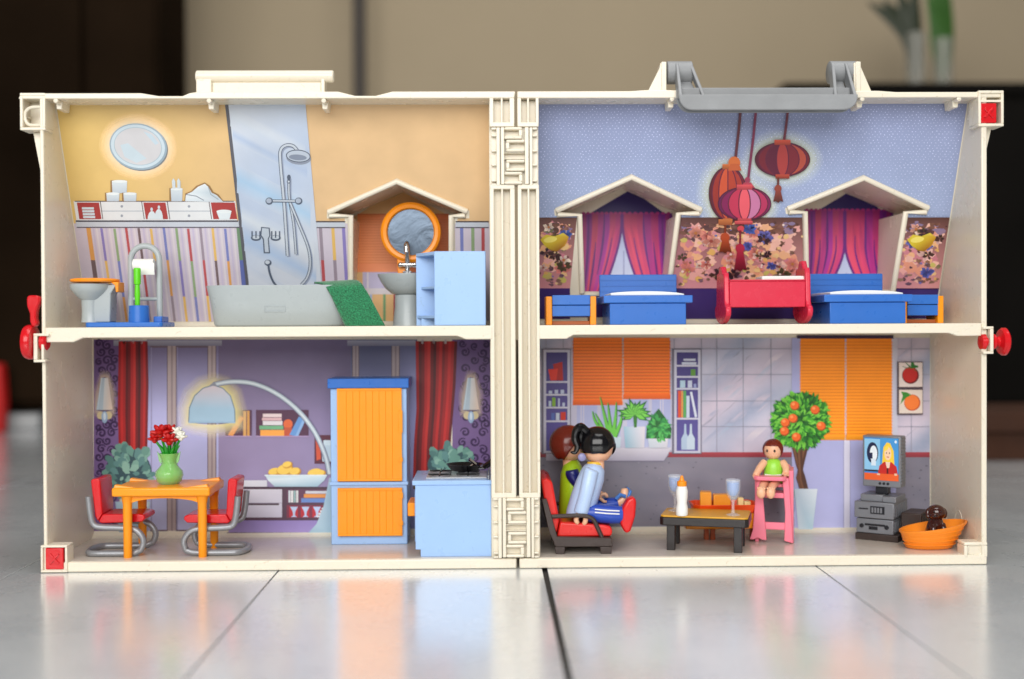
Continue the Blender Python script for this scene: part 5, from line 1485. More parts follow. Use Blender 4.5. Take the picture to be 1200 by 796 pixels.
def chair(sgn, pxb, lab):
    """tubular cantilever chair seen from the side; sgn +1 faces right"""
    Ya_, Yb_ = 32, 84
    k = (1400+Ya_)/1400
    bx0 = X(pxb, Ya_)
    f = lambda dx, py: (bx0+sgn*dx*k, Z(py, Ya_, pxb))
    t = thing('cantilever_chair', lab, 'chair', (bx0+sgn*30, 58, ZL), 'red chairs at the dining table')
    zfl = ZL+4.0
    side = [f(0.6, 582), f(2, 596), f(4, 609), f(7, 615.5), f(14, 618), f(38, 619), f(52, 620.5), f(60, 626), f(64, 635), f(61, 645)]
    P = smoothpts([(a, b_, 0) for a, b_ in side], 4)
    up = [(v.x, v.y) for v in P]
    fx, bxk = f(54, 650)[0], f(5, 650)[0]
    path = [(a, Ya_, b_) for a, b_ in up]+[(fx, Ya_, zfl+0.6)]
    path += [(fx+(bxk-fx)*i/5, Ya_, zfl) for i in range(1, 6)]
    path += [(bxk-sgn*11*sin(pi*i/8), Ya_+(Yb_-Ya_)*(1-cos(pi*i/8))/2, zfl) for i in range(1, 8)]
    path += [(bxk+(fx-bxk)*i/5, Yb_, zfl) for i in range(0, 5)]+[(fx, Yb_, zfl+0.6)]
    path += [(a, Yb_, b_) for a, b_ in up[::-1]]
    MB().tube(path, 3.8, 12).build('tube_frame', GREY, t, smooth=80)
    seat = [f(2.5, 563), f(11, 562), f(13.5, 565), f(15, 600), f(17, 604), f(24, 605), f(58, 604.5), f(64, 606), f(65, 610), f(62, 613.5), f(50, 614.5), f(14, 614.5), f(8, 612), f(5, 606)]
    MB().prism([f(2, 564), f(4, 562), f(11, 561.5), f(13, 564), f(15.2, 603), f(10, 612), f(6.5, 606)], Ya_+3.5, Yb_-3.5).build('backrest', RED, t, bevel=1.5, seg=3)
    MB().prism([f(15.4, 603.5), f(58, 603.5), f(64, 605), f(65, 609), f(61, 613), f(14, 614.5), f(10.4, 612)], Ya_+3.5, Yb_-3.5).build('seat', RED, t, bevel=1.5, seg=3)
    return t
chair(1, 101.5, 'red chair on grey tube frame left of the dining table')
chair(-1, 278, 'red chair on grey tube frame right of the dining table')

# vase of flowers
VG = mat('green_clear_plastic', (160, 226, 130), 0.1, var=0.03, alpha=0.5)
yv = 52; zt_ = z1
zz = lambda py: Z(py, yv, 197)+(zt_-Z(563, yv, 197))
t = thing('flower_vase', 'green clear plastic vase on the dining table', 'vase', (X(197, yv), yv, zt_))
MB().lathe([(11, zt_+0.1), (14.5, zz(560)), (16.8, zz(553)), (16, zz(548)), (11.5, zz(543)), (8.6, zz(539)), (9.4, zz(534)), (12.2, zz(527.5)), (11.4, zz(527)), (8.4, zz(534)), (7.6, zz(539)), (10.5, zz(544)), (14.5, zz(549)), (15, zz(553)), (12.5, zz(559.5)), (0, zz(561))], (X(197, yv), yv, 0), 32).build('vessel', VG, t)
for s_ in (-1, 1): MB().prism([(X(197, yv)+s_*8, zz(533)), (X(197, yv)+s_*14, zz(525)), (X(197, yv)+s_*12, zz(536)), (X(197, yv)+s_*9.4, zz(540))], yv-1.5, yv+1.5).build('lip_fin', VG, t, bevel=0.4)
FRED = mat('flower_red', (190, 22, 20), 0.35, var=0.1); FWH = mat('flower_white', (238, 238, 226), 0.4); STEM = mat('stem_green', (28, 140, 30), 0.35, var=0.1)
def flower(px, py, dy, m, lab, r):
    b0 = Vector((X(197, yv)+(px-197)*0.25, yv+dy*0.2, zt_+4)); tp = at(px, py, yv+dy)
    t = thing('flower', lab, 'flower', b0)
    MB().tube(smoothpts([b0, Vector((X(197, yv)+(px-197)*0.35, yv+dy*0.35, zz(530))), tp], 5), 1.5, 8).build('stem', STEM, t)
    ce = MB().ball(tp, r*0.42, r*0.42, r*0.5, 12, 8).build('flower_centre', m, t)
    for k_ in range(10):
        a = 2*pi*k_/5+dy+(k_ > 4)*0.6
        d = Vector((cos(a)*(1-0.35*(k_ > 4)), sin(a)*0.9*(1-0.35*(k_ > 4)), 0.2+0.65*(k_ > 4)))
        MB(Matrix.Translation(tp+d*r*0.55) @ d.to_track_quat('X', 'Z').to_matrix().to_4x4()).ball((0, 0, 0), r*0.5, r*0.32, r*0.22, 10, 7).build('petal', m, t)
flower(188, 508, -4, FRED, 'red flower at upper left of the bunch', 12); flower(181.5, 515.5, 0, FRED, 'red flower at lower left of the bunch', 9)
flower(199.5, 506, 4, FRED, 'red flower at the top middle of the bunch', 10); flower(198.5, 517, -6, FRED, 'red flower low in front of the bunch', 11)
flower(207.5, 508, 2, FWH, 'white flower at upper right of the bunch', 9); flower(212, 513, -2, FWH, 'white flower at far right of the bunch', 8)
for k_ in range(7):
    a = k_*0.9; MB().tube(smoothpts([(X(197, yv)+2*cos(a), yv+2*sin(a), zt_+6), (X(197, yv)+5*cos(a), yv+5*sin(a), zz(530)), (X(197, yv)+13*cos(a), yv+11*sin(a), zz(518-(k_ % 3)*2))], 4), [1.2, 1.6, 2.0, 2.4, 2.6, 2.4, 1.8, 1.0, 0.5], 6, flat=0.5).build('leaf', STEM, t)

# wardrobe-like fridge
Yr, Yr2 = 98, 158
t = thing('wardrobe', 'pale blue wardrobe with two orange plank doors and blue top', 'wardrobe', (X(432, Yr), 128, ZL))
x0, x1, z0, z1 = R4(387, 447, 477.5, 638, Yr)
zz = lambda py: Z(py, Yr, 432)
MB().box(x0, x1, Yr, Yr2, ZL+0.2, zz(455)).build('body', LBLUE, t, bevel=1.2)
MB().box(x0-3, x1+3, Yr-5, Yr2+2, zz(455)+0.1, zz(443.5)).build('top', BLUE, t, bevel=1.0)
MB().box(x0-1.5, x1+1.5, Yr-2.5, Yr-0.1, zz(568.5), zz(564.5)).build('divider', LBLUE, t, bevel=0.6)
def plank_door(py0, py1, hinge_):
    a, b_ = X(395, Yr), X(470.5, Yr); pts = [(a, Yr-0.15), (a, Yr-5.2)]
    n_ = 9; e = 3.5
    for i in range(n_):
        u0, u1 = a+e+(b_-a-2*e)*i/n_, a+e+(b_-a-2*e)*(i+1)/n_
        if i: pts += [(u0+0.35, Yr-5.2)]
        pts += [(u1-0.35, Yr-5.2)]
        if i < n_-1: pts += [(u1, Yr-4.75)]
    pts += [(b_, Yr-5.2), (b_, Yr-0.15)]
    d = MB().prism(pts, zz(py1), zz(py0), 'z').build('door', YELLOW, t, smooth=20)
    for (q0, q1) in hinge_: MB().box(b_-4, b_+1.2, Yr-6.2, Yr-4.6, zz(q1), zz(q0)).build('door_hinge', YELLOW, d, bevel=0.4)
    for q in (py0+1.5, py1-1.5): MB().box(a+1, b_-1, Yr-6.0, Yr-5.0, zz(q)-1.4, zz(q)+1.4).build('door_rail', YELLOW, d, bevel=0.4)
plank_door(455, 563.5, ((481, 507), (536, 541)))
plank_door(571.5, 627.5, ((577, 584), (610, 615)))
tag(t, None)

# stove seen from its side
Ys, Ys2 = 14, 112
t = thing('stove', 'pale blue toy stove with grey hob standing side-on', 'stove', (X(530, 40), 62, ZL))
x0, x1, z0, z1 = R4(486.5, 566, 576, 655, Ys)
zz = lambda py: Z(py, Ys, 530)
MB().prism([(x0+6, ZL+0.2), (x1, ZL+0.2), (x1, z1-3), (x0, z1-3), (x0, zz(644)), (x0+6, zz(644))], Ys, Ys2).build('body', LBLUE, t, bevel=0.8)
MB().box(x0-3.5, x1+0.6, Ys-1.2, Ys2+1, z1-2.9, z1+2.6).build('top_board', LBLUE, t, bevel=0.8)
hb = MB().box(x0+12, x1-5, Ys+14, Ys2-14, z1+2.7, z1+4.2).build('hob', mat('hob_steel', (196, 198, 202), 0.3, metal=0.2), t, bevel=0.5)
for (cx_, cy_) in ((x0+28, 42), (x0+28, 80), (x0+62, 42), (x0+62, 80)):
    MB().lathe([(13, z1+4.3), (13, z1+5.6), (10.6, z1+5.6), (10.6, z1+4.3), (13, z1+4.3)], (cx_, cy_, 0), 24, cap=False).build('burner_ring', GREY, hb)
    for a in (0, 90): 
        MB(Matrix.Translation((cx_, cy_, z1+6.6)) @ Matrix.Rotation(radians(a), 4, 'Z')).box(-14, 14, -0.9, 0.9, -0.9+0.05*(a > 0), 0.9+0.05*(a > 0)).build('pan_support', BLACK, hb)
MB().box(x0-10.5, x0-1.2, Ys+20, Ys2-30, zz(608), zz(592)).build('oven_handle', ORANGE, t, bevel=1.2)
MB().box(x0-1.1, x0-0.1, Ys+8, Ys2-8, zz(636), zz(575)).build('oven_door', LBLUE, t, bevel=0.3)
for k_ in range(4): MB().lathe([(4, -3.4), (4.4, 0)], (x0-0.2, Ys+20+k_*18, zz(571.5)), 14, axis='x').build('control_knob', DARK, t)
for k_ in range(4): MB().box(x1-4.2, x1-2.2, Ys+4+k_*24, Ys+18+k_*24, z1+2.7, z1+8).build('splash_rib', GREY, t, bevel=0.5)
zp = z1+7.5
t = thing('frying_pan', 'black frying pan with raised handle on the stove', 'pan', (X(547, 80), 74, zp))
pc = (x0+58, 72)
MB().lathe([(15, zp+0.05), (17, zp+0.3), (23, zp+7.5), (23.6, zp+8), (22.6, zp+8), (16.4, zp+1.6), (0, zp+1.4)], (pc[0], pc[1], 0), 32).build('bowl', BLACK, t)
MB().tube([(pc[0]+18, pc[1]-14, zp+5), (pc[0]+26, pc[1]-24, zp+7), (pc[0]+33, pc[1]-30, zp+14)], 2.4, 10).build('neck', CHROME, t)
MB().tube(smoothpts([(pc[0]+24, pc[1]-22, zp+7), (pc[0]+34, pc[1]-31, zp+14), (pc[0]+41, pc[1]-36, zp+19)], 4), [3.4, 3.6, 3.8, 4, 4.2, 4.4, 4.6, 4.8, 4.2], 12).build('handle', BLACK, t)
t = thing('spatula', 'small silver kitchen tool leaning in the frying pan', 'utensil', (pc[0]+6, pc[1], zp+1.5))
MB().tube([(pc[0]+4, pc[1]-4, zp+2.2), (pc[0]+12, pc[1]-8, zp+9), (pc[0]+5, pc[1]-12, zp+15)], [2, 2.6, 2.2], 8).build('handle', CHROME, t)
MB().ball((pc[0]+2, pc[1]-2, zp+3.2), 6, 4, 1.2).build('blade', CHROME, t)
# ------------------------------------------------------------------ living room
# armchair, side on, facing right
Ya, Yb = 22, 128
t = thing('armchair', 'wide dark brown armchair with red cushions at the hinge wall', 'armchair', (X(676, 40), 72, ZL))
f = lambda px, py, Y=Ya: (X(px, Y), Z(py, Y, 676))
zf = ZL+0.2
for y0 in (Ya, Yb-7):
    MB().prism([f(634, 585), f(640, 585), f(646, 606), f(652, 629), f(716, 631), f(717, 641), f(650, 641), f(642, 622)], y0, y0+7).build('side_frame', DARK, t, bevel=0.8)
    for a, b_ in ((650.5, 660.5), (703.5, 715.5)):
        MB().prism([(X(a, Ya), zf), (X(b_, Ya), zf), (X(b_, Ya)+0.8, f(0, 641.2)[1]), (X(a, Ya)-1.5, f(0, 641.2)[1])], y0+0.2, y0+9).build('leg', DARK, t, bevel=0.7)
    arm = smoothpts([f(639, 606)+(0,), f(660, 605.2)+(0,), f(682, 605)+(0,), f(694, 609)+(0,), f(700, 620)+(0,), f(706, 634)+(0,)], 5)
    MB().tube([(v.x, y0+3.5, v.y) for v in arm], 2.6, 10).build('armrest', DARK, t)
MB().box(f(648, 640)[0], f(716, 640)[0], Ya+7.2, Yb-7.2, f(0, 640)[1], f(0, 631)[1]).build('seat_frame', DARK, t, bevel=0.8)
MB().prism([f(634.5, 585), f(640, 585), f(652, 630), f(645, 630)], Ya+7.2, Yb-7.2).build('back_frame', DARK, t)
CUSH = mat('red_cushion_plastic', (222, 40, 34), 0.3, var=0.03)
MB().prism([f(652, 630.6), f(716, 630.6), f(718, 625), f(716, 619), f(708, 617), f(656, 613)], Ya+7.5, Yb-7.5).build('seat_cushion', CUSH, t, bevel=2.4, seg=3)
MB().prism([f(634, 564), f(640, 561), f(647, 566), f(655, 610), f(652, 626), f(645, 618), f(639, 600)], Ya+7.5, Yb-7.5).build('back_cushion', CUSH, t, bevel=2.4, seg=3)

def blobmesh(rings, c0, n=24):
    """loft of horizontal ellipse rings (x, y, z, rx, ry)"""
    vs = []; fs = []
    for (x, y, z, rx, ry) in rings:
        for k in range(n):
            a = 2*pi*k/n; vs.append((x+rx*cos(a), y+ry*sin(a), z))
    m = len(rings)
    for i in range(m-1):
        for k in range(n): fs.append((i*n+k, i*n+(k+1) % n, (i+1)*n+(k+1) % n, (i+1)*n+k))
    fs += [tuple(range(n))[::-1], tuple(range((m-1)*n, m*n))]
    return MB().add(vs, fs)
def toon(name, c, **kw): return mat(name, c, 0.3, var=0.01, **kw)
HAIRB = mat('hair_black_plastic', (14, 13, 16), 0.16, var=0.05); HAIRR = mat('hair_auburn_plastic', (112, 36, 22), 0.24, var=0.06)
SHIRT = toon('jacket_blue_plastic', (182, 204, 238)); LIME = toon('vest_lime_plastic', (166, 204, 34)); NAVY = toon('navy_plastic', (26, 34, 104))
JEAN = toon('trouser_blue_plastic', (32, 70, 172)); BOOT = toon('boot_red_plastic', (214, 24, 24)); COLLAR = toon('collar_yellow', (232, 190, 60)); EYE = toon('eye_dark', (40, 22, 18))
LILAC = toon('earring_lilac', (140, 138, 180)); SANDAL = toon('sandal_blue', (70, 122, 196))
def head(t, c, r, facing, hairm, eye=True):
    """round toy head: face skin ball, nose-less, eyes, mouth, hair cap; facing = unit (x, y)"""
    fx, fy = facing
    h = MB().lathe([(0, -r), (r*0.62, -r*0.92), (r*0.9, -r*0.55), (r, 0), (r*0.95, r*0.5), (r*0.6, r*0.9), (0, r)], c, 28).build('head', SKIN, t, smooth=80)
    side = Vector((-fy, fx, 0)); fwd = Vector((fx, fy, 0))
    if eye:
        for s_ in (-1, 1):
            MB().ball(c+fwd*r*0.86+side*s_*r*0.40+Vector((0, 0, -r*0.06)), r*0.13, r*0.13, r*0.17, 10, 8).build('eye', EYE, h)
        MB().tube([c+fwd*r*0.84+side*q*r*0.34+Vector((0, 0, -r*0.52+abs(q)*r*0.16)) for q in (-1, -0.5, 0, 0.5, 1)], r*0.045, 6).build('mouth', toon('mouth_red', (170, 50, 40)), h)
    MB().lathe([(r*0.42, 0), (r*0.40, -r*1.25)], (c.x, c.y, c.z-r*0.6), 18).build('neck', SKIN, t)
    return h
def cap(t, c, r, facing, m, low=-0.55, front=0.1, name='hair'):
    """moulded hair: cap open towards the face"""
    fx, fy = facing; n, k_ = 32, 14; vs = []; fs = []
    for i in range(k_+1):
        for j in range(n):
            a = 2*pi*j/n
            fr = max(0, cos(a)*fx+sin(a)*fy)
            lowz = low+(front-low)*min(1, fr*1.5)**1.2
            th = pi/2*(1-i/k_); th0 = math.asin(max(-0.98, lowz))
            tt = th0+(pi/2-th0)*i/k_
            q = r*(1.0+0.03*sin(a*9)*(1-i/k_))
            vs.append(c+Vector((q*cos(tt)*cos(a), q*cos(tt)*sin(a), q*sin(tt))))
    for i in range(k_):
        for j in range(n): fs.append((i*n+j, i*n+(j+1) % n, (i+1)*n+(j+1) % n, (i+1)*n+j))
    o = MB().add(vs, fs).build(name, m, t, smooth=80, recalc=True)
    so = o.modifiers.new('thick', 'SOLIDIFY'); so.thickness = r*0.12*S; so.offset = 1 if False else -1
    return o

# woman-like figure in front: black pony tail, pale blue jacket
Yf = 52
P3 = lambda px, py, Y=Yf: at(px, py, Y)
t = thing('toy_figure', 'toy figure with black ponytail and pale blue jacket seated in the armchair', 'toy figure', (P3(688, 613).x, Yf, Z(614, Yf, 688)))
fc = Vector((0.9, 0.43, 0)).normalized()
hc = P3(700.5, 522); r = 19*(1400+Yf)/1400
head(t, hc, r*0.97, (fc.x, fc.y), HAIRB)
hr = cap(t, hc+Vector((-0.6, 0, 1.2)), r*1.12, (fc.x, fc.y), HAIRB, low=-0.42, front=0.1)
MB().tube(smoothpts([hc+fc*r*0.98+Vector((0, -5, 3)), hc+fc*r*1.1+Vector((0, -6, -4)), hc+fc*r*0.98+Vector((0, -9, -11))], 4), [4, 4, 4, 3.6, 3, 2.4, 2, 1.4, 0.6], 8).build('fringe_strand', HAIRB, hr)
MB().ball(P3(689, 507, Yf-4), 5.5, 5.5, 5.5).build('hair_tie', HAIRB, hr)
MB().tube(smoothpts([P3(688, 506, Yf-6), P3(681, 500.5, Yf-9), P3(675, 505, Yf-10), P3(673.5, 515, Yf-10), P3(676.5, 523, Yf-9), P3(674, 530, Yf-9), P3(668.5, 530, Yf-9)], 4), [4.5]+[4.6, 4.8, 5, 5.2, 5.2, 5, 4.8, 4.6, 4.4, 4.2, 4.2, 4.2, 4, 4, 3.8, 3.6, 3.4, 3.2, 3, 2.8, 2.4, 2, 1.4, 0.7], 10).build('pony_tail', HAIRB, hr)
MB().tube(smoothpts([P3(690, 506, Yf+4), P3(684, 503, Yf-4), P3(680, 512, Yf-6), P3(682, 522, Yf-6), P3(678, 527, Yf-6)], 4), [4]*8+[3.6, 3.2, 2.8, 2.4, 2, 1.6, 1.2, 0.8, 0.4], 8).build('hair_lock', HAIRB, hr)
MB().ball(P3(682, 536, Yf-13), 5, 2.4, 5).build('earring', LILAC, t)
ring = []
for (px0, px1, py, ry) in ((663, 694, 604, 20), (664, 698, 597, 21), (669, 703, 580, 20), (675, 708, 563, 18.5), (680, 708.5, 552, 16.5), (684, 706, 546, 13), (690, 703, 541.5, 8)):
    a, b_ = P3(px0, py), P3(px1, py); ring.append(((a.x+b_.x)/2, Yf, a.z, (b_.x-a.x)/2, ry))
ring[0] = ring[0][:2]+(max(ring[0][2], Z(611, Yf, 676)),)+ring[0][3:]
blobmesh(ring, None).build('torso', SHIRT, t, smooth=70)
MB().lathe([(9.4, -1.5), (10, 0), (9.0, 2.6), (7.6, 3)], P3(697, 543.5), 22).build('collar', COLLAR, t)
for s_, yo in ((-1, Yf-17), (1, Yf+17)):
    sh_, el_, wr = P3(692, 556, yo), P3(687, 578, yo-3*s_*-1), P3(681, 600, yo)
    MB().tube(smoothpts([P3(694, 550, yo), sh_, el_, wr], 4), [7, 8.2, 8.8, 9, 9, 9, 9, 8.8, 8.6, 8.6, 8.8, 9, 9.2], 16).build('arm', SHIRT, t, smooth=70)
    hd_ = MB()
    hd_.tube([P3(681, 598, yo), P3(680.5, 603, yo)], 6, 14)
    # C shaped clip hand: palm and closed fingers, thumb opposite
    for q in range(4):
        yy = yo-5.2+q*3.4; ln = (0.9, 1.0, 0.98, 0.85)[q]
        hd_.tube(smoothpts([P3(679.5, 602, yy), P3(676, 606, yy), P3(675.2, 606+5*ln, yy), P3(678, 606+8.5*ln, yy)], 3), [3.0]*8+[2.6, 1.8], 8)
    hd_.tube(smoothpts([P3(682.5, 602, yo-2), P3(686, 606, yo-4), P3(686, 611, yo-4), P3(683.5, 615, yo-3)], 3), [3.2]*8+[2.8, 1.8], 8)
    hd_.build('hand', SKIN, t, smooth=80)
for yo in (Yf-11.5, Yf+11.5):
    lg = MB().tube(smoothpts([P3(684, 601, yo), P3(700, 602, yo), P3(716, 603, yo), P3(729, 603.5, yo)], 3), [9.5, 10.5, 11, 11.2, 11.4, 11.4, 11.2, 11, 10.6, 10.2], 18).build('leg', JEAN, t, smooth=70)
    for dz in (598, 601.6): MB().tube([P3(697, dz-1.0, yo-11.0), P3(712, dz+0.4, yo-11.4), P3(726, dz+1, yo-10.7)], 0.8, 6).build('trouser_stripe', WHITE, lg)
    MB().prism([(P3(726, 613, yo).x, P3(726, 613, yo).z), (P3(729, 594, yo).x, P3(729, 594, yo).z), (P3(735, 584, yo).x, P3(735, 584, yo).z), (P3(742, 581, yo).x, P3(742, 581, yo).z), (P3(745, 586, yo).x, P3(745, 586, yo).z), (P3(743.5, 604, yo).x, P3(743.5, 604, yo).z), (P3(738, 622, yo).x, P3(738, 622, yo).z), (P3(732, 624, yo).x, P3(732, 624, yo).z)], yo-9.5, yo+9.5).build('boot', BOOT, t, bevel=3.2, seg=4)

# second figure, behind: auburn hair, lime vest
Yg = 98
Pg = lambda px, py, Y=Yg: at(px, py, Y)
t = thing('toy_figure', 'toy figure with auburn hair and lime vest half hidden in the armchair', 'toy figure', (Pg(672, 605).x, Yg, Z(606, Yg, 672)))
fc2 = Vector((0.94, -0.34, 0)).normalized()
hc = Pg(667, 520.5); r = 19*(1400+Yg)/1400
head(t, hc, r*0.97, (fc2.x, fc2.y), HAIRR)
cap(t, hc+Vector((-1.5, 0, 0.6)), r*1.16, (fc2.x, fc2.y), HAIRR, low=-0.8, front=0.15)
ring = []
for (px0, px1, py, ry) in ((655, 682, 606, 20), (655, 684, 590, 21), (656, 685, 570, 20), (657, 684, 555, 18), (660, 681, 545, 14), (664, 677, 539, 8)):
    a, b_ = Pg(px0, py), Pg(px1, py); ring.append(((a.x+b_.x)/2, Yg, a.z, (b_.x-a.x)/2, ry))
blobmesh(ring, None).build('torso', LIME, t, smooth=70)
for s_ in (-1, 1):
    yo = Yg+s_*18
    MB().tube(smoothpts([Pg(670, 551, yo), Pg(673, 560, yo), Pg(686, 574, yo), Pg(700, 580, yo)], 4), [7.6, 8.2, 8.6, 8.6, 8.4, 8.2, 8, 7.8, 7.6, 7.4, 7.2, 7, 6.8], 16).build('arm', NAVY, t, smooth=70)
    hd_ = MB(); hd_.tube([Pg(698, 579, yo), Pg(705, 581, yo)], 5.4, 12)
    for q in range(4): hd_.tube(smoothpts([Pg(704, 580, yo-4.6+q*3), Pg(709, 579, yo-4.6+q*3), Pg(712, 583, yo-4.6+q*3)], 3), [2.2]*5+[1.8, 1.2], 7)
    hd_.tube([Pg(703, 584, yo-3), Pg(708, 588, yo-4), Pg(711, 588, yo-4)], [2.3, 2.2, 1.4], 7)
    hd_.build('hand', SKIN, t, smooth=80)
    yo = Yg+s_*11.5
    MB().tube(smoothpts([Pg(675, 596, yo), Pg(695, 594, yo), Pg(712, 592, yo), Pg(724, 590, yo)], 3), [10, 10.8, 11, 11, 10.6, 10, 9.4, 8.8, 8.2, 7.8], 16).build('leg', JEAN, t, smooth=70)
    ft = MB(); ft.tube(smoothpts([Pg(722, 589, yo), Pg(729, 587, yo), Pg(732, 580, yo), Pg(731.5, 572.5, yo)], 3), [6.4, 6.6, 6.8, 6.8, 6.6, 6.2, 5.8, 5.2, 4.6, 3.4], 12)
    fo = ft.build('foot', SKIN, t, smooth=70)
    MB().prism([(Pg(725, 590).x, Pg(725, 590).z), (Pg(733, 590).x, Pg(733, 590).z), (Pg(739, 573).x, Pg(739, 573).z), (Pg(735.5, 572).x, Pg(735.5, 572).z), (Pg(731, 586).x, Pg(731, 586).z)], yo-8, yo+8).build('sandal', SANDAL, fo, bevel=1.5)
    MB().tube([Pg(722, 585, yo-7), Pg(727, 580, yo-7.6), Pg(733, 582, yo-7)], 2.6, 8).build('sandal_strap', SANDAL, fo)

# coffee table (turned slightly)
p0, p1, p2, p3 = gnd(782.5, 644, ZL), gnd(860, 647.5, ZL), gnd(873, 640, ZL), gnd(796, 637, ZL)
ctr = (p0+p1+p2+p3)/4
ux = ((p1-p0)+(p2-p3)); wx = ux.length/2; ang = math.atan2(ux.y, ux.x)
dy = max(38, (((p3-p0)+(p2-p1))/2).length)
Mt = Matrix.Translation((ctr.x, ctr.y, 0)) @ Matrix.Rotation(ang, 4, 'Z')
ztop = Z(601, ctr.y, 820)
t = thing('coffee_table', 'low black coffee table with amber top before the armchair', 'coffee table', (ctr.x, ctr.y, ZL))
BLK = mat('dark_table_plastic', (34, 28, 27), 0.35, var=0.08)
hw, hd_ = wx/2, dy/2
for sx_ in (-1, 1):
    for sy_ in (-1, 1):
        MB(Mt).box(sx_*hw-5, sx_*hw+5, sy_*hd_-5, sy_*hd_+5, ZL+0.2, ztop-12).build('leg', BLK, t, bevel=0.7)
MB(Mt).prism([(-hw-13, -hd_-6), (-hw-9, -hd_-10), (hw+9, -hd_-10), (hw+13, -hd_-6), (hw+13, hd_+6), (hw+9, hd_+10), (-hw-9, hd_+10), (-hw-13, hd_+6)], ztop-12, ztop-2.2, 'z').build('top_frame', BLK, t, bevel=1.0)
MB(Mt).prism([(-hw-12, -hd_-5.5), (-hw-8.5, -hd_-9), (hw+8.5, -hd_-9), (hw+12, -hd_-5.5), (hw+12, hd_+5.5), (hw+8.5, hd_+9), (-hw-8.5, hd_+9), (-hw-12, hd_+5.5)], ztop-2.1, ztop, 'z').build('tabletop', mat('amber_board', (214, 158, 44), 0.35, var=0.04), t, bevel=0.6)
# orange box table behind it
Yo = ctr.y+hd_+16
t = thing('side_table', 'orange low table behind the coffee table, mostly hidden', 'table', (X(856, Yo), Yo+18, ZL))
x0, x1 = X(803, Yo), X(893, Yo)
MB().box(x0, x1, Yo, Yo+38, Z(620, Yo, 850), Z(601, Yo, 850)).build('apron_box', YELLOW, t, bevel=1.2)
for x_ in (x0+26, x0+34, x1-12):
    MB().box(x_, x_+6, Yo+14, Yo+22, ZL+0.2, Z(620, Yo, 850)-0.1).build('leg', mat('shaded_amber_plastic', (160, 70, 26), 0.4), t, bevel=0.8)  # legs browner than the apron: shade beneath the table put into the colour
# tray standing across both tables' height
TR = mat('tray_orange_red', (236, 78, 22), 0.3, var=0.02)
zt_ = Z(601, Yo, 850)+0.2
t = thing('serving_tray', 'orange red serving tray holding cheese behind the goblet', 'tray', (X(850, Yo), Yo+16, zt_))
def loop(ax, bx, ay, by, c_): return [(ax+c_, ay), (bx-c_, ay), (bx, ay+c_), (bx, by-c_), (bx-c_, by), (ax+c_, by), (ax, by-c_), (ax, ay+c_)]
xa_, xb_ = X(811, Yo), X(890, Yo)
o1, o2 = loop(xa_+4, xb_-4, Yo-4, Yo+36, 6), loop(xa_, xb_, Yo-8, Yo+40, 8); i2, i1 = loop(xa_+2, xb_-2, Yo-6, Yo+38, 7), loop(xa_+5.5, xb_-5.5, Yo-2.5, Yo+34.5, 5.5)
vs_ = [(a, b_, zt_) for a, b_ in o1]+[(a, b_, zt_+10.5) for a, b_ in o2]+[(a, b_, zt_+10.5) for a, b_ in i2]+[(a, b_, zt_+2) for a, b_ in i1]
fs_ = [(i*8+k_, i*8+(k_+1) % 8, (i+1)*8+(k_+1) % 8, (i+1)*8+k_) for i in range(3) for k_ in range(8)]+[tuple(range(8))[::-1], tuple(range(24, 32))]
MB().add(vs_, fs_).build('tray_shell', TR, t, bevel=0.6)
CH = mat('cheese_plastic', (244, 162, 48), 0.35, sss=0.2); CHP = mat('cream_food', (240, 214, 150), 0.4, sss=0.1)
zc_ = zt_+2.2
fx_ = lambda px: X(px, Yo+10)
tag(MB().prism([(fx_(819), Yo+6), (fx_(832), Yo+2), (fx_(834), Yo+20), (fx_(822), Yo+24)], zc_, Z(576.5, Yo+8, 830), 'z').build('cheese_block', CH, None, bevel=1.2), 'tall orange cheese block on the tray', 'cheese')
tag(MB().prism([(fx_(835), Yo+6), (fx_(856), Yo+10), (fx_(857), Yo+22), (fx_(836), Yo+22)], zc_, Z(580, Yo+8, 830), 'z').build('cheese_block', CH, None, bevel=1.2), 'long orange cheese block in the middle of the tray', 'cheese')
tag(MB().box(fx_(863.5), fx_(870), Yo+4, Yo+14, zc_, Z(583, Yo+8, 870)).build('bread_piece', CHP, None, bevel=1), 'small upright cream food piece on the tray', 'food')
tag(MB().box(fx_(871), fx_(878.5), Yo+5, Yo+16, zc_, Z(587.5, Yo+8, 870)).build('bread_piece', CHP, None, bevel=1), 'small low cream food piece at the tray end', 'food')
# baby bottle
yb = ctr.y-hd_+3; xb = X(798.5, yb)
zz = lambda py: Z(py, yb, 798)+(ztop-Z(601, yb, 798))
t = thing('baby_bottle', 'white baby bottle with orange teat on the coffee table', 'bottle', (xb, yb, ztop))
MB().lathe([(6.6, ztop+0.1), (7.4, ztop+1.5), (7.2, zz(592)), (6.0, zz(586)), (7.0, zz(579)), (7.2, zz(572)), (5.8, zz(567)), (4.5, zz(566))], (xb, yb, 0), 24).build('bottle_body', WHITE, t)
MB().lathe([(5.6, zz(566.4)), (6.0, zz(564)), (5.6, zz(561)), (3.2, zz(560)), (2.2, zz(557)), (1.6, zz(554.5)), (0, zz(554))], (xb, yb, 0), 20).build('teat', ORANGE, t)
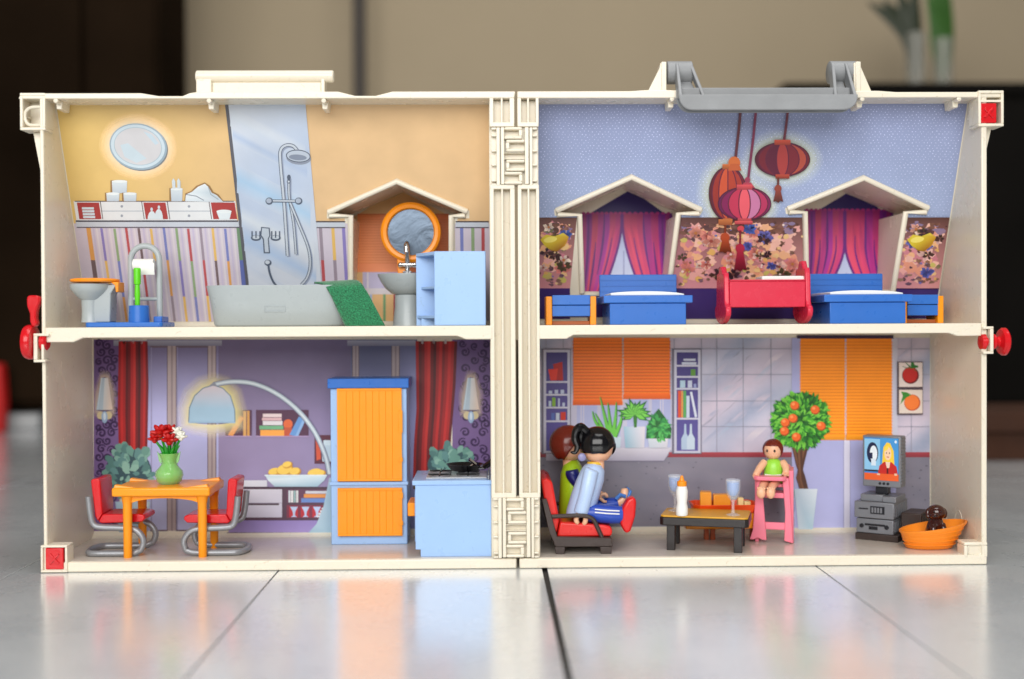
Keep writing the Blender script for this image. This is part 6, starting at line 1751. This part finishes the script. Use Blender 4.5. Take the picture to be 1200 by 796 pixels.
# goblets
GL = mat('clear_goblet_plastic', (236, 240, 244), 0.06, ior=1.5, var=0.0, alpha=0.22); DRK = mat('blue_drink_plastic', (104, 154, 226), 0.2)
def goblet(px, yb, pyt, pyb, lab):
    x_ = X(px, yb); zo = ztop-Z(pyb, yb, px); zz = lambda py: Z(py, yb, px)+zo
    h = pyb-pyt; q = lambda f_: zz(pyb-h*f_)
    t = thing('goblet', lab, 'goblet', (x_, yb, ztop))
    MB().lathe([(8.4, ztop+0.1), (8.2, ztop+0.9), (2.6, q(0.06)), (1.8, q(0.15)), (1.8, q(0.36)), (3.2, q(0.42)), (7.2, q(0.54)), (8.9, q(0.7)), (9.3, q(1.0)), (8.6, q(1.0)), (8.2, q(0.7)), (6.4, q(0.56)), (2.4, q(0.46)), (0, q(0.45))], (x_, yb, 0), 28).build('glass', GL, t)
    MB().lathe([(0, q(0.50)), (4.4, q(0.555)), (7.3, q(0.70)), (7.7, q(0.93)), (0, q(0.93))], (x_, yb, 0), 24).build('drink', DRK, t)
goblet(858.5, ctr.y-hd_+2, 560, 602, 'clear goblet with blue drink at the near right table corner')
goblet(790.5, ctr.y+hd_-6, 556, 598, 'clear goblet with blue drink half behind the baby bottle')

# high chair with child
Yh = 84
PINK = mat('pink_plastic', (244, 130, 152), 0.32, sss=0.05, var=0.02); STK = mat('sticker_grey_blue', (150, 166, 190), 0.35, var=0.1)
Ph = lambda px, py, Y=Yh: at(px, py, Y)
t = thing('high_chair', 'pink toy high chair with a seated child', 'high chair', (X(908, Yh), Yh+22, ZL)); TH = t
zf = ZL+0.2; yk = Yh+40
def hx(pts, y0, y1, nm, m=PINK, bev=0.9):
    return MB().prism([(Ph(a, b_).x, max(Ph(a, b_).z, zf)) for a, b_ in pts], y0, y1).build(nm, m, t, bevel=bev)
hx([(884.5, 633.5), (888, 622), (891, 584), (893, 562), (898, 562), (900, 584), (904, 633.5), (899, 633.5), (893.5, 631), (889, 633.5)], Yh, Yh+7, 'front_leg')
hx([(924, 633.5), (925, 600), (922, 560), (929, 560), (932, 600), (934, 636)], Yh, Yh+7, 'front_leg')
hx([(902, 612.5), (925, 612.5), (925, 621), (903, 621)], Yh+1, Yh+6, 'crossbar')
hx([(899, 578), (926, 578), (926, 584), (900, 584)], Yh+2, Yh+30, 'footrest')
sp = MB().prism([(Yh+7.2, zf), (Yh+7.2, Z(552, Yh, 928)), (Yh+26, Z(549, Yh, 928)), (yk, Z(556, Yh, 928)), (yk+8, zf)], Ph(929, 600).x, Ph(929, 600).x+6, 'x').build('side_panel', PINK, t, bevel=1.0)
sk = MB().prism([(Yh+9, zf+4), (Yh+9, Z(560, Yh, 928)), (Yh+26, Z(556, Yh, 928)), (yk-2, Z(562, Yh, 928)), (yk+5, zf+4)], Ph(929, 600).x+6.05, Ph(929, 600).x+6.5, 'x').build('sticker', STK, sp)
for (y, z, r_, c_) in ((Yh+20, zf+60, 5, (110, 196, 90)), (Yh+30, zf+42, 6, (80, 130, 210)), (Yh+22, zf+24, 5, (190, 60, 120))):
    MB().lathe([(0, 0.2), (r_, 0.2), (r_, 0)], (Ph(929, 600).x+6.55, y, z), 16, axis='x').build('sticker_dot', mat('dot%d' % c_[0], c_, 0.35), sp)
MB().prism([(Yh+7.2, zf), (Yh+10, Z(560, Yh, 900)), (yk, Z(556, Yh, 900)), (yk+8, zf)], Ph(893, 600).x-3, Ph(893, 600).x+2, 'x').build('side_panel', PINK, t, bevel=1.0)
MB().box(Ph(896, 570).x, Ph(928, 570).x, Yh+9, yk-2, Z(572, Yh, 910), Z(568, Yh, 910)).build('seat', PINK, t, bevel=0.8)
MB().prism([(Ph(898, 570).x, Z(571, Yh, 910)), (Ph(898, 550).x, Z(548, Yh, 910)), (Ph(926, 550).x, Z(546, Yh, 910)), (Ph(931, 550).x, Z(549, Yh, 910)), (Ph(931, 570).x, Z(571, Yh, 910))], yk-6, yk-1).build('backrest', PINK, t, bevel=1.6)
MB().prism([(Ph(888, 0).x, Yh-6), (Ph(892, 0).x, Yh-10), (Ph(921, 0).x, Yh-10), (Ph(925, 0).x, Yh-6), (Ph(926, 0).x, Yh+8), (Ph(888, 0).x, Yh+8)], Z(563.5, Yh-6, 905), Z(558.5, Yh-6, 905), 'z').build('tray', PINK, t, bevel=1.4)
yc = Yh+18
Pc = lambda px, py, Y=yc: at(px, py, Y)
t = thing('toy_child_figure', 'toy child with auburn hair and lime top in the high chair', 'toy figure', (X(908, Yh), Yh+22, Z(568, Yh, 910)))
TH.rotation_euler.z = radians(-15); t.rotation_euler.z = radians(-5)
hc = Pc(906, 527); r = 10.6*(1400+yc)/1400; fc = Vector((-0.38, -0.92, 0)).normalized()
head(t, hc, r, (fc.x, fc.y), HAIRR); cap(t, hc+Vector((0.4, 0.6, 0.8)), r*1.14, (fc.x, fc.y), HAIRR, low=-0.7, front=0.36)
ring = []
for (px0, px1, py, ry) in ((895.5, 919, 568, 10), (895, 919, 558, 10.5), (896, 918, 548, 10), (898, 916, 541, 8.5), (902, 911.5, 537.5, 5)):
    a, b_ = Pc(px0, py), Pc(px1, py); ring.append(((a.x+b_.x)/2, yc, a.z, (b_.x-a.x)/2, ry))
ring[0] = ring[0][:2]+(Z(568, Yh, 910)+0.3,)+ring[0][3:]
LIME2 = toon('top_lime_plastic', (156, 226, 70))
blobmesh(ring, None, 20).build('torso', LIME2, t, smooth=70)
MB().lathe([(5.6, -1.4), (7.6, 0), (5.4, 1.6)], Pc(907, 540), 18, sy=0.8).build('collar', WHITE, t)
MB().tube([Pc(897.5, 556.5, yc-10), Pc(907, 557.4, yc-11.4), Pc(917, 556.5, yc-10)], 0.9, 6).build('hem_print', WHITE, t)
for s_ in (-1, 1):
    xs_ = [(897, 541), (891, 550), (887, 558)] if s_ < 0 else [(917, 541), (921.5, 548), (922, 555)]
    am = MB(); am.tube(smoothpts([Pc(a, b_, yc-3-6*i) for i, (a, b_) in enumerate(xs_)], 4), [4.2, 4.6, 4.8, 4.8, 4.6, 4.4, 4.2, 4, 3.6], 12)
    e = Pc(xs_[2][0], xs_[2][1], yc-15)
    for q in range(4): am.tube([e+Vector((-2.4+q*1.6, 2, 0)), e+Vector((-2.4+q*1.7, -2.6, -0.6)), e+Vector((-2.2+q*1.6, -4.2, -2.6))], [1.1, 1.0, 0.6], 6)
    am.tube([e+Vector((2*-s_, 0.5, 1)), e+Vector((4*-s_, -1.6, 0.4)), e+Vector((4.2*-s_, -3, -1))], [1.2, 1.1, 0.6], 6)
    am.build('arm', SKIN, t, smooth=80)
    px = 896 if s_ < 0 else 907
    lg = MB(); lg.tube(smoothpts([Pc(px+5, 565, yc-2), Pc(px+1, 568, yc-16), Pc(px, 572, yc-26), Pc(px, 576, yc-33)], 3), [5, 5.2, 5.2, 5.2, 5, 5, 4.8, 4.8, 5, 5], 12)
    lg.ball(Pc(px-0.5, 578, yc-36), 5.6, 4.4, 7.2, 14, 9)
    for q in range(5): lg.ball(Pc(px-4+q*1.9, 572.6-0.5*sin(q), yc-37), 1.3, 1.3, 1.5, 8, 6)
    lg.build('leg', SKIN, t, smooth=80)

# television, stereo, media cabinet - turned to face front left
q0 = gnd(1003, 632, ZL); q1 = gnd(1048, 638, ZL)
ang = radians(35)
base = gnd(1003, 632, ZL)
Ym = base.y
Mm = Matrix.Translation((base.x, base.y, 0)) @ Matrix.Rotation(-ang, 4, 'Z')
kx = 1/cos(ang)
zz = lambda py, px=1025: Z(py, Ym-8, px)
W = 52.0
t = thing('media_cabinet', 'dark brown low media cabinet at the right wall', 'cabinet', (base.x+40, base.y, ZL))
MB(Mm).box(-1, W+1, 0, 60, ZL+0.2, zz(625)).build('base', DARK, t, bevel=0.8)
MB(Mm).box(W+1.5, W+26, 12, 56, ZL+0.2, zz(599)).build('side_box', DARK, t, bevel=1.0)
for k_ in range(4): MB(Mm).box(W+26.1, W+27.2, 14+k_*10.4, 22.5+k_*10.4, zz(630), zz(602)).build('box_slat', DARK, t, bevel=0.4)
AMP = mat('amp_silver', (128, 130, 136), 0.35, metal=0.3, var=0.05); AMPD = mat('amp_black', (30, 30, 36), 0.3); 
def unit(nm, lab, cat, x0, x1, y0, y1, pa, pb, dark=True):
    za, zb__ = zz(pb), zz(pa)
    t = thing(nm, lab, cat, (base.x+20, base.y+10, za))
    MB(Mm).box(x0, x1, y0, y1, za+0.1, zb__).build('case', AMP, t, bevel=0.9)
    return t, za, zb__
t, za, zb_ = unit('disc_player', 'silver disc player lowest in the stereo stack', 'stereo', 0, W*0.9, 2, 60, 608, 625)
MB(Mm).box(3, W*0.82, 2.2, 3.2, za+3, zb_-3).build('front_plate', AMP, t, bevel=0.4)
MB(Mm).box(11, W*0.70, 1.4, 2.3, zb_-8.5, zb_-6).build('disc_slot', AMPD, t)
MB(Mm).box(16, W*0.52, 1.3, 2.3, za+5, za+9).build('display', AMPD, t)
for x_ in (7, W*0.74): MB(Mm).lathe([(0, -2), (2.6, -2), (2.8, 0)], (x_, 2.4, (za+zb_)/2), 14, axis='y').build('dial', AMPD, t)
for k_ in range(6): MB(Mm).box(W*0.9+0.1, W*0.9+0.8, 8+k_*7.4, 12+k_*7.4, za+3, zb_-3).build('vent_rib', AMP, t)
t, za, zb_ = unit('amplifier', 'silver amplifier with dark display above the disc player', 'stereo', -2, W*0.92, 0, 60, 588, 607)
MB(Mm).box(W*0.36, W*0.70, -0.9, 0.1, za+6, zb_-5).build('display', AMPD, t)
for k_ in range(4): MB(Mm).box(W*0.39+k_*3.6, W*0.39+2.4+k_*3.6, -1.2, -0.8, za+7.5, zb_-6.5).build('display_digit', AMP, t)
MB(Mm).box(4, W*0.3, -0.8, 0.1, za+11, za+12.5).build('printed_strip', AMPD, t)
for k_ in range(7): MB(Mm).box(W*0.92+0.1, W*0.92+0.8, 3+k_*7.2, 7+k_*7.2, za+3, zb_-3).build('vent_rib', AMP, t)
za = zz(588); zb_ = zz(580)
t = thing('video_player', 'flat silver player under the television stand', 'stereo', (base.x+20, base.y+10, za))
MB(Mm).box(4, W*0.62, 6, 44, za+0.1, zb_).build('case', AMP, t, bevel=0.8)
MB(Mm).box(W*0.62+0.2, W*0.95, 4, 46, za+0.1, zb_-1).build('case_side', AMP, t, bevel=0.8)
MB(Mm).box(10, W*0.5, 7.2, 8.2, za+3, za+4.6).build('slot', AMPD, t)
t = thing('television', 'silver toy television showing a blonde presenter', 'television', (base.x+24, base.y+10, zb_))
xa_, xb_ = 5, 53
dTV = 22
zb1, zt1 = zz(571, 1035), zz(511, 1035)
sh_ = MB(Mm).box(xa_, xb_, 12, 12+dTV, zb1, zt1).build('case', AMP, t, bevel=1.2)
for k_ in range(14):
    z_ = zb1+5+k_*(zt1-zb1-10)/13; MB(Mm).box(xb_+0.05, xb_+0.9, 14, 12+dTV-2, z_, z_+2).build('vent_rib', AMP, sh_)
MB(Mm).box((xa_+xb_)/2-9, (xa_+xb_)/2+7, 16, 28, zb_+0.1, zb1-0.1).build('stand', AMPD, t, bevel=1)
# screen picture
sx0, sx1, sz0, sz1 = xa_+2.5, xb_-2.5, zb1+8.5, zt1-2.5
def sp_(u, v, off): return Mm @ Vector((sx0+(sx1-sx0)*u, 11.55-off, sz0+(sz1-sz0)*v))
def splane(u, v, off=0): return sp_(u, 1-v, off*0.4)
scr = MB(Mm).box(sx0, sx1, 11.7, 12.2, sz0, sz1).build('screen', AMPD, t)
s = Print(splane, scr); s.start('screen_picture')
s.rect(0.0, 0.0, 1, 1, (60, 130, 200)); s.rect(0, 0.03, 0.56, 0.76, (140, 196, 232)); s.rect(0.46, 0, 1, 0.8, (70, 150, 214)); s.rect(0, 0.76, 0.5, 0.80, (40, 44, 60)); s.rect(0, 0.84, 1, 1, (232, 96, 40))
s.ell(0.24, 0.36, 0.17, 0.25, (30, 36, 70), 0.0); s.ell(0.27, 0.38, 0.11, 0.19, (232, 240, 246), 0.0); s.rect(0.14, 0.36, 0.24, 0.5, (30, 36, 70)); s.rect(0.2, 0.5, 0.34, 0.66, (214, 228, 240))
s.poly([(0.52, 0.62), (0.56, 0.22), (0.66, 0.1), (0.76, 0.12), (0.86, 0.3), (0.88, 0.64), (0.8, 0.66), (0.6, 0.66)], (244, 204, 60)); s.ell(0.69, 0.36, 0.1, 0.16, (244, 206, 170)); s.poly([(0.58, 0.32), (0.62, 0.2), (0.72, 0.17), (0.7, 0.26)], (248, 216, 84))
s.poly([(0.4, 0.84), (0.44, 0.66), (0.58, 0.56), (0.8, 0.56), (0.94, 0.66), (0.98, 0.84)], (196, 40, 34)); s.poly([(0.62, 0.56), (0.76, 0.56), (0.73, 0.7), (0.66, 0.7)], (238, 210, 190)); s.line([(0.68, 0.7), (0.68, 0.84)], 0.05, (90, 20, 24))
for u in (0.65, 0.74): s.ell(u, 0.35, 0.013, 0.02, (50, 30, 30))
s.line([(0.66, 0.44), (0.72, 0.445)], 0.02, (190, 60, 60)); s.ell(0.92, 0.08, 0.035, 0.035, (220, 236, 246))
s.rect(0.37, 0.84, 0.46, 0.88, (232, 190, 160)); s.rect(0.88, 0.82, 0.96, 0.87, (232, 190, 160))
s.end('screen picture of a blonde presenter in red')
for k_ in range(3): MB(Mm).lathe([(0, -0.8), (1.6, -0.8), (1.8, 0.2)], ((xa_+xb_)/2-2+k_*5, 11.9, zb1+4.5), 12, axis='y').build('button', AMPD, t)

# pet basket and animal
yb = gnd(1085, 649, ZL).y+36
xb = X(1088, yb)
t = thing('pet_basket', 'oval orange pet basket in the right front corner', 'basket', (xb, yb, ZL))
BASK = mat('basket_orange', (250, 142, 36), 0.35, sss=0.05, var=0.04, bump=0.15)
n = 44; vs_ = []; fs_ = []
prof = [(26, 15, 0.25, 0), (28.5, 17, 1.5, 0), (31, 20, 8, 1.0), (34.5, 23, 15, 2.8), (38, 26, 22, 4.8), (40.5, 28, 25.5, 5.8), (40.8, 28.3, 27.5, 6.2), (38.5, 26.3, 27.5, 6.2), (34, 22, 16, 2.8), (30, 18, 7, 0.8), (26, 15, 4, 0)]
rngs = []
for (rx, ry, h, tl_) in prof:
    for k_ in range(n):
        a = 2*pi*k_/n
        wob = 0.35*sin(h*2.2) if 1 < h < 24 else 0
        vs_.append((xb+(rx+wob)*cos(a)+0.2*h, yb+(ry+wob)*sin(a), ZL+0.2+h+tl_*cos(a)))
for i in range(len(prof)-1):
    for k_ in range(n): fs_.append((i*n+k_, i*n+(k_+1) % n, (i+1)*n+(k_+1) % n, (i+1)*n+k_))
fs_ += [tuple(range(n))[::-1], tuple(range((len(prof)-1)*n, len(prof)*n))]
MB().add(vs_, fs_).build('bowl', BASK, t, smooth=60)
for k_ in range(4):
    h = 6+k_*5.2; f_ = h/28
    MB().tube([(xb+(28.6+11*f_)*cos(2*pi*j/n)+0.2*h, yb+(17.2+10.5*f_)*sin(2*pi*j/n), ZL+h+6*f_**1.6*cos(2*pi*j/n)) for j in range(n)], 0.7, 6, closed=True).build('weave_ring', BASK, t)
BRN = mat('glossy_brown_plastic', (58, 22, 14), 0.12, var=0.08, coat=0.5)
xa_ = X(1096, yb); z0_ = ZL+6
t = thing('toy_puppy', 'glossy dark brown toy puppy sitting in the orange basket', 'toy animal', (xa_, yb, z0_))
zz = lambda py: Z(py, yb, 1096)
bd = blobmesh([(xa_+1, yb+3, z0_, 9, 10), (xa_+1, yb+3, z0_+5, 11, 12), (xa_+0.5, yb+1, zz(622), 10.4, 11), (xa_, yb-1, zz(615), 8, 8.5), (xa_-0.5, yb-2, zz(610.5), 6.4, 7)], None, 22)
bd.ball((xa_, yb-2.5, zz(604)), 9.8, 9.5, 8.6, 20, 12)
bd.ball((xa_-4, yb-9.5, zz(606.5)), 5.0, 5.2, 4.0, 14, 9)
for s_ in (-1, 1):
    bd.tube(smoothpts([(xa_+s_*6.6, yb-2, zz(600)), (xa_+s_*8.4, yb-3, zz(605)), (xa_+s_*8, yb-4, zz(610))], 3), [2.2, 3, 3.4, 3.4, 3, 2.4, 1.2], 10, flat=0.6)
    bd.tube(smoothpts([(xa_+s_*5, yb-6, zz(616)), (xa_+s_*5.6, yb-10, zz(622)), (xa_+s_*5.6, yb-11, z0_+1)], 3), [3.4, 3.4, 3.2, 3, 3, 3, 3.2], 10)
bd.v = [Vector((xa_+(v.x-xa_)*1.15, yb+(v.y-yb)*1.1, z0_+(v.z-z0_)*1.12)) for v in bd.v]
bd.build('body', BRN, t, smooth=80)
MB().ball((xa_-6, yb-15.8, zz(605.5)+3), 1.8, 1.3, 1.4, 10, 7).build('nose', BLACK, t)
for s_ in (-1, 1): MB().ball((xa_-1.7+s_*4.2, yb-12.0, zz(602)+4), 1.1, 0.8, 1.2, 8, 6).build('eye', BLACK, t)
